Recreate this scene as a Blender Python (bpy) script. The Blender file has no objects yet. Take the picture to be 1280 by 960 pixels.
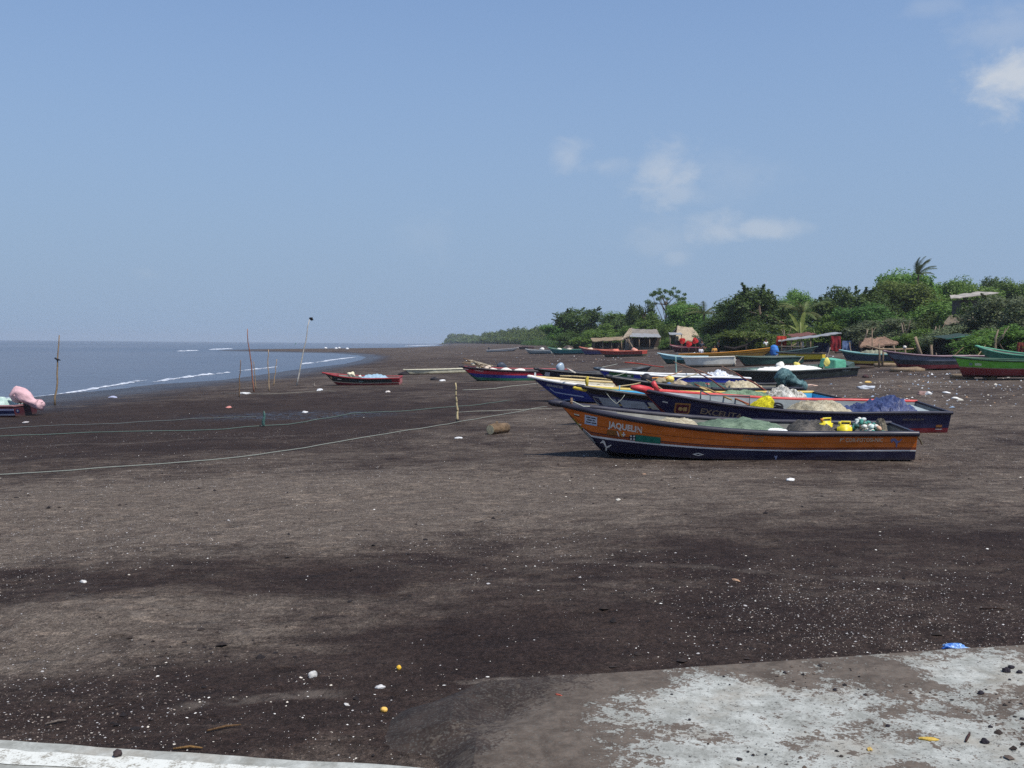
import bpy, bmesh, math, random
import numpy as np
from mathutils import Vector, Matrix, noise as mnoise
R = math.radians
rng = np.random.default_rng(7)
random.seed(7)
S = bpy.context.scene
COL = S.collection

# ------------------------------------------------------------------ camera
CAM_H, FPX, PITCH, ROLL = 2.2, 1230.0, R(2.35), R(0.47)
cam_d = bpy.data.cameras.new('camera')
cam = bpy.data.objects.new('camera', cam_d)
COL.objects.link(cam)
CAM_R = Matrix.Rotation(R(90) - PITCH, 4, 'X') @ Matrix.Rotation(ROLL, 4, 'Z')
cam.matrix_world = Matrix.Translation((0, 0, CAM_H)) @ CAM_R
cam_d.sensor_width = 36.0
cam_d.lens = 36.0 * FPX / 1280.0
cam_d.clip_start, cam_d.clip_end = 0.1, 30000
S.camera = cam

# ------------------------------------------------------------------ sky, sun, exposure
SUN = Vector((0.38, -0.36, 0.87)).normalized()
S.view_settings.view_transform = 'Standard'
S.view_settings.look = 'None'
S.view_settings.gamma = 1
S.view_settings.use_curve_mapping = False
S.view_settings.exposure = EXPOSURE = 0.25
W = bpy.data.worlds.new('World'); S.world = W; W.use_nodes = True
SKY_STRENGTH = 0.095

def pix_dir(px, py):
    v = CAM_R @ Vector(((px - 640) / FPX, -(py - 480) / FPX, -1, 0))
    return Vector(v[:3]).normalized()

def build_world():
    nt = W.node_tree; n = nt.nodes; l = nt.links; n.clear()
    out = n.new('ShaderNodeOutputWorld'); bg = n.new('ShaderNodeBackground')
    sky = n.new('ShaderNodeTexSky'); sky.sky_type = 'NISHITA'; sky.sun_disc = False
    sky.sun_elevation = math.asin(SUN.z); sky.sun_rotation = math.atan2(SUN.x, SUN.y)
    sky.altitude = 0; sky.air_density = 1.2; sky.dust_density = 0.5; sky.ozone_density = 2.0
    bg.inputs['Strength'].default_value = SKY_STRENGTH
    tc = n.new('ShaderNodeTexCoord')
    def math_n(op, a, b=None, c=None, clamp=False):
        m = n.new('ShaderNodeMath'); m.operation = op; m.use_clamp = clamp
        for i, x in enumerate((a, b, c)):
            if x is None: continue
            if isinstance(x, (int, float)): m.inputs[i].default_value = x
            else: l.new(x, m.inputs[i])
        return m.outputs[0]
    def dot(v):
        m = n.new('ShaderNodeVectorMath'); m.operation = 'DOT_PRODUCT'
        l.new(tc.outputs['Generated'], m.inputs[0]); m.inputs[1].default_value = v
        return m.outputs['Value']
    def nz(scale, det, rough=.55, dist=0.0):
        t = n.new('ShaderNodeTexNoise'); t.inputs['Scale'].default_value = scale
        t.inputs['Detail'].default_value = det; t.inputs['Roughness'].default_value = rough
        t.inputs['Distortion'].default_value = dist
        mp = n.new('ShaderNodeMapping'); mp.inputs['Scale'].default_value = (1, 1, 1.5)
        l.new(tc.outputs['Generated'], mp.inputs['Vector']); l.new(mp.outputs[0], t.inputs['Vector'])
        return t.outputs['Fac']
    n1 = nz(19, 9, .6, .35)
    n2 = nz(45, 5, .6)
    nsum = math_n('ADD', math_n('MULTIPLY', n1, .7), math_n('MULTIPLY', n2, .3))
    # cumulus puffs: where they stand in the sky, their angular half sizes, how dense
    puffs = [(712, 197, 26, 20, .30), (760, 208, 55, 15, .20), (826, 218, 44, 36, .46), (846, 240, 30, 16, .30),
             (925, 222, 60, 34, .10), (900, 290, 44, 22, .38), (950, 288, 52, 15, .40), (985, 285, 30, 10, .25),
             (820, 300, 50, 26, .13), (846, 322, 24, 12, .20), (1268, 98, 54, 34, .80), (1250, 40, 50, 30, .22),
             (530, 300, 40, 36, .06), (1400, 90, 70, 60, .6), (183, 342, 22, 10, .08), (1160, 8, 40, 12, .15)]
    tot = None
    for px, py, rx, ry, op in puffs:
        c = pix_dir(px, py)
        e1 = c.cross(Vector((0, 0, 1))).normalized(); e2 = e1.cross(c).normalized()
        d0, d1, d2 = dot(c), dot(e1), dot(e2)
        a = math_n('DIVIDE', d1, rx * 1.3 / FPX); b = math_n('DIVIDE', d2, ry * 1.3 / FPX)
        r2 = math_n('ADD', math_n('MULTIPLY', a, a), math_n('MULTIPLY', b, b))
        m = math_n('SUBTRACT', 1.0, math_n('SQRT', r2))
        dens = math_n('ADD', m, math_n('MULTIPLY', math_n('SUBTRACT', nsum, .5), 2.6))
        mr = n.new('ShaderNodeMapRange'); mr.interpolation_type = 'SMOOTHSTEP'
        l.new(dens, mr.inputs[0]); mr.inputs[1].default_value = .02; mr.inputs[2].default_value = .95
        mr.inputs[3].default_value = 0; mr.inputs[4].default_value = op
        f = math_n('MULTIPLY', mr.outputs[0], math_n('GREATER_THAN', d0, 0.0))
        tot = f if tot is None else math_n('MAXIMUM', tot, f)
    hs = n.new('ShaderNodeHueSaturation'); hs.inputs['Saturation'].default_value = SKY_SAT
    l.new(sky.outputs[0], hs.inputs['Color'])
    tint = n.new('ShaderNodeMix'); tint.data_type = 'RGBA'; tint.blend_type = 'MULTIPLY'
    tint.inputs[0].default_value = 1; l.new(hs.outputs[0], tint.inputs[6]); tint.inputs[7].default_value = (*SKY_TINT, 1)
    # sea air whitens the sky low down
    sp = n.new('ShaderNodeSeparateXYZ'); l.new(tc.outputs['Generated'], sp.inputs[0])
    mr = n.new('ShaderNodeMapRange'); mr.interpolation_type = 'SMOOTHSTEP'; l.new(sp.outputs[2], mr.inputs[0])
    mr.inputs[1].default_value = .60; mr.inputs[2].default_value = -.05; mr.inputs[3].default_value = .15; mr.inputs[4].default_value = .98
    air = n.new('ShaderNodeMix'); air.data_type = 'RGBA'; l.new(mr.outputs[0], air.inputs[0]); l.new(tint.outputs[2], air.inputs[6]); air.inputs[7].default_value = AIR_COL
    mix = n.new('ShaderNodeMix'); mix.data_type = 'RGBA'
    l.new(tot, mix.inputs[0]); l.new(air.outputs[2], mix.inputs[6])
    mix.inputs[7].default_value = CLOUD_COL
    l.new(mix.outputs[2], bg.inputs['Color']); l.new(bg.outputs[0], out.inputs['Surface'])
AIR_COL = (2.50, 3.50, 5.08, 1)
SKY_SAT, SKY_TINT, CLOUD_COL = 1.0, (.84, 1.0, 1.26), (5.6, 5.9, 6.3, 1)
build_world()
sd_ = bpy.data.lights.new('sun', 'SUN'); sd_.energy = 3.9; sd_.angle = R(.53); sd_.color = (1, .955, .89)
sun = bpy.data.objects.new('sun', sd_); COL.objects.link(sun)
sun.rotation_euler = SUN.to_track_quat('Z', 'Y').to_euler()
S.cycles.max_bounces = 6; S.cycles.transparent_max_bounces = 8
S.cycles.volume_bounces = 0
S.cycles.use_denoising = False

# ------------------------------------------------------------------ helpers
def srgb(r, g, b):
    f = lambda c: (c / 255) / 12.92 if c / 255 <= .04045 else (((c / 255) + .055) / 1.055) ** 2.4
    return (f(r), f(g), f(b))

class NT:
    """small node helper"""
    def __init__(s, name):
        s.m = bpy.data.materials.new(name); s.m.use_nodes = True
        s.n = s.m.node_tree.nodes; s.l = s.m.node_tree.links
        s.b = s.n['Principled BSDF']; s.out = s.n['Material Output']
    def put(s, sock, x):
        if x is None: return
        if hasattr(x, 'is_output') or hasattr(x, 'links'): s.l.new(x, sock)
        elif isinstance(x, (tuple, list)) and len(x) == 3 and sock.type == 'RGBA': sock.default_value = (*x, 1)
        else: sock.default_value = x
    def math(s, op, a, b=None, c=None, clamp=False):
        m = s.n.new('ShaderNodeMath'); m.operation = op; m.use_clamp = clamp
        for i, x in enumerate((a, b, c)): s.put(m.inputs[i], x)
        return m.outputs[0]
    def noise(s, scale, det=4, rough=.55, vec=None, dist=0.0):
        t = s.n.new('ShaderNodeTexNoise'); t.inputs['Scale'].default_value = scale
        t.inputs['Detail'].default_value = det; t.inputs['Roughness'].default_value = rough
        t.inputs['Distortion'].default_value = dist
        if vec is not None: s.l.new(vec, t.inputs['Vector'])
        return t.outputs['Fac']
    def voro(s, scale, vec=None, feat='F1', out='Distance'):
        t = s.n.new('ShaderNodeTexVoronoi'); t.feature = feat; t.inputs['Scale'].default_value = scale
        if vec is not None: s.l.new(vec, t.inputs['Vector'])
        return t.outputs[out]
    def ramp(s, x, a, b, lo=0.0, hi=1.0):
        m = s.n.new('ShaderNodeMapRange'); m.interpolation_type = 'SMOOTHSTEP'
        s.put(m.inputs[0], x); m.inputs[1].default_value = a; m.inputs[2].default_value = b
        m.inputs[3].default_value = lo; m.inputs[4].default_value = hi
        return m.outputs[0]
    def mix(s, f, a, b, blend='MIX'):
        m = s.n.new('ShaderNodeMix'); m.data_type = 'RGBA'; m.blend_type = blend
        s.put(m.inputs[0], f); s.put(m.inputs[6], a); s.put(m.inputs[7], b)
        return m.outputs[2]
    def pos(s): return s.n.new('ShaderNodeNewGeometry').outputs['Position']
    def obj(s): return s.n.new('ShaderNodeTexCoord').outputs['Object']
    def mapping(s, vec, scale=(1, 1, 1), rot=(0, 0, 0), loc=(0, 0, 0)):
        m = s.n.new('ShaderNodeMapping'); s.l.new(vec, m.inputs['Vector'])
        m.inputs['Scale'].default_value = scale; m.inputs['Rotation'].default_value = rot; m.inputs['Location'].default_value = loc
        return m.outputs[0]
    def sep(s, vec):
        x = s.n.new('ShaderNodeSeparateXYZ'); s.l.new(vec, x.inputs[0]); return x.outputs
    def bump(s, h, strength=.4, dist=.02, normal=None):
        b = s.n.new('ShaderNodeBump'); b.inputs['Strength'].default_value = strength; b.inputs['Distance'].default_value = dist
        s.l.new(h, b.inputs['Height'])
        if normal is not None: s.l.new(normal, b.inputs['Normal'])
        return b.outputs[0]
    def set(s, color=None, rough=None, normal=None, spec=None, metal=None):
        s.put(s.b.inputs['Base Color'], color); s.put(s.b.inputs['Roughness'], rough)
        s.put(s.b.inputs['Specular IOR Level'], spec); s.put(s.b.inputs['Metallic'], metal)
        if normal is not None: s.l.new(normal, s.b.inputs['Normal'])
        return s.m

_mc = {}
def paint(rgb, wear=.25, rough=.5, name=None):
    """sun-faded, scuffed boat paint"""
    key = ('p', rgb, wear, rough)
    if key in _mc: return _mc[key]
    t = NT(name or 'weathered_paint'); v = t.obj(); c = srgb(*rgb)
    lo = tuple(x * (1 - .5 * wear) for x in c)
    hi = tuple(min(1, x * (1 + .3 * wear) + .05 * wear) for x in c)
    col = t.mix(t.ramp(t.noise(3.2, 6, .65, t.mapping(v, (1, 1, 3))), .35, .68), lo, hi)
    sc = t.ramp(t.noise(9, 7, .7, t.mapping(v, (.5, .5, 2.4))), .62, .74, 0, .55 * wear)
    col = t.mix(sc, col, srgb(150, 140, 128))
    dirt = t.ramp(t.noise(5, 6, .7, t.mapping(v, (1.5, 1.5, .4))), .55, .8, 0, .5 * wear)
    col = t.mix(dirt, col, srgb(62, 52, 44))
    zz = t.sep(v)[2]; mud = t.ramp(t.math('ADD', zz, t.math('MULTIPLY', t.noise(7, 6, .7, v), .22)), .30, .12, 0, .75)
    col = t.mix(mud, col, srgb(74, 63, 56))
    chip = t.ramp(t.noise(26, 5, .75, t.mapping(v, (.35, .5, 1.6))), .66, .70, 0, .8 * wear)
    col = t.mix(chip, col, srgb(168, 160, 148))
    nb = t.bump(t.noise(22, 4), .12, .01)
    _mc[key] = t.set(col, t.ramp(t.noise(6, 3), .3, .7, rough - .1, rough + .15), nb, .4)
    return _mc[key]

def plain(rgb, rough=.7, var=.2, scale=8, bump=.2, name='plain_surface', spec=.3):
    key = ('q', rgb, rough, var, scale, bump)
    if key in _mc: return _mc[key]
    t = NT(name); v = t.obj(); c = srgb(*rgb)
    f = t.noise(scale, 6, .62, v)
    col = t.mix(t.ramp(f, .3, .7), tuple(x * (1 - var) for x in c), tuple(min(1, x * (1 + var)) for x in c))
    _mc[key] = t.set(col, rough, t.bump(t.noise(scale * 3, 5, .6, v), bump, .02), spec)
    return _mc[key]

def wood(rgb, name='bleached_wood'):
    key = ('w', rgb)
    if key in _mc: return _mc[key]
    t = NT(name); v = t.obj(); c = srgb(*rgb)
    g = t.noise(9, 6, .65, t.mapping(v, (6, 6, .8)))
    col = t.mix(t.ramp(g, .3, .72), tuple(x * .5 for x in c), tuple(min(1, x * 1.3) for x in c))
    col = t.mix(t.ramp(t.noise(3, 4, .6, v), .5, .7, 0, .5), col, tuple(x * .35 for x in c))
    _mc[key] = t.set(col, .85, t.bump(g, .5, .02), .2)
    return _mc[key]

def net_mat(a, b, name='fishing_net', cell=26):
    key = ('n', a, b, cell)
    if key in _mc: return _mc[key]
    t = NT(name); v = t.obj()
    big = t.noise(2.6, 5, .6, v, .6); folds = t.noise(9, 6, .65, t.mapping(v, (1, 2.4, 1)), .8)
    f = t.math('ADD', t.math('MULTIPLY', big, .5), t.math('MULTIPLY', folds, .5))
    col = t.mix(t.ramp(f, .38, .62), srgb(*a), srgb(*b))
    vd = t.voro(cell, v, 'DISTANCE_TO_EDGE')
    col = t.mix(t.ramp(vd, .02, .09, .35, 0), col, tuple(x * .35 for x in srgb(*a)))
    nb = t.bump(folds, .8, .05); nb = t.bump(vd, .4, .012, nb)
    _mc[key] = t.set(col, .9, nb, .15)
    return _mc[key]

def tag(o, label=None, cat=None, group=None, kind=None):
    if label: o['label'] = label
    if cat: o['category'] = cat
    if group: o['group'] = group
    if kind: o['kind'] = kind
    return o

def empty(name, M=None):
    o = bpy.data.objects.new(name, None); COL.objects.link(o)
    o.empty_display_size = .2
    if M is not None: o.matrix_world = M
    return o

def mesh(name, V, F, mats, parent=None, smooth=False, mi=None, M=None):
    me = bpy.data.meshes.new(name)
    me.from_pydata([tuple(v) for v in V], [], [tuple(f) for f in F])
    for m in (mats if isinstance(mats, (list, tuple)) else [mats]): me.materials.append(m)
    if mi is not None: me.polygons.foreach_set('material_index', mi)
    if smooth: me.polygons.foreach_set('use_smooth', [True] * len(me.polygons))
    me.update()
    o = bpy.data.objects.new(name, me); COL.objects.link(o)
    if parent is not None: o.parent = parent
    if M is not None:
        if parent is None: o.matrix_world = M
        else: o.matrix_local = M
    return o

def recalc(o):
    bm = bmesh.new(); bm.from_mesh(o.data)
    bmesh.ops.recalc_face_normals(bm, faces=bm.faces); bm.to_mesh(o.data); bm.free()
    return o

def fromarr(name, V, loops, nper, mats, parent=None, M=None):
    """fast build: V (n,3), faces all with nper corners"""
    me = bpy.data.meshes.new(name); nv = len(V); nf = len(loops) // nper
    me.vertices.add(nv); me.vertices.foreach_set('co', np.asarray(V, np.float32).ravel())
    me.loops.add(nf * nper); me.loops.foreach_set('vertex_index', np.asarray(loops, np.int32).ravel())
    me.polygons.add(nf); me.polygons.foreach_set('loop_start', np.arange(0, nf * nper, nper, dtype=np.int32))
    me.polygons.foreach_set('loop_total', np.full(nf, nper, np.int32))
    for m in (mats if isinstance(mats, (list, tuple)) else [mats]): me.materials.append(m)
    me.update(calc_edges=True); me.validate()
    o = bpy.data.objects.new(name, me); COL.objects.link(o)
    if parent is not None: o.parent = parent
    if M is not None:
        if parent is None: o.matrix_world = M
        else: o.matrix_local = M
    return o

class MB:
    """collects shapes into one mesh"""
    def __init__(s): s.V = []; s.F = []; s.I = []
    def add(s, V, F, mi=0):
        b = len(s.V); s.V += [tuple(v) for v in V]; s.F += [tuple(i + b for i in f) for f in F]; s.I += [mi] * len(F)
    def box(s, c, d, M=None, mi=0, taper=1.0):
        x, y, z = (k / 2 for k in d)
        V = [Vector((sx * x * (taper if sz > 0 else 1), sy * y * (taper if sz > 0 else 1), sz * z)) for sz in (-1, 1) for sy in (-1, 1) for sx in (-1, 1)]
        if M is not None: V = [M @ v for v in V]
        V = [v + Vector(c) for v in V]
        s.add(V, [(0, 2, 3, 1), (4, 5, 7, 6), (0, 1, 5, 4), (2, 6, 7, 3), (0, 4, 6, 2), (1, 3, 7, 5)], mi)
    def tube(s, pts, rad, seg=8, mi=0, flat=1.0, caps=True):
        pts = [Vector(p) for p in pts]; n = len(pts)
        if not isinstance(rad, (list, tuple)): rad = [rad] * n
        V = []; up0 = Vector((0, 0, 1))
        for i, p in enumerate(pts):
            d = (pts[min(i + 1, n - 1)] - pts[max(i - 1, 0)]).normalized()
            u = up0 if abs(d.z) < .95 else Vector((0, 1, 0))
            a = d.cross(u).normalized(); b = a.cross(d).normalized()
            for k in range(seg):
                t = 2 * math.pi * k / seg
                V.append(p + a * (math.cos(t) * rad[i]) + b * (math.sin(t) * rad[i] * flat))
        F = [(i * seg + k, i * seg + (k + 1) % seg, (i + 1) * seg + (k + 1) % seg, (i + 1) * seg + k) for i in range(n - 1) for k in range(seg)]
        if caps: F += [tuple(range(seg)), tuple((n - 1) * seg + k for k in reversed(range(seg)))]
        s.add(V, F, mi)
    def build(s, name, mats, parent=None, smooth=False, M=None):
        return recalc(mesh(name, s.V, s.F, mats, parent, smooth, s.I, M))

def bevel(o, w=.01, seg=2):
    bm = bmesh.new(); bm.from_mesh(o.data)
    bmesh.ops.bevel(bm, geom=list(bm.edges), offset=w, segments=seg, affect='EDGES', clamp_overlap=True)
    bm.to_mesh(o.data); bm.free(); return o

def rand_rock(name, M, r, mats, seed, flat=.6, parent=None, sub=2, amp=.35):
    bm = bmesh.new(); bmesh.ops.create_icosphere(bm, subdivisions=sub, radius=1)
    for v in bm.verts:
        k = 1 + amp * mnoise.noise(v.co * 1.4 + Vector((seed * 3.1, seed, 0)))
        v.co = Vector((v.co.x * r[0] * k, v.co.y * r[1] * k, v.co.z * r[2] * k))
    me = bpy.data.meshes.new(name); bm.to_mesh(me); bm.free(); me.materials.append(mats)
    me.polygons.foreach_set('use_smooth', [True] * len(me.polygons))
    o = bpy.data.objects.new(name, me); COL.objects.link(o)
    if parent: o.parent = parent
    if M is not None: o.matrix_world = M
    return o

# ------------------------------------------------------------------ the lie of the land
WATER = -0.70
def ray(px, py):
    return pix_dir(px, py)
def on_plane(px, py, z):
    d = ray(px, py); t = (z - CAM_H) / d.z
    return Vector((0, 0, CAM_H)) + d * t
_pl = [(0, 500), (100, 491), (200, 480), (280, 475), (370, 462), (430, 455), (452, 449.8), (458, 446.6), (447, 444), (418, 441.6),
       (330, 440.0), (270, 438.6), (285, 437.0), (360, 436.4), (450, 435.8), (500, 434.9), (545, 432.6), (557, 430.9)]
SHORE = [(-27, -150)] + [(-26.5, 10)] + [tuple(on_plane(x, y, WATER)[:2]) for x, y in _pl] + [(-260, 3200), (-300, 9000), (9000, 9000), (9000, -150)]
VEG = [(75, -150), (62, 20), (47, 50), (39, 75), (34, 100), (24, 130), (16, 170), (12, 220), (2, 400), (-50, 900), (-150, 2000), (-250, 6000)]
def seg_dist(P, poly, closed):
    P = np.asarray(P, float); d = np.full(len(P), 1e12)
    n = len(poly)
    for i in range(n if closed else n - 1):
        a = np.array(poly[i], float); b = np.array(poly[(i + 1) % n], float); ab = b - a
        t = np.clip(((P - a) @ ab) / (ab @ ab), 0, 1)
        q = P - (a + t[:, None] * ab)
        d = np.minimum(d, np.einsum('ij,ij->i', q, q))
    return np.sqrt(d)
def inside(P, poly):
    P = np.asarray(P, float); x, y = P[:, 0], P[:, 1]; c = np.zeros(len(P), bool); n = len(poly)
    for i in range(n):
        (x1, y1), (x2, y2) = poly[i], poly[(i + 1) % n]
        if y1 == y2: continue
        k = ((y1 > y) != (y2 > y)) & (x < (x2 - x1) * (y - y1) / (y2 - y1) + x1)
        c ^= k
    return c
_lat = rng.random((256, 256))
def vnoise(x, y):
    xi = np.floor(x).astype(int); yi = np.floor(y).astype(int); fx = x - xi; fy = y - yi
    fx = fx * fx * (3 - 2 * fx); fy = fy * fy * (3 - 2 * fy); g = lambda a, b: _lat[a & 255, b & 255]
    return (g(xi, yi) * (1 - fx) + g(xi + 1, yi) * fx) * (1 - fy) + (g(xi, yi + 1) * (1 - fx) + g(xi + 1, yi + 1) * fx) * fy
VEGPOLY = VEG + [(9000, 6000), (9000, -150)]
_sx = [0, .05, .2, .35, .5, .62, .8, 1]
_sz = [-.70, -.58, -.26, 0, .09, .46, .95, 1.6]
def heights(P):
    P = np.asarray(P, float)
    dsh = seg_dist(P, SHORE, True); ins = inside(P, SHORE)
    dv = seg_dist(P, VEG, False); inv = inside(P, VEGPOLY)
    s = np.where(ins, dsh / (dsh + dv + 1e-6), 0)
    z = np.interp(s, _sx, _sz)
    z = np.where(ins, np.minimum(z, WATER + .06 * dsh), WATER - np.minimum(.05 * dsh, 2.5))
    z = np.where(inv, 1.6 + np.minimum(.02 * dv, 1.5), z)
    r = np.hypot(P[:, 0], P[:, 1])
    x, y = P[:, 0], P[:, 1]
    amp = np.clip(1 - r / 90, 0, 1)
    z = z + amp * ((vnoise(x * .55 + 9, y * .55) - .5) * .07 + (vnoise(x * 1.9, y * 1.9 + 5) - .5) * .030 + (vnoise(x * 5.3 + 3, y * 5.3) - .5) * .012)
    # the sand drops a little under the concrete
    under = (y < 6.0 + .22 * np.clip(x, 0, 20)) & (x > -.45) & (y > -5)
    z = np.where(under, np.minimum(z, -.035), z)
    return z
def gz(x, y): return float(heights([(x, y)])[0])
def at(px, py):
    """the point of the beach seen at this place of the photograph"""
    d = ray(px, py); ts = np.geomspace(2.5, 4000, 900)
    P = np.array([(d.x * t, d.y * t) for t in ts]); zr = CAM_H + d.z * ts
    k = np.nonzero(zr < heights(P))[0]
    i = int(k[0]) if len(k) else len(ts) - 1
    a, b = ts[max(i - 1, 0)], ts[i]
    for _ in range(24):
        m = (a + b) / 2
        if CAM_H + d.z * m < gz(d.x * m, d.y * m): b = m
        else: a = m
    return Vector((d.x * b, d.y * b, gz(d.x * b, d.y * b)))
def at_depth(px, py, Y):
    d = ray(px, py); t = Y / d.y
    return Vector((0, 0, CAM_H)) + d * t

# ------------------------------------------------------------------ beach, sea, far water edge
def polar(r0, r1, q, front, back):
    rs = [r0]
    while rs[-1] < r1: rs.append(rs[-1] * q)
    th = np.concatenate([np.arange(-front, front + 1e-6, .28), np.arange(front + 3, 360 - front, back)])
    th = np.radians(th); rs = np.array(rs)
    x = np.outer(rs, np.sin(th)).ravel(); y = np.outer(rs, np.cos(th)).ravel()
    nt = len(th); nr = len(rs)
    i, j = np.meshgrid(np.arange(nr - 1), np.arange(nt), indexing='ij'); j2 = (j + 1) % nt
    F = np.stack([i * nt + j, (i + 1) * nt + j, (i + 1) * nt + j2, i * nt + j2], -1).reshape(-1)
    return x, y, F[::1], nt
def sand_material():
    t = NT('volcanic_sand'); p = t.pos(); x, y, z = t.sep(p)[:3]
    n1 = t.noise(.16, 6, .6, p, .4); n2 = t.noise(.75, 7, .66, p, .3); n3 = t.noise(4.5, 6, .7, p, .6)
    n4 = t.noise(70, 4, .7, p); n5 = t.noise(230, 2, .7, p)
    # dry, pale drifts and damp dark stretches of sand: (x, y, rx, ry, turn, weight)
    zones = [(150, 640, 5.5, 3.2, 10, .30), (90, 790, 3.2, 1.1, 8, .36), (520, 625, 6, 3.6, 0, .22), (60, 700, 2.2, .5, 4, .1), (900, 610, 7, 2.6, 0, .16),
             (1000, 720, 5.0, 2.4, 5, -.20), (330, 720, 2.2, .9, 5, -.18), (350, 890, 2.6, .8, -4, -.24), (560, 800, 2.6, 1.2, 0, -.2), (900, 800, 4, .8, 5, -.16),
             (60, 545, 10, 7, 20, -.42), (230, 520, 9, 10, 30, -.36), (420, 500, 12, 14, 0, -.14), (700, 520, 12, 5, 0, .10), (1150, 520, 12, 8, 0, .12), (600, 450, 25, 35, 0, -.10), (1100, 480, 10, 8, 0, .08)]
    acc = t.math('ADD', t.math('MULTIPLY', t.math('SUBTRACT', n1, .5), 1.0), t.math('MULTIPLY', t.math('SUBTRACT', n2, .5), .95))
    acc = t.math('ADD', acc, t.math('MULTIPLY', t.math('SUBTRACT', n3, .5), .35))
    for px, py, rx, ry, rot, w in zones:
        c = at(px, py); ca, sa = math.cos(R(rot)), math.sin(R(rot))
        dx = t.math('SUBTRACT', x, c.x); dy = t.math('SUBTRACT', y, c.y)
        u = t.math('DIVIDE', t.math('ADD', t.math('MULTIPLY', dx, ca), t.math('MULTIPLY', dy, sa)), rx)
        v = t.math('DIVIDE', t.math('SUBTRACT', t.math('MULTIPLY', dy, ca), t.math('MULTIPLY', dx, sa)), ry)
        d = t.math('ADD', t.math('MULTIPLY', u, u), t.math('MULTIPLY', v, v))
        acc = t.math('ADD', acc, t.ramp(d, 1.6, .1, 0, w))
    acc = t.math('ADD', acc, t.math('MULTIPLY', t.math('SUBTRACT', t.noise(1.9, 8, .72, t.mapping(p, (.55, 1.5, 1), (0, 0, .12)), .8), .5), 1.15))
    dry = t.ramp(acc, -.34, .44)
    dry = t.math('ADD', t.math('MULTIPLY', dry, .9), t.math('MULTIPLY', t.ramp(acc, .12, .2), .1))
    grain = t.math('ADD', t.math('MULTIPLY', n4, .6), t.math('MULTIPLY', n5, .4))
    damp = t.mix(t.ramp(n2, .3, .7), SAND_DAMP[0], SAND_DAMP[1])
    pale = t.mix(t.ramp(n3, .3, .7), SAND_DRY[0], SAND_DRY[1])
    col = t.mix(dry, damp, pale)
    col = t.mix(t.ramp(grain, .3, .72), t.mix(1.0, col, (.62, .60, .60), 'MULTIPLY'), t.mix(1.0, col, (1.42, 1.40, 1.36), 'MULTIPLY'))
    g6 = t.noise(21, 3, .75, t.mapping(p, (1, .8, 1))); g7 = t.noise(48, 2, .8, p)
    col = t.mix(t.ramp(g6, .34, .66), t.mix(1.0, col, (.70, .69, .68), 'MULTIPLY'), t.mix(1.0, col, (1.26, 1.25, 1.23), 'MULTIPLY'))
    col = t.mix(t.ramp(g7, .34, .66), t.mix(1.0, col, (.72, .72, .71), 'MULTIPLY'), t.mix(1.0, col, (1.26, 1.26, 1.25), 'MULTIPLY'))
    # crisp-edged crusts, scuffs and prints
    c1 = t.noise(3.1, 9, .72, t.mapping(p, (.7, 1.7, 1)), .5); c2 = t.noise(7.5, 8, .74, t.mapping(p, (.8, 1.5, 1), (0, 0, .2)), .4)
    col = t.mix(t.math('MULTIPLY', t.ramp(c1, .565, .60), t.ramp(acc, -.35, .25, .35, .85)), col, t.mix(1.0, col, (1.6, 1.57, 1.52), 'MULTIPLY'))
    col = t.mix(t.ramp(c2, .60, .64, 0, .55), col, t.mix(1.0, col, (.5, .48, .47), 'MULTIPLY'))
    col = t.mix(t.ramp(c1, .42, .39, 0, .7), col, t.mix(1.0, col, (.62, .60, .59), 'MULTIPLY'))
    # drag marks and low ridges of drier sand left by hulls and feet
    for (x0, y0), (x1, y1), wd, st in (((560, 856), (735, 843), .06, .8), ((210, 888), (440, 862), .12, .55), ((60, 742), (200, 775), .10, .4), ((180, 748), (330, 800), .07, .4), ((0, 830), (250, 800), .14, .25), ((560, 640), (1280, 610), .25, .25), ((700, 700), (1280, 740), .12, .3), ((300, 600), (760, 566), .18, .35), ((0, 560), (420, 543), .22, .35), ((430, 655), (660, 640), .10, -.4), ((880, 670), (1240, 655), .10, -.4)):
        a, b = at(x0, y0), at(x1, y1); L = math.hypot(b.x - a.x, b.y - a.y); ux, uy = (b.x - a.x) / L, (b.y - a.y) / L
        dx = t.math('SUBTRACT', x, a.x); dy = t.math('SUBTRACT', y, a.y)
        al = t.math('DIVIDE', t.math('ADD', t.math('MULTIPLY', dx, ux), t.math('MULTIPLY', dy, uy)), L)
        ac = t.math('ABSOLUTE', t.math('ADD', t.math('SUBTRACT', t.math('MULTIPLY', dy, ux), t.math('MULTIPLY', dx, uy)), t.math('MULTIPLY', t.math('SUBTRACT', n2, .5), wd * 5)))
        m = t.math('MULTIPLY', t.ramp(ac, wd, wd * .2), t.ramp(t.math('ABSOLUTE', t.math('SUBTRACT', al, .5)), .52, .34))
        m = t.math('MULTIPLY', m, t.ramp(n3, .36, .58, 0, abs(st)))
        col = t.mix(m, col, srgb(116, 106, 96) if st > 0 else srgb(38, 31, 29))
    # pale shell grit mixed through the drier sand
    gr = t.math('MULTIPLY', t.ramp(t.voro(34, p), .16, .10), t.ramp(t.noise(9, 3, .6, p), .48, .66))
    col = t.mix(t.math('MULTIPLY', gr, t.ramp(acc, -.1, .3, .05, .55)), col, (.42, .40, .36))
    # dark weed and soot crumbs
    cr = t.math('MULTIPLY', t.ramp(t.noise(13, 5, .75, p), .64, .70), .75)
    col = t.mix(cr, col, (.010, .009, .009))
    # swash: wet sand close to the water
    wet = t.ramp(t.math('ADD', z, t.math('MULTIPLY', t.math('SUBTRACT', n2, .5), .12)), WATER + .34, WATER + .10)
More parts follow.
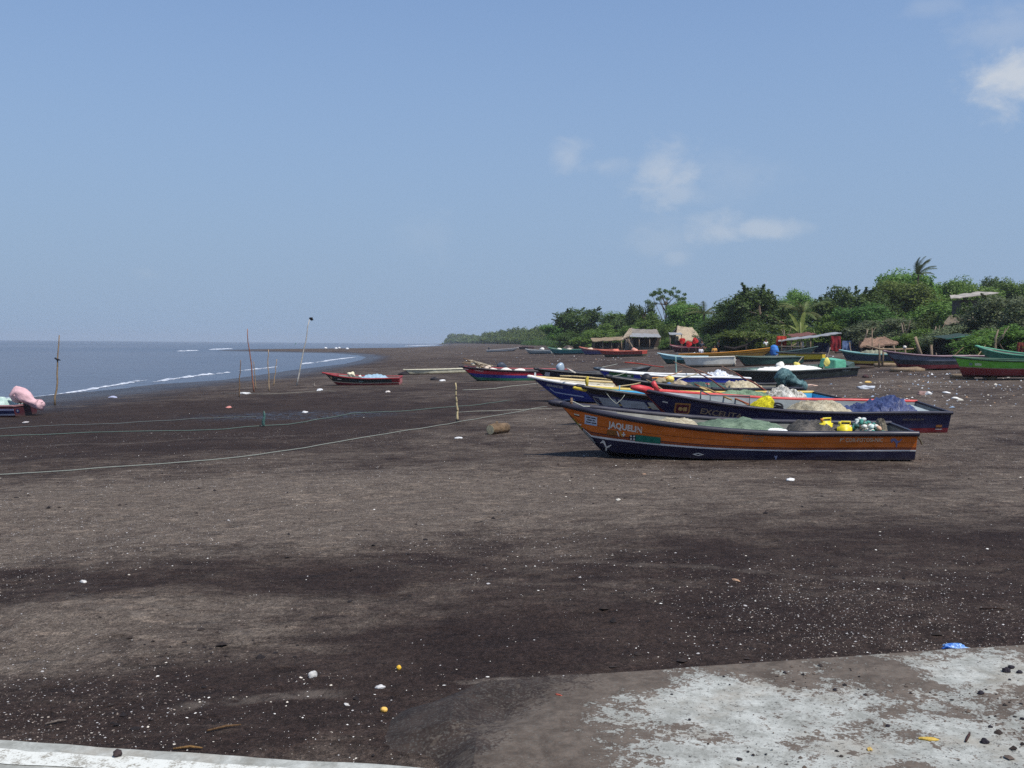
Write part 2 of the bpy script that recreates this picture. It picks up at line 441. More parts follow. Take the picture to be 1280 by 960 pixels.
    c = at(372, 519); dx = t.math('DIVIDE', t.math('SUBTRACT', x, c.x), 4.2); dy = t.math('DIVIDE', t.math('SUBTRACT', y, c.y), 2.4)
    pool = t.math('MULTIPLY', t.ramp(t.math('ADD', t.math('MULTIPLY', dx, dx), t.math('MULTIPLY', dy, dy)), 1.3, .2), t.ramp(n3, .44, .56))
    wet = t.math('MAXIMUM', wet, pool)
    col = t.mix(t.math('MULTIPLY', wet, .5), col, (.016, .014, .016))
    rough = t.math('SUBTRACT', .95, t.math('MULTIPLY', wet, .62))
    foot = t.ramp(t.voro(1.9, t.mapping(p, (1, 1.6, 1)), 'SMOOTH_F1'), .05, .32)
    nb = t.bump(foot, .7, .12); nb = t.bump(n3, .8, .13, nb); nb = t.bump(t.noise(16, 5, .7, p), .8, .045, nb); nb = t.bump(grain, .6, .010, nb)
    return t.set(col, rough, nb, .15)
SAND_DAMP = [srgb(50, 40, 37), srgb(63, 52, 47)]
SAND_DRY = [srgb(96, 86, 78), srgb(117, 107, 97)]
gx, gy, gF, gnt = polar(.6, 4000, 1.0165, 34, 6)
gzz = heights(np.stack([gx, gy], 1))
ground = fromarr('beach', np.stack([gx, gy, gzz], 1), gF, 4, sand_material())
ground.data.polygons.foreach_set('use_smooth', [True] * len(ground.data.polygons))
tag(ground, kind='structure')

def sea_material():
    t = NT('muddy_sea'); p = t.pos()
    m = t.mapping(p, (.55, 1.0, 1), (0, 0, R(12)))
    a = t.noise(.35, 5, .6, m, .3); b = t.noise(1.5, 6, .65, m, .5); c = t.noise(.05, 4, .55, m)
    patch = t.noise(.011, 5, .6, t.mapping(p, (1, .35, 1)))
    col = t.mix(t.ramp(patch, .35, .65), SEA_COL[0], SEA_COL[1])
    col = t.mix(t.ramp(b, .5, .72, 0, .5), col, tuple(k * .55 for k in SEA_COL[0]))
    nb = t.bump(c, .6, 1.6); nb = t.bump(a, 1.0, .7, nb); nb = t.bump(b, .9, .22, nb)
    return t.set(col, .24, nb, .22)
SEA_COL = [srgb(72, 80, 94), srgb(92, 96, 106)]
sx, sy, sF, _ = polar(6, 4000, 1.05, 40, 6)
sea = fromarr('sea_water', np.stack([sx, sy, np.full(len(sx), WATER)], 1), sF, 4, sea_material())
tag(sea, kind='structure')

# ---- breaking waves: low ridges of foam lying along the water's edge
def foam_material():
    t = NT('sea_foam'); v = t.pos()
    f = t.noise(2.2, 6, .7, v, .5)
    col = t.mix(t.ramp(f, .35, .6), srgb(132, 142, 158), srgb(206, 210, 214))
    return t.set(col, .8, t.bump(f, .7, .12), .2)
FOAM = foam_material()
def foam(px, width, h, label, name='breaking_wave'):
    width *= .52; h *= .4
    pts = [on_plane(x, y, WATER) for x, y in px]; V = []; F = []
    dense = []
    for a, b in zip(pts, pts[1:]):
        n = max(2, int((b - a).length / .35))
        dense += [a.lerp(b, i / n) for i in range(n)]
    dense.append(pts[-1]); n = len(dense)
    for i, p in enumerate(dense):
        d = (dense[min(i + 1, n - 1)] - dense[max(i - 1, 0)]); d.z = 0; d.normalize(); s = Vector((d.y, -d.x, 0))
        e = min(i, n - 1 - i) / (n * .18); k = min(1, e) * max(0.0, -.15 + 1.9 * vnoise(np.array([i * .17 + p.y]), np.array([p.x]))[0])
        o = s * ((vnoise(np.array([i * .13]), np.array([p.x + 7]))[0] - .5) * width * 1.3)
        w = width * k + .02
        for q, zz in ((-1, -.03), (-.5, .45), (.05, 1), (.55, .35), (1, -.03)):
            V.append(p + o + s * (w * q) + Vector((0, 0, .02 + h * k * zz)))
    for i in range(n - 1):
        for q in range(4): F.append((i * 5 + q, i * 5 + q + 1, (i + 1) * 5 + q + 1, (i + 1) * 5 + q))
    return tag(mesh(name, V, F, FOAM, smooth=True), kind='stuff')
foam([(38, 496.5), (75, 493), (112, 487.5), (150, 480.5), (182, 475.6)], .35, .16, '')
foam([(160, 477), (184, 475)], .4, .16, ''); foam([(190, 478), (212, 474.6), (238, 471), (250, 469.2)], .55, .18, '')
foam([(252, 469.3), (264, 467.4)], .7, .2, ''); foam([(272, 467.4), (286, 465.4)], .7, .2, '')
foam([(296, 463.8), (322, 461.4), (346, 458.6)], .5, .14, ''); foam([(376, 455.5), (390, 453.5)], .8, .18, '')
foam([(394, 453.5), (420, 449.2), (446, 446.2)], .8, .12, ''); foam([(222, 439.2), (248, 438.2)], 1.6, .4, '')
foam([(262, 437.2), (290, 435.8)], 2.4, .4, ''); foam([(505, 432.6), (545, 431.3)], 7, .5, '')
foam([(0, 498.5), (20, 496.6)], .25, .1, '')

# ------------------------------------------------------------------ concrete in the foreground
def concrete_material(cover):
    t = NT('sandy_concrete'); p = t.pos(); x, y, z = t.sep(p)[:3]
    n1 = t.noise(1.3, 7, .62, p, .5); n2 = t.noise(6, 7, .7, p, .4); n3 = t.noise(60, 4, .7, p)
    col = t.mix(t.ramp(n2, .3, .7), srgb(142, 142, 133), srgb(192, 193, 184))
    col = t.mix(t.ramp(n3, .35, .75), t.mix(1.0, col, (.8, .8, .8), 'MULTIPLY'), col)
    col = t.mix(t.ramp(t.noise(2.1, 6, .66, p), .5, .7, 0, .5), col, srgb(140, 128, 110))
    nb = t.bump(n2, .35, .02); nb = t.bump(n3, .4, .004, nb)
    if cover:
        f = t.math('ADD', t.math('MULTIPLY', n1, 1.0), t.math('MULTIPLY', n2, .55))
        f = t.math('ADD', f, t.math('MULTIPLY', n3, .12))
        west = t.ramp(t.math('ADD', x, t.math('MULTIPLY', n1, 1.6)), 1.9, -.1, 0, .50)
        f = t.math('ADD', f, west); edge = t.ramp(t.math('SUBTRACT', t.math('ADD', t.math('MULTIPLY', x, .2), 6.08), y), .55, .0, 0, .16); f = t.math('ADD', f, edge)
        n9 = t.noise(15, 6, .78, p, .3); f = t.math('ADD', f, t.math('MULTIPLY', t.math('SUBTRACT', n9, .5), .42)); f = t.math('ADD', f, t.math('MULTIPLY', t.math('SUBTRACT', n3, .5), .22))
        thin = t.ramp(f, .868, .918); thick = t.ramp(f, 1.15, 1.28)
        n8 = t.noise(17, 6, .75, p)
        sand = t.mix(thick, t.mix(t.ramp(n2, .35, .65), srgb(84, 74, 65), srgb(110, 99, 88)), t.mix(t.ramp(n2, .35, .65), srgb(46, 38, 35), srgb(66, 56, 50)))
        sand = t.mix(t.ramp(n3, .3, .7), t.mix(1.0, sand, (.68, .67, .66), 'MULTIPLY'), t.mix(1.0, sand, (1.15, 1.15, 1.15), 'MULTIPLY'))
        sand = t.mix(t.ramp(n8, .35, .66), t.mix(1.0, sand, (.74, .73, .72), 'MULTIPLY'), sand)
        col = t.mix(t.math('MULTIPLY', t.ramp(n8, .56, .66), .55), col, srgb(92, 82, 73))
        col = t.mix(t.math('MULTIPLY', t.ramp(t.noise(38, 4, .8, p), .58, .63), .85), col, srgb(48, 42, 40))
        col = t.mix(t.math('MULTIPLY', thin, t.ramp(n3, .2, .55, .72, 1)), col, sand)
    return t.set(col, .9, nb, .2)
A1 = on_plane(1280, 805, .12); A2 = on_plane(720, 843, .05)
def slab():
    V = []; F = []; nx, ny = 90, 40
    dirx = (Vector((A1.x, A1.y)) - Vector((A2.x, A2.y))).normalized()
    for i in range(nx + 1):
        u = -1.4 + (14.0) * i / nx
        e = Vector((A2.x, A2.y)) + dirx * u
        for j in range(ny + 1):
            yy = e.y - .02 * (vnoise(np.array([u * 6.]), np.array([.5]))[0]) - (e.y - 3.0) * j / ny
            z = .05 + .022 * u if u > 0 else (.05 + .03 * u if u > -.75 else .0275 + .3 * (u + .75))
            if u < -.2: z -= .22 * max(0, vnoise(np.array([e.x * 2.3 + 4]), np.array([yy * 1.9]))[0] - .35) * min(1, (-.2 - u) / .6)
            z = min(z, .15) + .006 * (vnoise(np.array([e.x * 3.]), np.array([yy * 3.]))[0] - .5)
            V.append((e.x, yy, z))
    for i in range(nx):
        for j in range(ny):
            a = i * (ny + 1) + j; F.append((a, a + 1, a + ny + 2, a + ny + 1))
    b = len(V)
    for i in range(nx + 1): V.append((V[i * (ny + 1)][0], V[i * (ny + 1)][1] + .01, -.35))
    for i in range(nx): F.append((i * (ny + 1), (i + 1) * (ny + 1), b + i + 1, b + i))
    return tag(recalc(mesh('concrete_ramp', V, F, concrete_material(True))), kind='structure')
slab()
def kerb():
    z = .34; a = on_plane(0, 923, z); b = on_plane(600, 962, z); d = (b - a).normalized(); s = Vector((d.y, -d.x, 0))
    a = a - d * 9; L = 9 + (b - on_plane(0, 923, z)).length + 2.2
    V = []; F = []; n = 160
    for i in range(n + 1):
        u = L * i / n; rough_ = .018 * (vnoise(np.array([u * 2.6]), np.array([3.3]))[0] - .5) + .012 * (vnoise(np.array([u * 11.]), np.array([8.3]))[0] - .5)
        p = a + d * u
        for q, zz in ((rough_ - .02, z - .75), (rough_, z - .018), (rough_ + .02, z), (.7, z + .005), (1.4, z)):
            V.append(p + s * q + Vector((0, 0, zz - z)))
    for i in range(n):
        for q in range(4): F.append((i * 5 + q, i * 5 + q + 1, i * 5 + q + 6, i * 5 + q + 5))
    k = tag(recalc(mesh('concrete_kerb', V, F, concrete_material(False))), kind='structure')
    t = NT('worn_road_paint'); p = t.pos(); f = t.noise(14, 7, .7, p); g = t.noise(90, 3, .7, p)
    col = t.mix(t.ramp(t.math('ADD', t.math('MULTIPLY', f, .6), t.math('MULTIPLY', g, .4)), .40, .52), srgb(140, 135, 122), srgb(208, 208, 198))
    m = t.set(col, .8, t.bump(g, .4, .004), .2)
    V = []; F = []; n = 200
    for i in range(n + 1):
        p = a + d * (L * i / n)
        e1 = .012 * (vnoise(np.array([i * .45]), np.array([1.3]))[0] - .5) + .02 * (vnoise(np.array([i * 1.6]), np.array([2.3]))[0] - .5); e2 = .03 * (vnoise(np.array([i * .35]), np.array([6.3]))[0] - .5)
        V += [p + s * (.115 + e1) + Vector((0, 0, .0045)), p + s * (.25 + e2) + Vector((0, 0, .0055))]
    F = [(2 * i, 2 * i + 1, 2 * i + 3, 2 * i + 2) for i in range(n)]
    ln = mesh('painted_line', V, F, m); ln.parent = k
kerb()

# ------------------------------------------------------------------ shell bits, crumbs and litter lying on the sand
def scatter(name, n, xy, size, mats, seed, flat=(.25, .6), lift=.2):
    g = np.random.default_rng(seed); V = []; L = []
    P = xy(n, g); n = len(P); Z = heights(P)
    base = np.array([[1, 0, 0], [.3, .95, 0], [-.8, .6, 0], [-.85, -.5, 0], [.25, -.95, 0], [0, 0, 1.]])
    fc = np.array([[0, 1, 5], [1, 2, 5], [2, 3, 5], [3, 4, 5], [4, 0, 5]])
    s = size(n, g, P); a = g.uniform(0, 6.28, n); fl = g.uniform(*flat, n)
    j = g.uniform(.6, 1.25, (n, 6, 1))
    B = base[None] * j; x = B[..., 0] * np.cos(a)[:, None] - B[..., 1] * np.sin(a)[:, None]; y = B[..., 0] * np.sin(a)[:, None] + B[..., 1] * np.cos(a)[:, None]
    z = B[..., 2] * fl[:, None] + (B[..., 0] * g.normal(0, .18, n)[:, None])
    V = np.stack([P[:, 0:1] + x * s[:, None], P[:, 1:2] + y * s[:, None], Z[:, None] + lift * s[:, None] * .5 + z * s[:, None]], -1).reshape(-1, 3)
    L = (np.arange(n)[:, None, None] * 6 + fc[None]).reshape(-1)
    o = fromarr(name, V, L, 3, mats)
    mi = np.repeat(g.integers(0, len(mats), n), 5); o.data.polygons.foreach_set('material_index', mi.astype(np.int32))
    return tag(o, kind='stuff')
def field(y0, y1, xr=.62, dens=None):
    def f(n, g):
        Y = y0 * (y1 / y0) ** g.random(n * 3); X = g.uniform(-xr, xr, n * 3) * Y
        w = g.random(n * 3) < (dens(X, Y) if dens else 1)
        P = np.stack([X, Y], 1)[w]
        keep = (heights(P) > WATER + .1) & ~((P[:, 1] < 6.3 + .22 * np.clip(P[:, 0], 0, 9)) & (P[:, 0] > .5)) & (P[:, 1] > 4.8)
        return P[keep][:n]
    return f
shellm = [plain((226, 222, 212), .6, .1, 30, .1, 'shell_white'), plain((205, 196, 180), .7, .15, 30, .1, 'shell_cream'), plain((176, 172, 168), .7, .15, 30, .1, 'shell_grey')]
clump = lambda X, Y: np.clip(.05 + 2.4 * (vnoise(X * .5 + 50, Y * .5) - .5) + 1.6 * (vnoise(X * 2.1, Y * 2.1) - .55) + .16 * (X / Y > 0), .02, 1)
scatter('shell_fragments', 4300, field(4.8, 34, .6, clump), lambda n, g, P: np.clip(g.lognormal(-5.9, .62, n), .0015, .019) * (1 + .018 * P[:, 1]), shellm, 3)
scatter('pale_grit', 20000, field(5.5, 26, .6, lambda X, Y: np.clip(2.6 * (vnoise(X * .35, Y * .35 + 30) - .46) + .75 * np.exp(-((X + 5) / 5) ** 2 - ((Y - 13) / 4.5) ** 2) + .8 * np.exp(-((X + 3.2) / 2) ** 2 - ((Y - 7.7) / .7) ** 2), .02, 1)), lambda n, g, P: np.clip(g.lognormal(-5.6, .4, n), .002, .010) * (1 + .02 * P[:, 1]), [shellm[2], plain((150, 138, 126), .8, .2, 30, .1, 'grit'), plain((120, 108, 98), .8, .2, 30, .1, 'grit')], 4)
scatter('dark_crumbs', 1500, field(4.8, 40, .6, lambda X, Y: np.clip(2.2 * (vnoise(X * .8 + 9, Y * .8) - .5), .05, 1)), lambda n, g, P: np.clip(g.lognormal(-4.2, .5, n), .006, .05), [plain((34, 29, 29), .95, .3, 30, .3, 'damp_clod'), plain((48, 40, 36), .95, .3, 30, .3, 'damp_clod')], 5, (.4, .8))
lit = [plain((214, 214, 212), .5, .1, 20, .1, 'litter'), plain((160, 178, 196), .4, .1, 20, .1, 'litter'), plain((150, 120, 92), .8, .2, 20, .1, 'litter'), plain((92, 80, 70), .9, .2, 20, .1, 'litter'), plain((190, 184, 170), .8, .2, 20, .1, 'litter'), plain((120, 108, 100), .9, .2, 20, .1, 'litter')]
def lit_xy(n, g):
    P = []
    while len(P) < n:
        q = at(g.uniform(1040, 1300), 452 + 60 * g.random() ** 1.5)
        if len(P) % 9 == 0: pass
        P.append((q.x, q.y)); P += [(q.x + g.normal(0, 1.2), q.y + g.normal(0, .6)) for _ in range(5)]
    return np.array(P[:n])
scatter('beach_litter', 1100, lit_xy, lambda n, g, P: np.clip(g.lognormal(-3.65, .55, n), .01, .13), lit, 8, (.3, .9))
def lit_xy2(n, g):
    P = []
    while len(P) < n:
        q = at(g.uniform(560, 1060), 440 + 14 * g.random())
        P += [(q.x + g.normal(0, 3), q.y + g.normal(0, 3)) for _ in range(4)]
    return np.array(P[:n])
scatter('rubbish_at_tree_line', 380, lit_xy2, lambda n, g, P: np.clip(g.lognormal(-2.8, .5, n), .02, .25), lit, 9, (.3, .9))
def slab_xy(n, g):
    P = np.stack([g.uniform(.5, 5.5, n * 3), g.uniform(4.0, 7.2, n * 3)], 1)
    k = P[:, 1] < 6.1 + .2 * P[:, 0] - .05
    w = g.random(len(P)) < np.clip(2.4 * (vnoise(P[:, 0] * 1.4, P[:, 1] * 1.4) - .42), .02, 1)
    return P[k & w][:n]
o = scatter('grit_on_ramp', 1800, slab_xy, lambda n, g, P: np.clip(g.lognormal(-5.2, .65, n), .002, .03), [plain((34, 29, 29), .95, .3, 30, .3), plain((48, 40, 36), .95, .3, 30, .3), plain((90, 78, 68), .9, .3, 30, .3, 'crumb')], 11, (.4, .8))
v = np.empty(len(o.data.vertices) * 3); o.data.vertices.foreach_get('co', v); v = v.reshape(-1, 3)
def slab_z(x, y):
    u = (x - A2.x) / (A1.x - A2.x) * math.hypot(A1.x - A2.x, A1.y - A2.y)
    return min(.05 + .022 * u if u > 0 else (.05 + .03 * u if u > -.75 else .0275 + .3 * (u + .75)), .15)
hz = heights(v[:, :2]); v[:, 2] += np.array([slab_z(a, b) for a, b in v[:, :2]]) - hz + .002
o.data.vertices.foreach_set('co', v.ravel())

# ------------------------------------------------------------------ fishing boats
def sst(a, b, x): t = min(1, max(0, (x - a) / (b - a))); return t * t * (3 - 2 * t)
class Boat:
    def __init__(s, label, stern, bow, hb, hm, hs, beam, bands, rail, inner=(150, 150, 145), deck=None, railr=.045, heel=0, over=.12,
                 wear=.35, benches=3, name='fishing_boat', group='fishing boats drawn up on the beach', railin=None, transom=None, nose=.14, deck_to=.17, bow_h=1.15, floor=(96, 90, 84), sink=.03):
        s.S = at(*stern); s.T = at(*bow); d = s.T - s.S
        s.L = L = math.hypot(d.x, d.y); s.hb, s.hm, s.hs, s.B, s.over, s.bowp = hb, hm, hs, beam, over, bow_h
        pitch = -math.atan2(gz(*(s.S.xy + d.xy * .85)) - s.S.z, .85 * L)
        rz = math.atan2(d.y, d.x); s.left = d.x < 0; s.side = 1 if s.left else -1
        s.heel = R(heel) * s.side           # leans towards the water's edge / the viewer
        up = max(0, .36 * beam * math.sin(abs(s.heel)) - .08 * hs) - sink
        s.M = Matrix.Translation(s.S + Vector((0, 0, up))) @ Matrix.Rotation(rz, 4, 'Z') @ Matrix.Rotation(pitch, 4, 'Y') @ Matrix.Rotation(-s.heel, 4, 'X')
        s.px = (stern[0], bow[0]); s.label = label
        s.o = empty(name, s.M); tag(s.o, label, 'fishing boat', group)
        mats = []; s.mats = mats
        for fr, c in bands:
            mats.append(paint(c, wear))
        N = 36
        us = [i / N for i in range(N + 1)]; us = [u if u < .8 else .8 + .2 * (1 - (1 - (u - .8) / .2) ** 1.3) for u in us]
        fr = [b[0] for b in bands]; fr[-1] = 1.0
        V = []; F = []; I = []; rows = 2 + len(fr) + 0
        lev = [0.0] + fr
        def sec(u):
            zs, zk = s.zs(u), s.zk(u); zc = s.zc(u)
            zz = [zk, zc] + [min(max(f * zs, zc), zs) for f in fr[:-1]] + [zs]
            return [(s.yat(u, z), z) for z in zz]
        for sg in (1, -1):
            b = len(V)
            for u in us:
                for y, z in sec(u): V.append((u * L, sg * y, z))
            k = len(fr) + 2
            for i in range(N):
                for j in range(k - 1):
                    F.append((b + i * k + j, b + (i + 1) * k + j, b + (i + 1) * k + j + 1, b + i * k + j + 1))
                    I.append(max(0, j - 1))
        # transom
        q = sec(0.0); k = len(q); b = len(V)
        V += [(0, y, z) for y, z in q] + [(0, -y, z) for y, z in q]
        tm = len(mats); mats.append(paint(transom, wear) if transom else mats[-1])
        for j in range(k - 1):
            F.append((b + j, b + j + 1, b + k + j + 1, b + k + j)); I.append(max(0, j - 1) if transom is None else tm)
        me = mesh('hull', V, F, mats, s.o, True, I)
        bm = bmesh.new(); bm.from_mesh(me.data)
        bmesh.ops.remove_doubles(bm, verts=bm.verts, dist=.0008); bmesh.ops.recalc_face_normals(bm, faces=bm.faces)
        for e in bm.edges:
            if len(e.link_faces) == 2 and e.calc_face_angle(0) > .45: e.smooth = False
        bm.to_mesh(me.data); bm.free()
        # lining: the inside skin and sole
        im = paint(inner, wear); fm = paint(floor, wear); V = []; F = []; I = []
        ui = [u for u in us if u <= .985]
        for u in ui:
            zf = max(s.zk(u) + .10, .10); zs = max(s.zs(u) - .012, zf + .01); zc = min(zf + .02, zs)
            yo = max(s.yat(u, zs) - .035, .004); yf = max(min(s.yat(u, zf) - .05, yo), .003)
            V += [(max(u * L, .04), yo, zs), (max(u * L, .04), yf, zf), (max(u * L, .04), -yf, zf), (max(u * L, .04), -yo, zs)]
        for i in range(len(ui) - 1):
            for j in range(3): F.append((4 * i + j, 4 * i + j + 1, 4 * i + j + 5, 4 * i + j + 4)); I.append(1 if j == 1 else 0)
        F.append((0, 1, 2, 3)); I.append(0)
        e = 4 * (len(ui) - 1); F.append((e + 3, e + 2, e + 1, e)); I.append(0)
        mesh('lining', V, F, [im, fm], s.o, False, I)
        # ribs on the inside of the planking belong to the lining's look; thwarts are parts
        rm = paint(rail, wear * .8)
        m = MB()
        for sg in (1, -1):
            pts = [Vector((-.02, sg * s.yat(0, s.zs(0)), s.zs(0)))] + [Vector((u * L, sg * s.yat(u, s.zs(u)), s.zs(u))) for u in us]
            pts[-1] = Vector((L, sg * .012, s.zs(1)))
            m.tube(pts, railr, 8, (0 if sg == s.side or railin is None else 1), 1.0)
        # rounded nose piece where the two rails meet
        m.tube([(L - .12, 0, s.zs(1) - .012), (L + .02, 0, s.zs(1) + .005), (L + nose * .7, 0, s.zs(1) + .02), (L + nose, 0, s.zs(1) + .03)], [railr * 1.35, railr * 1.4, railr * 1.25, railr * .7], 8, 0, .9)
        m.build('gunwale', [rm, paint(railin, wear) if railin else rm], s.o, True)
        # stern rail cap
        m = MB(); y0 = s.yat(0, s.zs(0)); m.box((.01, 0, s.zs(0)), (.07, 2 * y0, .05)); m.build('transom_cap', [rm], s.o)
        # foredeck
        dk = paint(deck or inner, wear); V = []; F = []; ud = [1 - deck_to + (deck_to - .012) * i / 8 for i in range(9)]
        for u in ud:
            y = max(s.yat(u, s.zs(u)) - .03, .004); z = s.zs(u) - .02
            V += [(u * L, y, z), (u * L, y * .4, z + .02), (u * L, -y * .4, z + .02), (u * L, -y, z)]
        for i in range(8):
            for j in range(3): F.append((4 * i + j, 4 * i + j + 1, 4 * i + j + 5, 4 * i + j + 4))
        u = ud[0]; y = s.yat(u, s.zs(u)) - .04; n = len(V)
        zf = s.zs(u) - .22; yf = max(.02, s.yat(u, zf) - .05); V += [(u * L, y, s.zs(u) - .02), (u * L, -y, s.zs(u) - .02), (u * L, -yf, zf), (u * L, yf, zf)]
        F.append((n, n + 1, n + 2, n + 3)); mesh('foredeck', V, F, dk, s.o)
        # thwarts
        bmts = paint(inner, wear)
        for k in range(benches):
            u = (.16, .40, .63, .52)[k]; z = s.zs(u) - (.16 if k else .14); y = s.yat(u, z) - .04
            m = MB(); m.box((u * L, 0, z), (.26, 2 * y, .035)); m.box((u * L - .12, 0, z - .06), (.03, 2 * y * .98, .09)); m.build('bench', [bmts], s.o)
    def zs(s, u):
        hs, hm, hb = s.hs, s.hm, s.hb
        return hm + (hs - hm) * (max(0, 1 - u / .45)) ** 2 + (hb - hm) * (max(0, (u - .30) / .70)) ** 1.9
    def zk(s, u):
        f = 1 - s.over
        r = .02 * max(0, (u - .6) / .4) ** 2
        if u <= f - .03: return r
        t = (u - f + .03) / (s.over + .03)
        return min(r + s.hb * .985 * t ** s.bowp, s.zs(u) - .004)
    def zc(s, u): return s.zk(u) + (s.zs(u) - s.zk(u)) * .14
    def bg(s, u):
        a = s.B / 2 * (.84 + .16 * sst(0, .4, u))
        if u > .45: a *= max(0.0, 1 - ((u - .45) / .55) ** 2.5)
        return a + .012
    def yat(s, u, z):
        zs, zk, zc = s.zs(u), s.zk(u), s.zc(u); g = s.bg(u); c = g * (.86 - .46 * sst(.55, 1, u))
        if z <= zc: return c * max(0, (z - zk) / max(zc - zk, 1e-5))
        t = (z - zc) / max(zs - zc, 1e-5)
        return c + (g - c) * t ** .9
    def u_of(s, px): return (px - s.px[0]) / (s.px[1] - s.px[0])
    def un(s, px):
        """the same for a mark on the side turned to the camera"""
        u = s.u_of(px); Y = s.S.y + (s.T.y - s.S.y) * u; w = s.yat(min(.98, max(0, u)), s.zs(min(1, max(0, u))) * .7) * .95
        return s.u_of(640 + (px - 640) * (Y - w) / Y)
    def pt(s, u, y, z): return s.M @ Vector((u * s.L, y, z))
    def frame(s, u, y, z, rz=0): return s.M @ Matrix.Translation((u * s.L, y, z)) @ Matrix.Rotation(rz, 4, 'Z')
    def decal(s, name, polys, mat, side=None, off=.005, parent=None, label=None):
        """paintwork on the hull side: polygons in (metres forward of the stern, height), laid on the planking"""
        side = side or s.side
        bm = bmesh.new()
        for P in polys:
            try: bm.faces.new([bm.verts.new((x, z, 0)) for x, z in P])
            except ValueError: pass
        s._lay(name, bm, mat, side, off, parent)
    def _lay(s, name, bm, mat, side, off, parent=None):
        x0 = min(v.co.x for v in bm.verts); x1 = max(v.co.x for v in bm.verts)
        k = x0 + .1
        while k < x1:
            bmesh.ops.bisect_plane(bm, geom=bm.verts[:] + bm.edges[:] + bm.faces[:], plane_co=(k, 0, 0), plane_no=(1, 0, 0)); k += .1
        bmesh.ops.triangulate(bm, faces=bm.faces)
        for v in bm.verts:
            u = v.co.x / s.L; z = v.co.y
            v.co = Vector((v.co.x, side * (s.yat(u, z) + off), z - off * .3))
        me = bpy.data.meshes.new(name); bm.to_mesh(me); bm.free(); me.materials.append(mat)
        o = bpy.data.objects.new(name, me); COL.objects.link(o); o.parent = parent or s.o
        return o
    def text(s, txt, u, f, size, mat, width=None, follow=.85, side=None, name='lettering', bold=.0, shear=0):
        """words painted on the planking; u is where the first letter stands, f its height as a share of the side"""
        side = side or s.side
        cu = bpy.data.curves.new('words', 'FONT'); cu.body = txt; cu.size = size; cu.offset = bold; cu.resolution_u = 2; cu.shear = shear
        tmp = bpy.data.objects.new('words', cu); COL.objects.link(tmp)
        dg = bpy.context.evaluated_depsgraph_get(); me = bpy.data.meshes.new_from_object(tmp.evaluated_get(dg))
        bpy.data.objects.remove(tmp); bpy.data.curves.remove(cu)
        bm = bmesh.new(); bm.from_mesh(me); bpy.data.meshes.remove(me)
        w = max(v.co.x for v in bm.verts); kx = (width / w) if width else 1
        sgn = -1 if side * (1) > 0 else 1       # port side reads from bow to stern
        z0 = f * s.zs(u)
        for v in bm.verts:
            x = u * s.L + sgn * v.co.x * kx
            z = z0 + v.co.y + (s.zs(x / s.L) - s.zs(u)) * follow
            v.co = Vector((x, z, 0))
        bmesh.ops.recalc_face_normals(bm, faces=bm.faces)
        return s._lay(name, bm, mat, side, .007)
    def strip(s, name, u0, u1, f0, f1, mat, off=.005, n=24, side=None):
        """a painted stripe following the sheer"""
        side = side or s.side; V = []
        for i in range(n + 1):
            u = u0 + (u1 - u0) * i / n
            for f in (f0, f1):
                z = max(f * s.zs(u), s.zc(u) + .002); V.append((u * s.L, side * (s.yat(u, z) + off), z - off * .3))
        F = [(2 * i, 2 * i + 1, 2 * i + 3, 2 * i + 2) for i in range(n)]
        return mesh(name, V, F, mat, s.o)

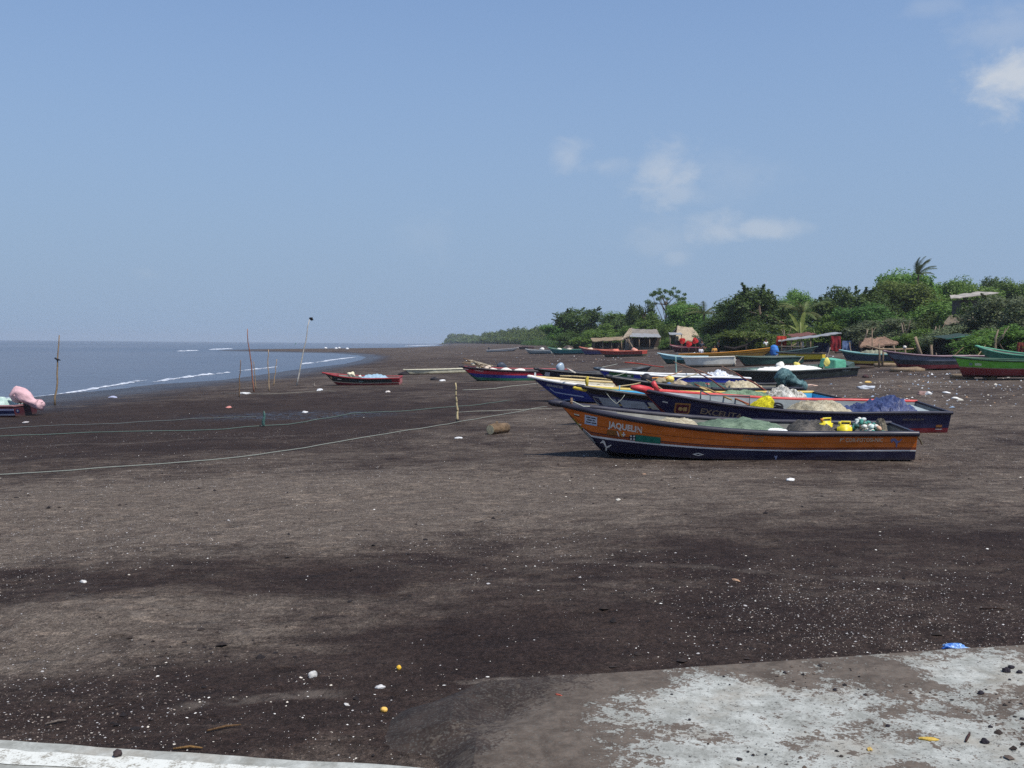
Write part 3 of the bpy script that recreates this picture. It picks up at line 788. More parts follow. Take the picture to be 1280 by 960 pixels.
# ---- loads that lie in the boats
def heap(boat, name, label, cat, u0, u1, h, mat, z0=.12, wfrac=.9, seed=1, rough=.06, yoff=0, group=None, profile=None, wrinkle=8, ang=0):
    """a pile of net, cloth or sheet lying in a boat, as a closed draped body"""
    L = abs(u1 - u0) * boat.L; uc = (u0 + u1) / 2; nx, ny = max(24, int(L / .05)), 24
    V = []; F = []
    def top(a, b, y):
        e = max(0, 1 - abs(a) ** 3.2) ** .55; g = max(0, 1 - abs(b) ** 2.6) ** .6
        pr = profile(a) if profile else 1
        rd = (1 - 2.2 * abs(mnoise.noise(Vector((a * L * 2.2 + seed * 3 + b, b * 1.1 - a * L * .6, seed * 1.7))))) * rough * .9 + (1 - 2.2 * abs(mnoise.noise(Vector((a * L * 5 + seed, b * 3 + a * L, seed * 2.7))))) * rough * .4
        nz = rd + .6 * mnoise.fractal(Vector((a * L * 1.5 + seed * 7, b * 1.4, seed)), .9, 2.1, 5) * rough * 1.3 + rough * .5 * math.sin(a * wrinkle * 3 + 3 * b + 2 * mnoise.noise(Vector((a * 4, b * 3, seed))))
        return z0 + (h * pr * (.35 * e + .65 * e * g) + nz * min(e * 2, 1))
    for i in range(nx + 1):
        a = -1 + 2 * i / nx; u = uc + (u1 - u0) / 2 * a
        w = max(.05, boat.yat(min(.97, max(.01, u)), boat.zs(min(.97, max(.01, u))) * .8) - .06) * wfrac
        for j in range(ny + 1):
            b = -1 + 2 * j / ny; y = yoff + b * w
            uu = min(.97, max(.01, u)); z = max(z0 + .005, top(a, b, y)); lim = max(.03, boat.yat(uu, min(z, boat.zs(uu))) - .06)
            V.append((a * L / 2, max(-lim, min(lim, y)), z))
    for i in range(nx):
        for j in range(ny): k = i * (ny + 1) + j; F.append((k, k + 1, k + ny + 2, k + ny + 1))
    n = len(V)
    for i in range(nx + 1):
        uu = min(.97, max(.01, uc + (u1 - u0) / 2 * (-1 + 2 * i / nx))); lim = max(.03, boat.yat(uu, min(z0, boat.zs(uu))) - .06)
        V += [(x, max(-lim, min(lim, y)), z0) for x, y, z in V[i * (ny + 1):(i + 1) * (ny + 1)]]
    for i in range(nx):
        for j in (0, ny): k = i * (ny + 1) + j; F.append((k, k + ny + 1, n + k + ny + 1, n + k))
    for i in (0, nx):
        for j in range(ny): k = i * (ny + 1) + j; F.append((k, k + 1, n + k + 1, n + k))
    V = [(x, y, z - z0) for x, y, z in V]
    o = recalc(mesh(name, V, F, mat, None, True, None, boat.frame(uc, 0, z0)))
    return tag(o, label, cat, group)

def sweep_blob(name, M, pts, radii, mat, rough=.05, seed=1, parent=None, seg=22, flat=1.0, per=5):
    """a cloth-wrapped shape swept along a bent path with folds"""
    P = [Vector(p) for p in pts]; n = (len(P) - 1) * per; V = []; F = []
    for i in range(n + 1):
        t = i / per; k = min(int(t), len(P) - 2); f = t - k
        p0 = P[max(k - 1, 0)]; p1 = P[k]; p2 = P[k + 1]; p3 = P[min(k + 2, len(P) - 1)]
        c = .5 * ((2 * p1) + (p2 - p0) * f + (2 * p0 - 5 * p1 + 4 * p2 - p3) * f * f + (3 * p1 - p0 - 3 * p2 + p3) * f ** 3)
        ff = f * f * (3 - 2 * f); r = radii[k] * (1 - ff) + radii[k + 1] * ff
        d = (p2 - p1).normalized(); u = Vector((0, 1, 0)); a = u; b = d.cross(a).normalized()
        for j in range(seg):
            th = 2 * math.pi * j / seg
            w = 1 + rough * 6 * mnoise.fractal(Vector((c.x * 3 + seed, th * 1.3, c.z * 3)), .8, 2.2, 4) / 3 + rough * .9 * math.sin(th * 5 + t * 2.2 + seed)
            V.append(c + (a * math.cos(th) * flat + b * math.sin(th)) * r * w)
    for i in range(n):
        for j in range(seg): F.append((i * seg + j, i * seg + (j + 1) % seg, (i + 1) * seg + (j + 1) % seg, (i + 1) * seg + j))
    F += [tuple(range(seg)), tuple(n * seg + j for j in range(seg))]
    return recalc(mesh(name, V, F, mat, parent, True, None, M))

STEEL = plain((70, 72, 76), .45, .15, 12, .1, 'engine_metal', .5)
def outboard(boat, label, cover, tilt=55, scale=1.0, cloth=True, y=0):
    """an outboard engine clamped to the transom, tilted up"""
    M = boat.frame(0, y, boat.zs(0) + .02) @ Matrix.Rotation(R(tilt), 4, 'Y') @ Matrix.Scale(scale, 4)
    e = tag(empty('outboard_engine', M), label, 'outboard engine')
    m = MB(); m.box((-.02, 0, -.08), (.07, .24, .26)); m.box((-.08, 0, .02), (.10, .12, .14)); bevel(m.build('clamp_bracket', [STEEL], e), .012)
    m = MB(); m.tube([(-.18, 0, .12), (-.18, 0, -.25), (-.19, 0, -.55)], [.075, .06, .045], 10, 0, .55); m.tube([(-.05, 0, -.66), (-.2, 0, -.66), (-.36, 0, -.66), (-.42, 0, -.66)], [.012, .055, .05, .02], 10)
    m.box((-.2, 0, -.52), (.34, .2, .014)); m.box((-.19, 0, -.72), (.10, .014, .2)); m.box((-.19, 0, -.58), (.1, .05, .14)); m.build('drive_leg', [STEEL], e, True)
    m = MB()
    for k in range(3):
        a = k * 2.094; T = Matrix.Translation((-.42, 0, -.66)) @ Matrix.Rotation(a, 4, 'X') @ Matrix.Rotation(.5, 4, 'Z')
        m.add([T @ Vector(v) for v in ((-.012, -.04, .02), (-.012, .04, .02), (-.02, .06, .09), (-.01, .0, .135), (0, -.06, .09), (.012, -.04, .02), (.012, .04, .02), (.004, .06, .09), (.012, 0, .135), (.02, -.06, .09))],
              [(0, 1, 2, 3, 4), (9, 8, 7, 6, 5), (0, 5, 6, 1), (1, 6, 7, 2), (2, 7, 8, 3), (3, 8, 9, 4), (4, 9, 5, 0)])
    m.build('propeller', [STEEL], e)
    m = MB(); m.tube([(-.05, 0, .2), (.2, 0, .24), (.5, .02, .28)], [.025, .02, .022], 8); m.build('tiller_arm', [STEEL], e, True)
    if cloth:
        sweep_blob('cloth_cover', None, [(.06, 0, .26), (-.04, 0, .46), (-.2, 0, .56), (-.30, 0, .40), (-.26, 0, .12), (-.22, 0, -.2), (-.24, 0, -.5), (-.30, 0, -.66), (-.40, 0, -.78)],
                   [.10, .24, .29, .29, .26, .20, .19, .24, .10], cover, .085, 3, e)
    else:
        bm = bmesh.new(); bmesh.ops.create_icosphere(bm, subdivisions=3, radius=1)
        for v in bm.verts:
            c = v.co; k = (abs(c.x) ** 3 + abs(c.y) ** 3 + abs(c.z) ** 3) ** (1 / 3); c = c / k
            v.co = Vector((-.16 + c.x * .27, c.y * .17, .36 + c.z * .25 - .05 * c.x))
        me = bpy.data.meshes.new('engine_cowling'); bm.to_mesh(me); bm.free(); me.materials.append(cover)
        me.polygons.foreach_set('use_smooth', [True] * len(me.polygons))
        o = bpy.data.objects.new('engine_cowling', me); COL.objects.link(o); o.parent = e
    return e

def oar(label, a, b, mat_shaft, mat_blade=None, r=.022, group='oars and poles lying in the boats', blade=True, name='oar'):
    a, b = Vector(a), Vector(b); d = b - a; L = d.length
    q = d.to_track_quat('X', 'Z'); M = Matrix.Translation(a) @ q.to_matrix().to_4x4()
    o = tag(empty(name, M), label, 'oar' if blade else 'pole', group)
    m = MB(); n = 8
    m.tube([(L * i / n, .015 * math.sin(i * 1.3), .02 * math.sin(i * .7)) for i in range(n + 1)], [r * (1 - .25 * i / n) for i in range(n + 1)], 8)
    m.build('shaft', [mat_shaft], o, True)
    if blade:
        m = MB(); m.tube([(-.02 + L * .0, 0, 0), (.08, 0, 0), (.28, 0, 0), (.5, 0, 0), (.62, 0, 0)], [.05, .085, .09, .05, .022], 8, 0, .22); m.build('blade', [mat_blade or mat_shaft], o, True)
    return o

def cordage(name, pts, r, mat, label=None, cat=None, sag=0, seg=6, kind=None, n=None, parent=None):
    pts = [Vector(p) for p in pts]; out = []
    for a, b in zip(pts, pts[1:]):
        k = n or 8
        for i in range(k):
            t = i / k; p = a.lerp(b, t); p.z -= sag * 4 * t * (1 - t); out.append(p)
    out.append(pts[-1]); m = MB(); m.tube(out, r, seg)
    o = m.build(name, [mat], parent, True)
    return tag(o, label, cat, kind=kind) if label else o

# ------------------------------------------------------------------ the boats, from the nearest back
NAVY, WHITE, CREAM = (22, 24, 62), (226, 224, 216), (206, 192, 160)
LETTER = plain((222, 214, 200), .6, .1, 30, .05, 'sign_paint_white'); LETTER_DIM = plain((150, 130, 104), .6, .25, 40, .05, 'sign_paint_worn')
ROPE_PALE = plain((170, 172, 158), .9, .2, 40, .3, 'pale_rope'); ROPE_TEAL = plain((92, 108, 100), .9, .2, 40, .3, 'green_rope')
POLE = wood((150, 128, 100)); POLE2 = wood((128, 104, 82)); POLER = wood((168, 92, 62))
YEL = plain((226, 206, 40), .45, .12, 6, .2, 'yellow_plastic', .5)
GREEN_NET = net_mat((84, 104, 86), (128, 146, 122)); BEIGE_NET = net_mat((150, 138, 112), (204, 194, 166)); TEAL_NET = net_mat((52, 74, 70), (92, 112, 104))
WHITE_NET = net_mat((196, 192, 178), (240, 236, 224)); GREY_NET = net_mat((62, 60, 58), (112, 106, 98))

# 1 orange and navy boat
OR = (212, 108, 30)
b1 = Boat('long orange and navy wooden boat lettered JAQUELIN, nearest the camera', (1128, 571.5), (699, 570.5), 1.05, .60, .60, 1.75,
          [(.43, (24, 22, 52)), (.475, (228, 224, 216)), (.53, (150, 72, 30)), (.553, (70, 34, 40)), (.70, OR), (.712, (104, 46, 22)), (1, OR)], (38, 36, 48), (128, 126, 116), (92, 86, 80), .055, 3, .115, .3,
          transom=(214, 130, 40), nose=.22)
DK = plain((38, 38, 58), .6, .2, 20, .05, 'sign_paint_dark')
b1.text('JAQUELIN', b1.un(762), .725, .17, LETTER, .62, 1.0, bold=.006)
b1.text('JT', b1.un(797), .735, .14, plain((190, 110, 60), .6, .2, 30, .05), .13, 1.0)
b1.text('P° COR-POTOSI-NIC', b1.un(1050), .745, .105, plain((214, 186, 150), .6, .15, 30, .05, 'sign_paint_cream'), .82, 1.0, bold=.002)
b1.text('ZAPATERA', b1.un(930), .83, .06, LETTER_DIM, .40, 1.0, name='worn_lettering'); b1.text('POTOSI', b1.un(930), .73, .06, LETTER_DIM, .38, 1.0, name='worn_lettering')
def near(b, px, f): u = b.un(px); return u * b.L, f * b.zs(u)
def quad_px(b, name, x0, x1, f0, f1, mat, off=.006, **k): return b.strip(name, b.un(x0), b.un(x1), f0, f1, mat, off, 8, **k)
WORN_WHITE = plain((198, 200, 206), .6, .1, 20, .05, 'sticker_white'); quad_px(b1, 'sticker', 731, 747, .70, .90, WORN_WHITE)
for k, (x0, x1) in enumerate([(733, 738), (739, 745), (734, 740), (741, 744), (733, 739), (740, 746)]):
    quad_px(b1, 'sticker_print', x0, x1, .845 - .052 * (k // 2), .868 - .052 * (k // 2), DK, .008)
quad_px(b1, 'sticker_print', 732, 746, .705, .725, plain((150, 176, 206), .6, .1), .008)
quad_px(b1, 'name_plate', 717, 724, .85, .875, plain((226, 216, 190), .6, .1), .006); quad_px(b1, 'name_plate', 717.5, 724.5, .83, .848, plain((50, 34, 30), .7, .1), .006)
GRN = plain((30, 112, 92), .5, .15, 10, .05, 'green_sign_paint'); quad_px(b1, 'green_panel', 796, 828, .47, .64, GRN, .007)
# white bracket at the bow end of the stripe
quad_px(b1, 'stripe_bracket', 720, 723, .50, .68, LETTER, .008); quad_px(b1, 'stripe_bracket', 720, 727, .655, .68, LETTER, .009)
def disc(cx, cz, r, n=14, a0=0): return [(cx + r * math.cos(a0 + k * 6.2832 / n), cz + r * math.sin(a0 + k * 6.2832 / n)) for k in range(n)]
x, z = near(b1, 792.5, .555); b1.decal('ball_emblem', [disc(x, z, .062)], DK, off=.008)
b1.decal('ball_emblem', [disc(x + .04 * math.cos(a), z + .04 * math.sin(a), .019, 8) for a in (.8, 2.35, 3.9, 5.5)], LETTER, off=.010)
for k, x0 in enumerate((774, 778, 781)):
    x, z = near(b1, x0, .60); b1.decal('small_mark', [[(x + .03, z + .05), (x + .005, z + .05), (x - .03, z - .05), (x - .005, z - .05)]] if k < 2 else [[(x - .035, z - .012), (x + .035, z - .012), (x + .035, z + .012), (x - .035, z + .012)], [(x - .012, z - .04), (x + .012, z - .04), (x + .012, z + .05), (x - .012, z + .05)]], LETTER if k != 1 else plain((200, 150, 60), .6, .1), off=.008 + .001 * k)
x, z = near(b1, 766, .605); b1.decal('faded_flag', [[(x + .09, z + .05), (x - .09, z + .05), (x - .09, z - .05), (x + .09, z - .05)]], plain((140, 92, 44), .7, .3, 30), off=.006)
# leaping animal emblems
CAT = [(-.46, .10), (-.30, .22), (-.10, .24), (.05, .16), (.18, .02), (.30, -.02), (.50, .20), (.56, .22), (.54, .14), (.36, -.10), (.22, -.14), (.20, -.30), (.17, -.52), (.08, -.56), (.07, -.30), (.00, -.14), (-.16, .02), (-.26, -.06), (-.36, -.14), (-.40, -.08), (-.32, .06), (-.44, .02)]
def emblem(b, px, f, size, mat, pts=CAT, flip=1):
    x, z = near(b, px, f); sg = -1 if b.side > 0 else 1
    bm = [[(x + sg * flip * a * size, z + c * size) for a, c in pts]]
    b.decal('leaping_emblem', bm, mat, off=.009)
emblem(b1, 1119, .77, .22, plain((118, 116, 148), .6, .1, 30))
emblem(b1, 759, .29, .25, LETTER, [(-.34, .30), (-.26, .44), (-.14, .42), (-.04, .22), (.02, .02), (.08, -.06), (.30, .08), (.40, .14), (.42, .06), (.22, -.12), (.10, -.18), (.08, -.42), (-.02, -.44), (-.02, -.14), (-.14, .10), (-.22, .22), (-.40, .16), (-.46, .22)])
x, z = near(b1, 876, .26)
def lens(cx, cz, a, c): return [(cx + a * k, cz + c * (1 - abs(k))) for k in (-1, -.5, 0, .5, 1)] + [(cx + a * k, cz - c * (1 - abs(k))) for k in (.5, 0, -.5)]
b1.decal('diamond_emblem', [lens(x, z, .115, .032)], LETTER, off=.007); b1.decal('diamond_emblem', [lens(x, z, .055, .014)], DK, off=.009)
x, z = near(b1, 973, .22); b1.decal('small_mark', [[(x - .03, z + .04), (x - .012, z + .04), (x + .0, z), (x + .012, z + .04), (x + .03, z + .04), (x + .008, z - .01), (x + .01, z - .05), (x - .01, z - .05)]], plain((150, 160, 190), .6, .1), off=.007)
# worn primer on the forefoot
WP = plain((178, 182, 178), .8, .25, 30, .2, 'bare_primer')
def foot_patch(b, us, f1, mat, name):
    V = []; n = len(us)
    for i, u in enumerate(us):
        z0 = b.zk(u) + .02; z1 = min(z0 + f1 * (.6 + .8 * mnoise.noise(Vector((i * 1.7, 3, 0)))), b.zs(u) - .05)
        for z in (z0, z1): V.append((u * b.L, b.side * (b.yat(u, z) + .006), z))
    return mesh(name, V, [(2 * i, 2 * i + 1, 2 * i + 3, 2 * i + 2) for i in range(n - 1)], mat, b.o)
foot_patch(b1, [.895 + .004 * i for i in range(10)], .07, WP, 'worn_patch'); foot_patch(b1, [.934 + .004 * i for i in range(8)], .07, plain((170, 172, 70), .8, .25, 30, .2, 'bare_primer'), 'worn_patch')
# bow post, ropes
m = MB(); z = b1.zs(.965); m.tube([(.965 * b1.L, 0, z - .05), (.965 * b1.L, 0, z + .16)], .022, 8); m.tube([(.962 * b1.L, -.14, z + .08), (.968 * b1.L, .14, z + .09)], .018, 8); m.build('mooring_bitt', [POLE2], b1.o, True)
tag(cordage('mooring_rope', [b1.pt(.965, 0, b1.zs(.965) + .10), b1.pt(.93, -.1, b1.zs(.93) + .02), b1.pt(.91, -.2, b1.zs(.91) + .03)], .011, ROPE_PALE), 'pale rope tied round the bow post of the orange boat', 'rope')

heap(b1, 'fishing_net', 'long grey green fishing net mounded in the orange boat', 'fishing net', b1.u_of(1000), b1.u_of(845), .62, GREEN_NET, .12, .97, 3, .03, profile=lambda a: .9 + .1 * math.cos(a * 2))
heap(b1, 'fishing_net', 'pale beige net heaped at the bow end of the orange boat', 'fishing net', b1.u_of(884), b1.u_of(806), .60, BEIGE_NET, .14, .93, 9, .03, wrinkle=3)
heap(b1, 'fishing_net', 'brown grey net tail in the orange boat, beside the yellow jugs', 'fishing net', b1.u_of(1060), b1.u_of(980), .56, GREY_NET, .12, .9, 14, .05)
heap(b1, 'cloth_strip', 'white cloth strip lying on the green net in the orange boat', 'cloth', b1.u_of(977), b1.u_of(951), .04, plain((232, 232, 226), .8, .05), .60, .10, 4, .01, yoff=.50)
def jug(b, u, y, z, label, rz, lid=(190, 120, 40)):
    M = b.frame(u, y, z, rz); j = tag(empty('plastic_jug', M), label, 'plastic jug')
    m = MB(); m.box((0, 0, .14), (.30, .2, .28), None, 0, .86); o = bevel(m.build('body', [YEL], j), .045, 3); o.data.polygons.foreach_set('use_smooth', [True] * len(o.data.polygons))
    m = MB(); m.tube([(-.10, 0, .27), (-.10, 0, .33), (.06, 0, .33), (.10, 0, .27)], .018, 8); m.build('handle', [YEL], j, True)
    m = MB(); m.tube([(.09, .0, .27), (.09, 0, .33)], .03, 10); m.build('cap', [plain(lid, .5, .1)], j, True)
jug(b1, b1.u_of(1029), .16, .48, 'yellow jug with orange cap, left of the pair in the orange boat', .3)
jug(b1, b1.u_of(1047), .42, .45, 'yellow ribbed jug, right of the pair in the orange boat', -.15, (210, 196, 60))
fm = [plain(c, .55, .12, 20, .1, 'net_float') for c in ((222, 216, 202), (66, 132, 118), (208, 168, 136), (196, 214, 204), (52, 86, 78), (190, 196, 190))]
bm = bmesh.new(); bmesh.ops.create_uvsphere(bm, u_segments=12, v_segments=8, radius=1)
for v in bm.verts: v.co = Vector((v.co.x * .062, v.co.y * .043, v.co.z * .043))
flo = []
for k, mt in enumerate(fm):
    me = bpy.data.meshes.new('net_float'); bm.to_mesh(me); me.materials.append(mt); me.polygons.foreach_set('use_smooth', [True] * len(me.polygons)); flo.append(me)
bm.free()
fl_names = ('chalky white', 'teal', 'peach', 'pale mint', 'dark green', 'grey')
fr_ = random.Random(5)
for i in range(70):
    k = fr_.choice((0, 0, 1, 1, 2, 3, 4, 5)); o = bpy.data.objects.new('net_float', flo[k]); COL.objects.link(o)
    px = 1060 + 36 * fr_.random(); t = (px - 1078) / 19; zz = .52 + (.27 * (1 - t * t) + .02) * fr_.random(); y = fr_.uniform(-.30, .56)
    o.matrix_world = b1.frame(b1.u_of(px), y, zz - abs(y - .2) * .12) @ Matrix.Rotation(fr_.uniform(0, 3), 4, 'Z') @ Matrix.Rotation(fr_.uniform(-.8, .8), 4, 'Y')
    tag(o, fl_names[k] + ' oval net float in the float pile of the orange boat', 'net float', 'net floats piled at the stern of the orange boat')
heap(b1, 'fishing_net', 'dark net under the pile of floats in the orange boat', 'fishing net', b1.u_of(1100), b1.u_of(1054), .50, GREY_NET, .12, .8, 22, .06)
heap(b1, 'mesh_bag', 'grey mesh bag leaning behind the floats at the stern of the orange boat', 'mesh bag', b1.u_of(1103), b1.u_of(1090), .62, net_mat((96, 90, 78), (150, 142, 124)), .12, .42, 27, .05, yoff=.15)
tag(cordage('stern_rope', [b1.pt(0.0, .3, .6), b1.pt(-.012, .34, .57), b1.pt(-.03, .35, .42), b1.pt(-.035, .36, .34)], .02, plain((88, 84, 70), .9, .3)), 'frayed rope hanging over the stern of the orange boat', 'rope')

# 2 navy boat with the red rail
b2 = Boat('navy boat with red far rail and red nose, lettered EXCELITA', (1164, 538.5), (799, 543), 1.12, .66, .62, 1.85,
          [(.36, (120, 24, 34)), (1, (24, 26, 66))], (30, 28, 44), (136, 142, 142), (150, 152, 150), .045, 7, .12, .3, railin=(196, 66, 62), nose=.20, transom=(30, 32, 72), benches=2)
m = MB(); u = .985; m.tube([((1 - .03) * b2.L, 0, b2.zs(.97) + .0), (b2.L + .06, 0, b2.zs(1) + .03), (b2.L + .26, 0, b2.zs(1) + .05)], [.12, .11, .06], 10, 0, .8); m.box((.955 * b2.L, 0, b2.zs(.95) + .13), (.10, .10, .26), Matrix.Rotation(.5, 3, 'Y')); m.build('nose_block', [paint((206, 62, 66), .3)], b2.o, True)
b2.text('EXCELITA', b2.un(866), .66, .20, LETTER_DIM, .98, 1.0, bold=.003, shear=.1)
x, z = near(b2, 846, .66)
SH = [(-.17, .2), (.17, .2), (.17, -.02), (.10, -.17), (0, -.22), (-.10, -.17), (-.17, -.02)]
b2.decal('crest', [[(x + a, z + c) for a, c in SH]], plain((170, 118, 62), .6, .2, 30, .05), off=.007); b2.decal('crest', [[(x + a * .8, z + c * .8) for a, c in SH]], plain((92, 30, 44), .6, .2, 30, .05), off=.009)
b2.decal('crest', [[(x - .12, z - .12), (x + .12, z - .12), (x + .15, z - .06), (x - .15, z - .06)], disc(x + .04, z + .05, .05, 10), [(x - .1, z + .1), (x - .02, z + .1), (x - .02, z + .0), (x - .1, z + .0)]], plain((200, 160, 96), .6, .2, 30, .05), off=.011)
VM = plain((176, 158, 116), .6, .2, 30, .05, 'sign_paint_gold')
for k, (d, w, mt) in enumerate(((0, .035, LETTER), (.075, .05, VM), (.15, .035, LETTER))):
    for sg in (-1, 1):
        x, z = near(b2, 887, .42); xt = x + sg * (.30 - d); xb = x + sg * (.09 - d * .45)
        b2.decal('chevron', [[(xt, z + .10), (xt - sg * w, z + .10), (xb - sg * w * .8, z - .13), (xb, z - .13)]], mt, off=.008 + .001 * k)
x, z = near(b2, 922, .62); b2.decal('round_emblem', [disc(x, z, .05)], plain((92, 44, 60), .6, .2), off=.007)
quad_px(b2, 'name_plate', 823, 829, .80, .83, LETTER, .007); quad_px(b2, 'name_plate', 1162, 1170, .40, .50, plain((150, 100, 50), .6, .2), .007); quad_px(b2, 'small_plate', 1162, 1171, .30, .33, plain((190, 190, 190), .6, .1), .008)
b2.text('NICARAGUA', b2.un(1116), .70, .07, LETTER_DIM, .6, 1.0, name='worn_lettering')
m = MB(); ua, ub = b2.u_of(872), b2.u_of(918); ya = b2.side
za, zb = b2.zs(ua), b2.zs(ub)
m.tube([(ua * b2.L, .55, za - .05), (ua * b2.L, .55, za + .16), (ub * b2.L, .6, zb + .24), (ub * b2.L, .6, zb - .05)], .018, 8)
m.tube([(ua * b2.L, -.1, za - .1), (ua * b2.L, -.1, za + .16)], .018, 8); m.tube([(ua * b2.L, .55, za + .16), (ua * b2.L, -.1, za + .16)], .016, 8); m.build('hand_rail', [plain((96, 98, 102), .5, .2)], b2.o, True)
m = MB(); m.box((.055 * b2.L, 0, .42), (.36, 1.25, .30)); bevel(m.build('stern_locker', [paint((150, 158, 156), .4)], b2.o), .012)
heap(b2, 'fishing_net', 'beige net spread under the red rail of the navy boat', 'fishing net', b2.u_of(1058), b2.u_of(984), .62, BEIGE_NET, .12, .95, 31, .05)
BT = NT('blue_tarp'); v = BT.obj(); f = BT.noise(5, 6, .65, v, .8); BLUE_TARP = BT.set(BT.mix(BT.ramp(f, .3, .7), srgb(36, 44, 84), srgb(72, 84, 124)), .42, BT.bump(f, .8, .08), .5)
heap(b2, 'blue_tarpaulin', 'crumpled dark blue tarpaulin humped over gear in the navy boat', 'tarpaulin', b2.u_of(1140), b2.u_of(1050), .53, BLUE_TARP, .12, .96, 37, .10, profile=lambda a: .90 + .42 * math.exp(-((a + .40) / .42) ** 2), wrinkle=13)
sweep_blob('mesh_bag', b2.frame(b2.u_of(941), .30, .44), [(.16, 0, -.02), (.14, 0, .12), (-.02, 0, .30), (-.12, 0, .46), (-.16, 0, .55)], [.20, .26, .24, .16, .04], net_mat((160, 150, 30), (240, 226, 50), 'yellow_net', 18), .05, 4)
tag(bpy.data.objects['mesh_bag.001'], 'bright yellow mesh bag standing at the rail of the navy boat', 'mesh bag')
M = b2.frame(b2.u_of(957), .28, .46); m = MB()
for k in range(7): m.tube([(.16 * math.cos(a) * (1 + .1 * math.sin(k + a)), .13 * math.sin(a), .05 * k + .025 * math.sin(a * 2 + k)) for a in [i * 6.2832 / 14 for i in range(15)]], .022, 6, caps=False)
tag(m.build('rope_coil', [plain((30, 28, 34), .8, .3, 30)], None, True, M), 'black coiled rope beside the yellow mesh bag', 'rope')

# 3 boat with the turquoise inside
b3 = Boat('black railed boat with turquoise inside and grey panels along its bow', (1035, 519), (722, 531.5), 1.10, .66, .62, 1.75,
          [(.62, (26, 34, 92)), (.66, (196, 176, 90)), (.86, (28, 34, 80)), (1, (30, 30, 36))], (30, 30, 34), (74, 168, 208), (88, 186, 220), .05, 6, .13, .35, railin=(206, 178, 92), benches=3, floor=(60, 140, 190))
for x0, x1, c in ((742, 763, (156, 164, 168)), (765.5, 792, (156, 164, 168)), (795, 834, (180, 178, 160))):
    ua, ub = b3.un(x0), b3.un(x1); V = []
    for i in range(9):
        u = ua + (ub - ua) * i / 8
        for f in (.58, .80):
            uu = u + (.022 if f > .7 else 0) ; z = f * b3.zs(uu); V.append((uu * b3.L, b3.side * (b3.yat(uu, z) + .007), z))
    mesh('painted_panel', V, [(2 * i, 2 * i + 1, 2 * i + 3, 2 * i + 2) for i in range(8)], paint(c, .3), b3.o)
x, z = near(b3, 797, .36); b3.decal('wing_emblem', [[(x - .14, z - .06), (x - .10, z - .06), (x - .02, z + .06), (x - .06, z + .06)], [(x + .14, z - .06), (x + .10, z - .06), (x + .02, z + .06), (x + .06, z + .06)], [(x - .14, z + .07), (x + .14, z + .07), (x + .14, z + .05), (x - .14, z + .05)], [(x - .14, z - .05), (x + .14, z - .05), (x + .14, z - .07), (x - .14, z - .07)]], LETTER, off=.008)
KN = plain((206, 182, 70), .85, .2, 20, .3, 'yellow_rope')
sweep_blob('rope_lashing', b3.frame(.985, 0, b3.zs(.985) - .08), [(-.18, 0, 0), (0, 0, .03), (.2, 0, .06), (.34, 0, .07)], [.05, .075, .065, .03], KN, .06, 8, None, 14); tag(bpy.data.objects['rope_lashing'], 'yellow rope wound round the bow of the turquoise boat', 'rope')
sweep_blob('rope_knot', b3.frame(.975, 0, b3.zs(.985) + .09), [(0, 0, -.06), (0.02, 0, .06), (0, 0, .2)], [.03, .05, .03], KN, .08, 9, None, 12); tag(bpy.data.objects['rope_knot'], 'yellow rope knot on top of the bow lashing', 'rope')
tag(cordage('mooring_rope', [b3.pt(.93, .26, 1.0), b3.pt(.915, .38, .80), b3.pt(.90, .45, .68), b3.pt(.885, .48, .80), b3.pt(.875, .48, .92)], .008, ROPE_PALE), 'loop of pale rope hung from the black rail over the grey panels', 'rope')
m = MB(); m.tube([(.86 * b3.L, 0, b3.zs(.86) - .05), (.86 * b3.L, 0, b3.zs(.86) + .16)], .014, 8); m.build('mooring_bitt', [plain((120, 170, 190), .5, .1)], b3.o, True)
heap(b3, 'fishing_net', 'smooth green net mounded behind the red rail, in the turquoise boat', 'fishing net', b3.u_of(958), b3.u_of(832), .78, net_mat((92, 118, 92), (140, 160, 130)), .12, .95, 41, .05, profile=lambda a: .80 - .28 * a)
heap(b3, 'fishing_net', 'white net bundle with dark folds behind the yellow mesh bag', 'fishing net', b3.u_of(998), b3.u_of(950), .66, net_mat((96, 92, 80), (240, 236, 224)), .12, .8, 43, .10)

# 4 navy boat with the white rail
b4 = Boat('navy boat with white rail and white chevron on its bow', (884, 503), (664, 501.5), .97, .62, .56, 1.6,
          [(.12, (120, 130, 150)), (.30, (26, 44, 120)), (.72, (28, 48, 128)), (1, (28, 36, 96))], (232, 228, 220), (208, 200, 178), (214, 206, 186), .055, 5, .16, .3, railin=(206, 182, 128))
x, z = near(b4, 690, .64)
def band(p, w): return [[(a[0], a[1]), (c[0], c[1]), (c[0], c[1] - w), (a[0], a[1] - w)] for a, c in zip(p, p[1:])]
pp = [near(b4, 689, .68), near(b4, 696, .53), near(b4, 734, .44)]
b4.decal('chevron_stripe', band(pp, .045), plain((176, 184, 206), .6, .1), off=.008)
b4.decal('chevron_stripe', band([near(b4, 676, .50), near(b4, 684, .55), near(b4, 689, .57)], .016), plain((120, 140, 190), .6, .1), off=.008)
b4.decal('chevron_stripe', band([near(b4, 694, .16), near(b4, 706, .18), near(b4, 722, .26)], .03), plain((176, 190, 220), .6, .1), off=.008)
b4.text('ARRANCUR', b4.un(685), .745, .13, plain((186, 178, 170), .6, .15, 30), .66, 1.0, bold=.004)
m = MB(); m.box((.975 * b4.L, 0, b4.zs(.97) + .09), (.06, .06, .2)); m.build('mooring_bitt', [paint((230, 228, 222), .2)], b4.o)
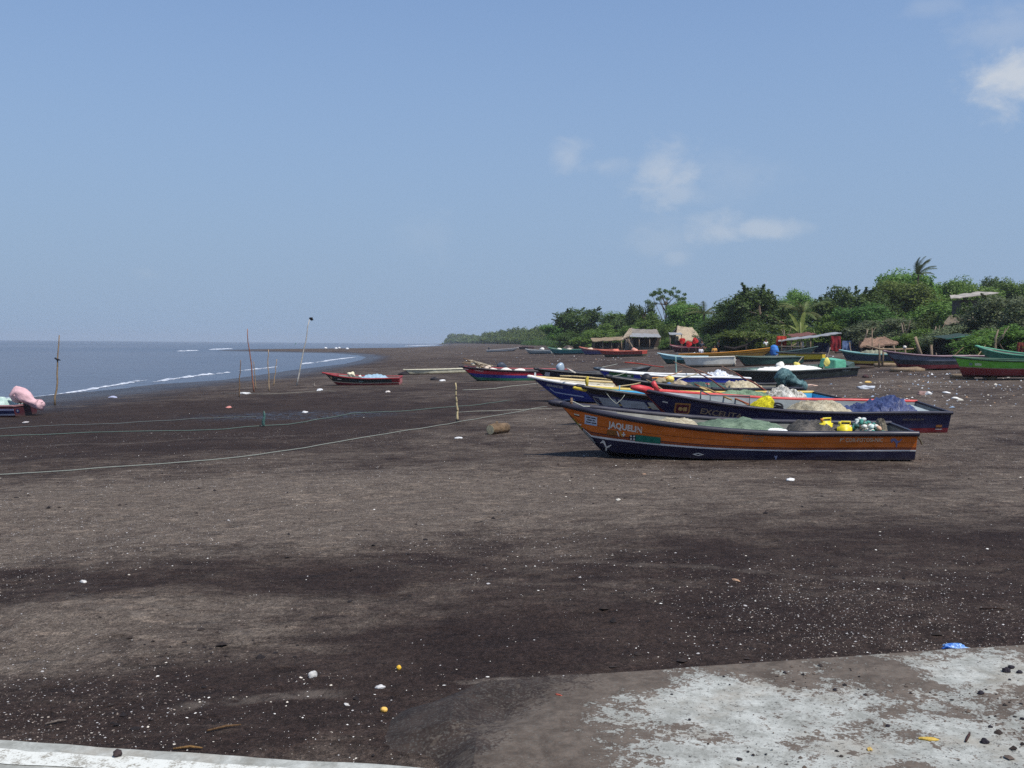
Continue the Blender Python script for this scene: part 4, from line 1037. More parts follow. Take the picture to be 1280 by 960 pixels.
heap(b4, 'fishing_net', 'pale folded net along the inside of the white railed navy boat', 'fishing net', b4.u_of(800), b4.u_of(728), .52, net_mat((170, 160, 130), (222, 210, 180)), .12, .9, 47, .05)

# 5 black railed boat with the dark red bow
b5 = Boat('black railed dark red boat with a cloth wrapped engine at its stern', (985, 507), (759, 514), 1.14, .74, .72, 1.6,
          [(.72, (130, 30, 38)), (1, (34, 34, 42))], (32, 32, 38), (120, 120, 112), (90, 90, 86), .06, 4, .13, .35, transom=(130, 30, 38), nose=.12)
quad_px(b5, 'name_plate', 790, 795, .80, .83, LETTER, .007)
b5.text('CRISTINA', b5.un(936), .80, .10, LETTER_DIM, .55, 1.0, name='worn_lettering')
TEALC = net_mat((52, 84, 88), (112, 142, 142), 'teal_cloth', 60)
outboard(b5, 'outboard engine wrapped in a teal cloth behind the white net bundle', TEALC, 66, .86)
heap(b5, 'fishing_net', 'dark teal net heaped amidships in the dark red boat', 'fishing net', b5.u_of(906), b5.u_of(845), .74, TEAL_NET, .12, .85, 51, .06)
heap(b5, 'fishing_net', 'beige net mound next to the cloth wrapped engine', 'fishing net', b5.u_of(948), b5.u_of(896), .74, net_mat((160, 146, 116), (214, 202, 172)), .12, .85, 53, .08)
heap(b5, 'fishing_net', 'grey brown net rolled along the rail of the dark red boat', 'fishing net', b5.u_of(868), b5.u_of(800), .74, net_mat((84, 82, 74), (140, 134, 120)), .12, .92, 57, .07)
o = rand_rock('buoy_ball', b5.frame(b5.u_of(801), .1, b5.zs(b5.u_of(801)) + .10), (.19, .19, .19), plain((38, 36, 42), .6, .2), 2, amp=.08, sub=3); tag(o, 'black ball buoy on the bow rail of the dark red boat', 'buoy')
for k, (px, yy, zz, s, c, lab) in enumerate(((818, .1, .08, (.22, .16, .12), (148, 136, 108), 'beige rag bundle beside the black ball buoy'), (826, .2, .02, (.09, .05, .05), (60, 104, 160), 'small blue bottle lying among gear by the black ball buoy'),
        (833, -.1, .15, (.16, .12, .13), (222, 200, 110), 'pale yellow float in the bow of the dark red boat'), (840, .2, .02, (.24, .18, .14), (172, 156, 130), 'tangled pale rope bundle in the bow of the dark red boat'), (873, .2, .05, (.10, .08, .09), (198, 110, 92), 'faded orange float beside the dark teal net'))):
    o = rand_rock(('rag_bundle', 'plastic_bottle', 'net_float', 'rope_bundle', 'net_float')[k], b5.frame(b5.u_of(px), yy, b5.zs(b5.u_of(px)) + zz), s, plain(c, .7, .25, 16, .6), k + 4, amp=.45 if k in (0, 3) else .12, sub=3)
    tag(o, lab, ('rag', 'bottle', 'float', 'rope', 'float')[k])

# 6 blue boat with the green bow patch
b6 = Boat('blue boat with white rail and green bow, lettered ABRAHAM II', (926, 486), (746, 490.5), 1.10, .72, .60, 1.6,
          [(.10, (140, 150, 170)), (.55, (36, 54, 158)), (.62, (210, 212, 220)), (1, (34, 52, 154))], (228, 228, 224), (156, 162, 160), (130, 170, 190), .05, 3, .13, .3, nose=.14)
m = MB(); m.tube([(.955 * b6.L, 0, b6.zs(.955) + .01), (b6.L + .05, 0, b6.zs(1) + .03), (b6.L + .2, 0, b6.zs(1) + .05)], [.11, .1, .05], 10, 0, .8); m.build('nose_block', [paint((50, 66, 80), .3)], b6.o, True)
quad_px(b6, 'bow_patch', 757, 783, .56, .965, paint((34, 96, 48), .25), .006); quad_px(b6, 'bow_mark', 774, 781, .60, .68, plain((214, 184, 50), .6, .1), .009); quad_px(b6, 'bow_mark', 776, 780, .84, .90, LETTER, .009)
b6.text('ABRAHAM II', b6.un(795), .76, .17, plain((206, 196, 180), .6, .1), .86, 1.0, bold=.003)
heap(b6, 'folded_sheet', 'silver and white striped sheet bundled at the stern of the blue boat', 'plastic sheet', b6.u_of(912), b6.u_of(874), .80, plain((196, 200, 204), .35, .35, 14, .6, 'silver_sheet', .5), .12, .7, 61, .10, profile=lambda a: 1 - .4 * abs(a + .1))
heap(b6, 'fishing_net', 'flat grey net lying along the inside of the blue boat', 'fishing net', b6.u_of(872), b6.u_of(800), .60, GREY_NET, .12, .9, 63, .04)

# 7 black boat behind the navy one
b7 = Boat('black boat with a white square on its bow, behind the navy boat', (840, 482.3), (670, 485.5), .98, .66, .60, 1.6,
          [(.5, (26, 28, 36)), (1, (34, 36, 48))], (26, 26, 32), (92, 92, 92), (60, 62, 66), .05, 2, .13, .35)
quad_px(b7, 'white_square', 679, 684, .68, .90, plain((190, 184, 186), .6, .1), .007)
b7.text('LAUREANO', b7.un(692), .80, .12, plain((110, 110, 120), .6, .1), .75, 1.0)
b7b = b7
heap(b7, 'fishing_net', 'grey net low inside the black boat', 'fishing net', b7.u_of(790), b7.u_of(715), .60, GREY_NET, .12, .9, 67, .05)

# 8 red blue and green boat with its oars piled at the bow
b8 = Boat('red, blue and green banded boat with pale oars and sacks piled inside', (718, 474.2), (576, 477.0), .92, .64, .56, 1.6,
          [(.36, (34, 110, 84)), (.62, (36, 50, 130)), (.86, (190, 40, 58)), (1, (92, 28, 44))], (40, 32, 42), (96, 86, 84), (120, 116, 112), .045, 4, .12, .35, railin=(150, 44, 50))
b8.text('MARIEL', b8.un(591), .80, .10, LETTER, .5, 1.0); quad_px(b8, 'name_plate', 578, 584, .84, .90, plain((220, 190, 190), .6, .1), .006)
for k, px in enumerate((614, 629, 647)):
    s = (.30, .36, .34)[k]; o = rand_rock('white_sack', b8.frame(b8.u_of(px), .25, .62), (s, .25, .2 - .03 * (k == 2)), plain((222, 218, 204), .8, .12, 10, .6, 'sack_cloth'), 30 + k, amp=.3, sub=3)
    tag(o, ('smallest white sack, near the bow of the banded boat', 'largest white sack in the middle of the banded boat', 'flattened white sack nearest the stern of the banded boat')[k], 'sack')
g = random.Random(3)
for k in range(9):
    a = b8.pt(b8.u_of(577 + g.uniform(0, 14)), g.uniform(-.5, .1), .98 + g.uniform(.05, .42)); c = b8.pt(b8.u_of(600 + g.uniform(0, 16)), g.uniform(-.5, .1), .80 + g.uniform(0, .15))
    oar('weathered pole in the bundle at the bow of the banded boat', a, c, (POLE, POLE2, wood((190, 176, 150)))[k % 3], None, .026, 'poles bundled at the bow of the banded boat', False, 'wooden_pole')
for k in range(7):
    px = 583 + g.uniform(0, 28); o = rand_rock('pale_float', b8.frame(b8.u_of(px), g.uniform(-.5, 0), b8.zs(b8.u_of(px)) + g.uniform(.0, .22)), (.16, .11, .11), plain(((224, 216, 196), (208, 190, 170), (190, 176, 160))[k % 3], .7, .2), 40 + k, amp=.25)
    tag(o, 'pale float in the clutter at the bow of the banded boat', 'float', 'pale floats heaped at the bow of the banded boat')
m_ = outboard(b8, 'dark outboard engine tilted up behind the banded boat', plain((62, 70, 82), .5, .1), 40, .9, False); m_.matrix_world = b8.frame(b8.u_of(630), -1.9, .60) @ Matrix.Rotation(R(-52), 4, 'Y')

# engine seen over the black boat's rail
b7c = Boat('dark boat with a grey engine cowling showing over the black boat', (696, 477.5), (815, 474), .85, .52, .50, 1.5, [(1, (56, 60, 66))], (60, 62, 64), (110, 108, 104), None, .04, 0, .13, .4)
outboard(b7c, 'outboard engine with a pale grey rounded cowling behind the black boat', plain((150, 166, 178), .35, .08, 5, .05, 'cowling_paint', .5), 62, 1.0, False)

# 9 whitish canoe, 10 small black and red boat, 11 boat at the left edge
b9 = Boat('long low whitish canoe on the sand beyond the banded boat', (592, 465.5), (506, 468.6), .42, .36, .36, .9, [(.3, (150, 140, 110)), (1, (206, 200, 172))], (196, 190, 164), (120, 112, 96), None, .035, 0, .05, .5, benches=2, name='dugout_canoe', group='fishing boats drawn up on the beach')
o = rand_rock('black_sack', b9.frame(1.0, -.1, .1) , (.45, .2, .16), plain((40, 36, 40), .8, .2), 71, amp=.4, sub=3); tag(o, 'dark bundle lying against the end of the whitish canoe', 'bundle')
b10 = Boat('small dark green and red boat alone on the left of the beach', (501, 480.5), (406, 481.8), .74, .44, .44, 1.3,
           [(.40, (130, 34, 40)), (.47, (196, 178, 150)), (.93, (34, 46, 44)), (1, (52, 44, 44))], (150, 46, 48), (120, 120, 112), (140, 50, 50), .04, 4, .15, .3, transom=(176, 110, 108))
quad_px(b10, 'name_plate', 423, 428, .68, .76, LETTER, .007); quad_px(b10, 'bow_mark', 414, 416, .66, .84, plain((200, 160, 110), .6, .1), .007); quad_px(b10, 'name_plate', 450, 456, .60, .68, plain((120, 150, 140), .6, .1), .007)
quad_px(b10, 'red_end', 491, 501, .50, .95, paint((150, 40, 44), .3), .006)
heap(b10, 'plastic_sheet', 'pale blue sheet laid flat inside the small dark green boat', 'plastic sheet', b10.u_of(487), b10.u_of(450), .50, plain((150, 176, 190), .5, .12, 8, .4), .1, .9, 73, .03)
o = rand_rock('cloth_bundle', b10.frame(b10.u_of(440), 0, .62), (.20, .16, .17), plain((216, 206, 176), .8, .15), 74, amp=.5, sub=3); tag(o, 'cream cloth bundle in the bow of the small dark green boat', 'cloth')
o = rand_rock('cloth_bundle', b10.frame(b10.u_of(451), .1, .52), (.10, .08, .09), plain((226, 222, 210), .8, .1), 75, amp=.4); tag(o, 'small white cloth beside the pale blue sheet', 'cloth')
b11 = Boat('boat with red, white and navy stripes at the left edge of the picture', (33, 519.5), (-170, 522), .8, .44, .42, 1.5,
           [(.22, (110, 30, 40)), (.36, (190, 186, 196)), (.62, (26, 32, 78)), (.78, (190, 180, 196)), (1, (120, 34, 46))], (150, 110, 110), (150, 160, 156), None, .04, 2, .13, .25, transom=(70, 24, 34))
x, z = near(b11, 27, .60); b11.decal('ball_emblem', [disc(x, z, .075)], plain((40, 60, 110), .6, .1), off=.008); b11.decal('ball_emblem', [disc(x, z + .01, .03)], LETTER, off=.010)
heap(b11, 'fishing_net', 'pale mint net in the striped boat at the left edge', 'fishing net', b11.u_of(20), b11.u_of(-40), .56, net_mat((150, 180, 170), (204, 220, 208)), .1, .92, 77, .04)
PINK = plain((206, 168, 170), .85, .1, 5, .7, 'pink_cloth')
outboard(b11, 'outboard engine wrapped in a pink cloth on the striped boat', PINK, 62, .80)

# 12 boats far up the beach
far = [('white boat far up the beach with an engine at its stern', (611, 440.0), (648, 438.8), .62, .42, .42, [(.35, (120, 120, 124)), (1, (222, 218, 210))], (226, 222, 214)),
       ('dark low boat farthest up the beach, by the trees', (664, 436.5), (648, 436.6), .7, .5, .5, [(1, (64, 48, 48))], (104, 62, 58)),
       ('pale grey boat far up the beach, left of the teal boat', (693, 442.0), (657, 442.6), .75, .5, .5, [(.5, (120, 130, 128)), (1, (168, 174, 168))], (180, 184, 178)),
       ('teal boat far up the beach beside the pale grey boat', (733, 442.4), (686, 443.4), .95, .62, .6, [(.3, (52, 66, 66)), (.8, (44, 118, 116)), (1, (90, 150, 140))], (80, 140, 112)),
       ('purple boat with an orange rail beside the long red boat', (770, 442.6), (725, 444.0), 1.0, .6, .6, [(.7, (74, 68, 112)), (1, (128, 100, 110))], (198, 116, 90)),
       ('long red boat over dark green in front of the thatched shelter', (806, 445.2), (748, 446.6), .8, .62, .62, [(.45, (66, 70, 54)), (.95, (160, 62, 52)), (1, (190, 96, 74))], (196, 104, 80)),
       ('small red ended dark canoe under the red flags', (878, 439.6), (838, 439.8), .8, .5, .5, [(1, (86, 36, 44))], (150, 70, 76))]
fb = []
for lab, st, bw, hb, hm, hs, bands, rail in far:
    fb.append(Boat(lab, st, bw, hb * 1.15, hm * 1.1, hs * 1.1, 1.5, bands, rail, (150, 136, 124), None, .05, 2, .14, .3, benches=2))
outboard(fb[0], 'dark outboard engine on the far white boat', plain((60, 60, 66), .5, .1), 45, .9, False)
g = random.Random(8)
for k, (b, px, c) in enumerate(((fb[3], 700, (226, 222, 206)), (fb[3], 712, (200, 190, 170)), (fb[2], 678, (220, 216, 206)), (fb[5], 770, (210, 120, 100)), (fb[5], 793, (212, 150, 130)), (fb[4], 738, (220, 196, 170)))):
    o = rand_rock('gear_bundle', b.frame(b.u_of(px), 0, .72), (.5, .35, .28), plain(c, .8, .25, 8, .6), 80 + k, amp=.5)
    tag(o, ('cream bundle of gear near the bow of the far teal boat', 'dull beige bundle of gear in the far teal boat', 'white bundle of gear in the far pale grey boat', 'salmon bundle of gear in the middle of the long red boat', 'pale pink bundle of gear near the stern of the long red boat', 'peach bundle of gear in the purple boat')[k], 'gear')

# 13 the white skiff, the teal bow, the long orange boat
b13 = Boat('short teal boat with a pale bow stripe pointing at the water', (884, 453.6), (824, 455.2), 1.0, .62, .58, 1.5, [(.6, (36, 74, 66)), (1, (110, 168, 178))], (170, 200, 204), (120, 140, 136), (120, 180, 190), .05, 2, .14, .3)
b14 = Boat('plain white skiff between the teal boat and the dark green boat', (919, 457.8), (854, 459.6), .84, .80, .80, 1.4, [(.3, (160, 146, 126)), (1, (232, 228, 212))], (222, 216, 200), (190, 182, 164), None, .04, 0, .05, .25)
b15 = Boat('long orange boat with a high bow under a blue cloth', (852, 449.8), (969, 447.4), 1.05, .62, .58, 1.6, [(.25, (90, 70, 50)), (.62, (206, 150, 60)), (.70, (120, 84, 40)), (1, (224, 156, 48))], (220, 150, 50), (150, 120, 90), None, .05, 0, .12, .25)
sweep_blob('blue_cloth', b15.frame(.99, 0, b15.zs(1) - .1), [(0, 0, .34), (0, 0, .14), (.05, 0, -.2), (.1, 0, -.55), (.12, 0, -.8)], [.12, .34, .42, .40, .2], plain((58, 118, 190), .6, .12, 6, .5, 'blue_cloth'), .07, 5, None, 18); tag(bpy.data.objects['blue_cloth'], 'bright blue cloth hung over the bow of the orange boat', 'cloth')
b16 = Boat('dark green boat right of the white skiff', (1000, 454.8), (921, 458.2), .84, .66, .6, 1.5, [(.2, (96, 58, 50)), (1, (40, 74, 66))], (70, 92, 82), (130, 120, 104), None, .045, 2, .1, .35)
b17 = Boat('yellow and black boat behind the green decked boat', (1030, 451.4), (972, 452.6), .85, .7, .66, 1.5, [(.3, (60, 56, 40)), (.85, (214, 184, 40)), (1, (150, 130, 40))], (60, 56, 48), (110, 104, 92), None, .045, 0, .1, .3)
b18 = Boat('grey green canoe with a raised bow behind the yellow boat', (960, 446.2), (1021, 445.6), .95, .5, .5, 1.3, [(1, (78, 102, 94))], (110, 134, 124), (100, 104, 98), None, .045, 0, .14, .35)
# 15 the dark boat full of white sheet
b19 = Boat('dark green boat filled with white sheet, its stern to the right', (1060, 470.0), (912, 481.0), .80, .64, .60, 1.7, [(.3, (34, 40, 62)), (.9, (34, 44, 44)), (1, (52, 60, 58))], (70, 78, 74), (110, 134, 124), (36, 40, 40), .05, 6, .13, .3, transom=(70, 80, 78), benches=2)
b19.text('MARINA III', b19.un(1043), .70, .13, plain((150, 156, 150), .6, .15), .62, 1.0)
heap(b19, 'white_sheet', 'white plastic sheet spread over the load of the dark green boat', 'plastic sheet', b19.u_of(1028), b19.u_of(926), .62, plain((232, 228, 218), .6, .08, 6, .4, 'white_sheet'), .12, .95, 81, .06)
m = MB(); m.box((.13 * b19.L, -.12, .78), (1.0, 1.2, .5), None, 0, .86); bevel(m.build('engine_box', [paint((92, 168, 136), .3)], b19.o), .03)
m = MB(); m.box((.05 * b19.L, .25, .62), (.5, .7, .42), Matrix.Rotation(.35, 3, 'Y')); m.build('hatch_board', [paint((74, 92, 84), .3)], b19.o)
oar('grey upright oar with a yellow float tied on, in the dark green boat', b19.pt(b19.u_of(1020), .3, .3), b19.pt(b19.u_of(1029), .2, 1.75), wood((150, 140, 126)), None, .035, None, False, 'upright_pole')
o = rand_rock('yellow_float', Matrix.Translation(b19.pt(b19.u_of(1024.5), .30, .95)), (.17, .15, .24), plain((224, 210, 110), .6, .15), 84, amp=.15, sub=3); tag(o, 'pale yellow float tied to the upright oar', 'float')
o = rand_rock('white_sack', b19.frame(b19.u_of(983), -.72, .70), (.24, .2, .26), plain((226, 222, 208), .8, .1), 85, amp=.3, sub=3); tag(o, 'pointed white sack at the far rail of the dark green boat', 'sack')
o = rand_rock('yellow_sack', b19.frame(b19.u_of(1004), -.72, .72), (.22, .18, .16), plain((206, 190, 96), .8, .1), 86, amp=.3, sub=3); tag(o, 'small yellow sack at the far rail of the dark green boat', 'sack')

# right-hand group under the trees
b20 = Boat('dark blue boat with a yellow waterline and an orange bow tip', (1140, 456.8), (1051, 457.4), 1.15, .80, .78, 1.6, [(.22, (96, 44, 40)), (.42, (190, 160, 64)), (.86, (44, 58, 74)), (1, (40, 84, 74))], (120, 166, 160), (150, 150, 134), (214, 140, 60), .05, 0, .12, .3)
heap(b20, 'fishing_net', 'grey green net mounded in the boat with the orange bow tip', 'fishing net', b20.u_of(1116), b20.u_of(1068), .96, net_mat((120, 122, 102), (168, 166, 142)), .12, .9, 87, .05)
b21 = Boat('long purple and dark boat with a pink rail behind the drying rack', (1228, 460.5), (1107, 464.0), 1.25, .84, .80, 1.7, [(.4, (104, 30, 38)), (.66, (38, 44, 50)), (.9, (90, 98, 112)), (1, (74, 66, 84))], (132, 106, 112), (120, 104, 108), None, .05, 0, .15, .4, transom=(170, 64, 56))
b22 = Boat('green boat with a raised bow, at the right edge behind the lime boat', (1345, 466), (1222, 465.0), 1.5, .95, .8, 1.7, [(.3, (50, 58, 84)), (.62, (60, 104, 88)), (.68, (110, 60, 54)), (1, (56, 124, 96))], (92, 160, 126), (120, 116, 104), None, .05, 2, .2, .35, bow_h=1.0)
b23 = Boat('lime green and dark red boat resting on log rollers at the right edge', (1345, 474), (1194, 474.6), 1.02, .80, .76, 1.7, [(.30, (122, 32, 36)), (.52, (130, 36, 38)), (.57, (150, 130, 100)), (1, (104, 176, 52))], (52, 84, 60), (60, 56, 70), (80, 120, 60), .05, 2, .035, .35, sink=-.12)
quad_px(b23, 'name_plate', 1226, 1236, .66, .80, plain((196, 214, 170), .6, .1), .007); quad_px(b23, 'name_plate', 1217, 1222, .66, .78, plain((110, 140, 130), .6, .1), .007)
WOODLOG = wood((148, 128, 104))
for k, (px, py) in enumerate(((1243, 474.8), (1208, 473.8), (1300, 474.6))):
    p = at(px, py); a = (.2, .9, .1)[k]; d = Vector((math.cos(1.3 + a), math.sin(1.3 + a), 0)); m = MB(); m.tube([d * -.6, d * -.2, d * .3, d * .6], [.13, .14, .135, .12], 12)
    o = m.build('log_roller', [WOODLOG], None, True, Matrix.Translation(p + Vector((0, 0.5, .11)))); tag(o, ('pale log roller with a round end, under the lime green boat', 'log roller under the bow end of the lime green boat', 'log roller under the lime boat near the picture edge')[k], 'log')

# loose oars and poles
def at_b(b, px, y, dz): u = b.u_of(px); return b.pt(u, y, b.zs(u) + dz)
oar('orange brown oar leaning across the red rail of the navy boat', at_b(b2, 937, .1, -.10), at_depth(868, 479.5, 27.0), POLER, wood((150, 110, 70)), .026)
oar('yellow bladed oar lying across the red rail of the navy boat', at_depth(876, 484, 26.4), at_b(b2, 914, -.3, .0), wood((186, 150, 96)), wood((206, 178, 120)), .03)
oar('dark red pole slanting beside the cloth wrapped engine', at_depth(958, 489, 31.0), at_depth(920, 466, 33.6), wood((132, 70, 58)), None, .03, blade=False, name='wooden_pole')
oar('thin pale pole slanting past the black ball buoy', at_depth(828, 487, 30.5), at_depth(800, 469, 33), wood((190, 160, 120)), None, .02, blade=False, name='wooden_pole')
oar('tan pole leaning from the dark red boat towards the blue boat', at_depth(826, 474.5, 33.0), at_depth(852, 463.5, 38), wood((176, 140, 110)), None, .025, blade=False, name='wooden_pole')
oar('orange bamboo pole lying in the bow of the dark red boat', at_b(b5, 803, .15, .12), at_b(b5, 836, -.1, .22), wood((196, 138, 70)), None, .03, blade=False, name='wooden_pole')
oar('red brown oar lying on the far rail of the blue boat', at_depth(781, 453, 47), at_depth(830, 458.5, 47), wood((150, 62, 52)), None, .032)
EXTRA = [(700, 470, 775, 474, 36.5, 37.5, (196, 176, 130), 'pale pole lying along the inside of the navy boat'), (890, 470, 842, 452, 46, 48, (150, 110, 90), 'thin brown pole leaning on the stern of the blue boat'),
         (905, 486, 868, 462, 31.5, 35, (120, 70, 58), 'dark brown oar shaft crossing the beige net'), (846, 476, 872, 466, 34, 36, (186, 176, 150), 'pale thin pole crossing the grey brown net'),
         (985, 470, 1003, 446, 58, 62, (150, 136, 110), 'grey pole leaning on the far side of the dark green boat'), (925, 470, 902, 457, 49, 50, (140, 110, 90), 'short brown pole by the silver sheet'),
         (760, 487, 800, 478, 30, 31.5, (180, 160, 120), 'tan pole inside the bow of the dark red boat'), (1012, 459, 1036, 452, 80, 82, (120, 100, 84), 'dark pole lying over the yellow boat'),
         (958, 456, 972, 443, 82, 83, (140, 116, 90), 'brown crossed pole at the end of the dark green boat'), (972, 457, 955, 444, 82, 83, (120, 96, 76), 'dark brown crossed pole at the end of the dark green boat')]
for x0, y0, x1, y1, d0, d1, c, lab in EXTRA: oar(lab, at_depth(x0, y0, d0), at_depth(x1, y1, d1), wood(c), None, .018 + .0003 * d0, blade=False, name='wooden_pole')
for p0, p1, lab in ((b5.pt(.985, 0, b5.zs(.985) + .05), b5.pt(.90, -.1, b5.zs(.9) + .25), 'pale rope rising from the bow of the dark red boat'), (b4.pt(.98, 0, b4.zs(.98) + .1), at(676, 497), 'thin rope from the bow of the white railed navy boat to the sand')):
    tag(cordage('mooring_rope', [p0, p1], .009, ROPE_PALE, sag=.04), lab, 'rope')
oar('pale slanting oar sticking up from the black boat', at_depth(719, 466, 47), at_depth(709, 460, 47.5), wood((200, 192, 176)), None, .03)
p = at_depth(845, 461, 60); p.z = gz(p.x, p.y)
oar('thin pale teal post standing before the short teal boat', p, at_depth(845, 444, 60), plain((140, 176, 166), .6, .1), None, .05, None, False, 'mooring_post')

# ------------------------------------------------------------------ trees
def leaf_mat(a, b, name, trans=.4):
    t = NT(name); g = t.n.new('ShaderNodeNewGeometry'); oi = t.n.new('ShaderNodeObjectInfo')
    col = t.mix(g.outputs['Random Per Island'], a, b)
    hs = t.n.new('ShaderNodeHueSaturation'); t.l.new(col, hs.inputs['Color'])
    t.l.new(t.math('ADD', .475, t.math('MULTIPLY', oi.outputs['Random'], .045)), hs.inputs['Hue'])
    t.l.new(t.math('ADD', .75, t.math('MULTIPLY', oi.outputs['Random'], .6)), hs.inputs['Value'])
    t.set(hs.outputs[0], .55, None, .3)
    tr = t.n.new('ShaderNodeBsdfTranslucent'); t.l.new(hs.outputs[0], tr.inputs[0])
    mx = t.n.new('ShaderNodeMixShader'); mx.inputs[0].default_value = trans
    t.l.new(t.b.outputs[0], mx.inputs[1]); t.l.new(tr.outputs[0], mx.inputs[2]); t.l.new(mx.outputs[0], t.out.inputs[0])
    return t.m
LEAF_D = leaf_mat((.040, .078, .016), (.110, .185, .040), 'dark_leaves')
LEAF_M = leaf_mat((.060, .118, .018), (.165, .26, .048), 'mid_leaves')
LEAF_Y = leaf_mat((.080, .145, .022), (.185, .28, .055), 'yellow_green_leaves')
LEAF_G = leaf_mat((.090, .125, .055), (.24, .30, .155), 'grey_green_leaves')
BARK = wood((96, 82, 70), 'bark')
def leaves(centers, normals, size, g, aspect=.5, jit=.7):
    """kite shaped leaf faces"""
    n = len(centers); N = normals + g.normal(0, jit, (n, 3)); N /= np.linalg.norm(N, axis=1, keepdims=True) + 1e-9
    A = np.cross(N, g.normal(0, 1, (n, 3))); A /= np.linalg.norm(A, axis=1, keepdims=True) + 1e-9
    B = np.cross(N, A); s = (size * g.uniform(.6, 1.4, n))[:, None]
    V = np.stack([centers - A * s, centers + B * s * aspect - N * s * .12, centers + A * s, centers - B * s * aspect - N * s * .12], 1).reshape(-1, 3)
    return V
def crown_mesh(kind, seed, nl):
    g = np.random.default_rng(seed); lobes = []
    if kind == 'round':
        for k in range(26):
            d = g.normal(0, 1, 3); d /= np.linalg.norm(d); r = g.uniform(.25, .8)
            c = np.array([d[0] * r * .40, d[1] * r * .40, .60 + d[2] * r * .36]); lobes.append((c, np.array([.16, .16, .13]) * g.uniform(.7, 1.25)))
    elif kind == 'bush':
        for k in range(30):
            a = g.uniform(0, 6.28); r = .42 * g.random() ** .5; h = g.uniform(.10, .86) * (1 - .9 * (r / .5) ** 2.4)
            lobes.append((np.array([r * math.cos(a), r * math.sin(a), h]), np.array([.15, .15, .15]) * g.uniform(.7, 1.2)))
    elif kind == 'feather':
        for k in range(22):
            a = g.uniform(0, 6.28); r = .40 * g.random() ** .55; h = g.uniform(.22, .82) * (1 - .55 * (r / .5) ** 2)
            lobes.append((np.array([r * math.cos(a), r * math.sin(a), h]), np.array([.13, .13, .15]) * g.uniform(.7, 1.2)))
    elif kind == 'open':
        for k in range(36):
            a = g.uniform(0, 6.28); r = .50 * g.random() ** .5
            lobes.append((np.array([r * math.cos(a), r * math.sin(a), .80 + .18 * g.random() - .35 * r]), np.array([.075, .075, .028]) * g.uniform(.7, 1.2)))
    w = np.array([np.prod(l[1]) ** .67 for l in lobes]); w /= w.sum()
    idx = g.choice(len(lobes), nl, p=w); C = np.array([l[0] for l in lobes])[idx]; Rr = np.array([l[1] for l in lobes])[idx]
    d = g.normal(0, 1, (nl, 3)); d /= np.linalg.norm(d, axis=1, keepdims=True)
    rr = g.uniform(.15, 1.0, nl) ** .45
    # twiggy outline: leaves gather on short sprays that stick out of each mass
    q = np.round(d * 2.6) ; spray = .80 + .42 * ((np.sin(q @ np.array([12.9, 78.2, 37.7]) * 43.7 + idx * 7.1) + 1) / 2)
    P = C + d * Rr * (rr * spray)[:, None]
    nrm = d.copy(); nrm[:, 2] += .55
    extra = []
    if kind in ('feather', 'bush'):
        for k in range(46 if kind == 'feather' else 22):
            l = lobes[g.integers(len(lobes))]; dd = g.normal(0, 1, 3); dd[2] = abs(dd[2]) + .7; dd /= np.linalg.norm(dd); dd[:2] *= .8
            a0 = l[0] + dd * l[1] * .9; ln = g.uniform(.05, .13)
            t = g.random(46); extra.append(a0 + dd * (t * ln)[:, None] + g.normal(0, .008, (46, 3)) * (1.3 - t)[:, None])
        E = np.concatenate(extra); P = np.concatenate([P, E]); nrm = np.concatenate([nrm, g.normal(0, 1, (len(E), 3)) + (0, 0, .6)])
    P[:, 2] = np.clip(P[:, 2], .03, 1.1)
    return leaves(P, nrm, {'round': .0165, 'bush': .017, 'feather': .0150, 'open': .013}[kind], g, .5), lobes
PROTO = {}
def tree_proto(kind, k, mat, nl):
    V, lobes = crown_mesh(kind, 100 + k * 7 + len(kind), nl); n = len(V) // 4
    c = fromarr('crown', V, np.arange(n * 4), 4, mat)
    m = MB(); g = random.Random(k); top = {'round': .62, 'bush': .35, 'feather': .62, 'open': .74}[kind]
    tr = [(0, 0, -.05), (.008, .004, top * .3), (-.01, .012, top * .65), (.005, 0, top)]
    m.tube(tr, [.022, .018, .014, .008], 8)
    for l in lobes[::2]:
        z0 = g.uniform(.25, .9) * top; a = Vector((0, 0, z0)); b = Vector(l[0]); mid = a.lerp(b, .5) + Vector((0, 0, -.02 + .03 * g.random()))
        m.tube([a, mid, b], [.010, .007, .003], 5)
    t = m.build('trunk', [BARK], None, True)
    COL.objects.unlink(c); COL.objects.unlink(t)
    return c, t
def protos():
    for kind, mat, nl, nm in (('round', LEAF_D, 20800, 'rd'), ('round', LEAF_M, 20800, 'rm'), ('round', LEAF_Y, 19200, 'ry'), ('bush', LEAF_M, 17600, 'bm'), ('bush', LEAF_Y, 16000, 'by'), ('bush', LEAF_G, 19200, 'bg'),
                              ('bush', LEAF_D, 19200, 'bd'), ('feather', LEAF_D, 19200, 'fd'), ('feather', LEAF_M, 19200, 'fm'), ('open', LEAF_D, 4160, 'od')):
        PROTO[nm] = [tree_proto(kind, i + len(PROTO) * 3, mat, nl) for i in range(2 if nm in ('rd', 'bm', 'fd', 'bg') else 1)]
protos()
def tree(kind, px, top, width, Y, label, name='leafy_tree', group='trees along the back of the beach', rot=None, depth=1.0, var=0, cat='tree'):
    q = at_depth(px, 440, Y); zb = gz(q.x, q.y); H = at_depth(px, top, Y).z - zb; wd = width * 1.3 * Y / FPX
    M = Matrix.Translation((q.x, q.y, zb - .1)) @ Matrix.Rotation(rot if rot is not None else (px * 1.7) % 6.28, 4, 'Z') @ Matrix.Diagonal((wd, wd * depth, H * 1.02, 1))
    o = tag(empty(name, M), label, cat, group)
    ps = PROTO[kind]
    for part in ps[var % len(ps)]:
        c = part.copy(); COL.objects.link(c); c.parent = o; c.matrix_local = Matrix()
    return o
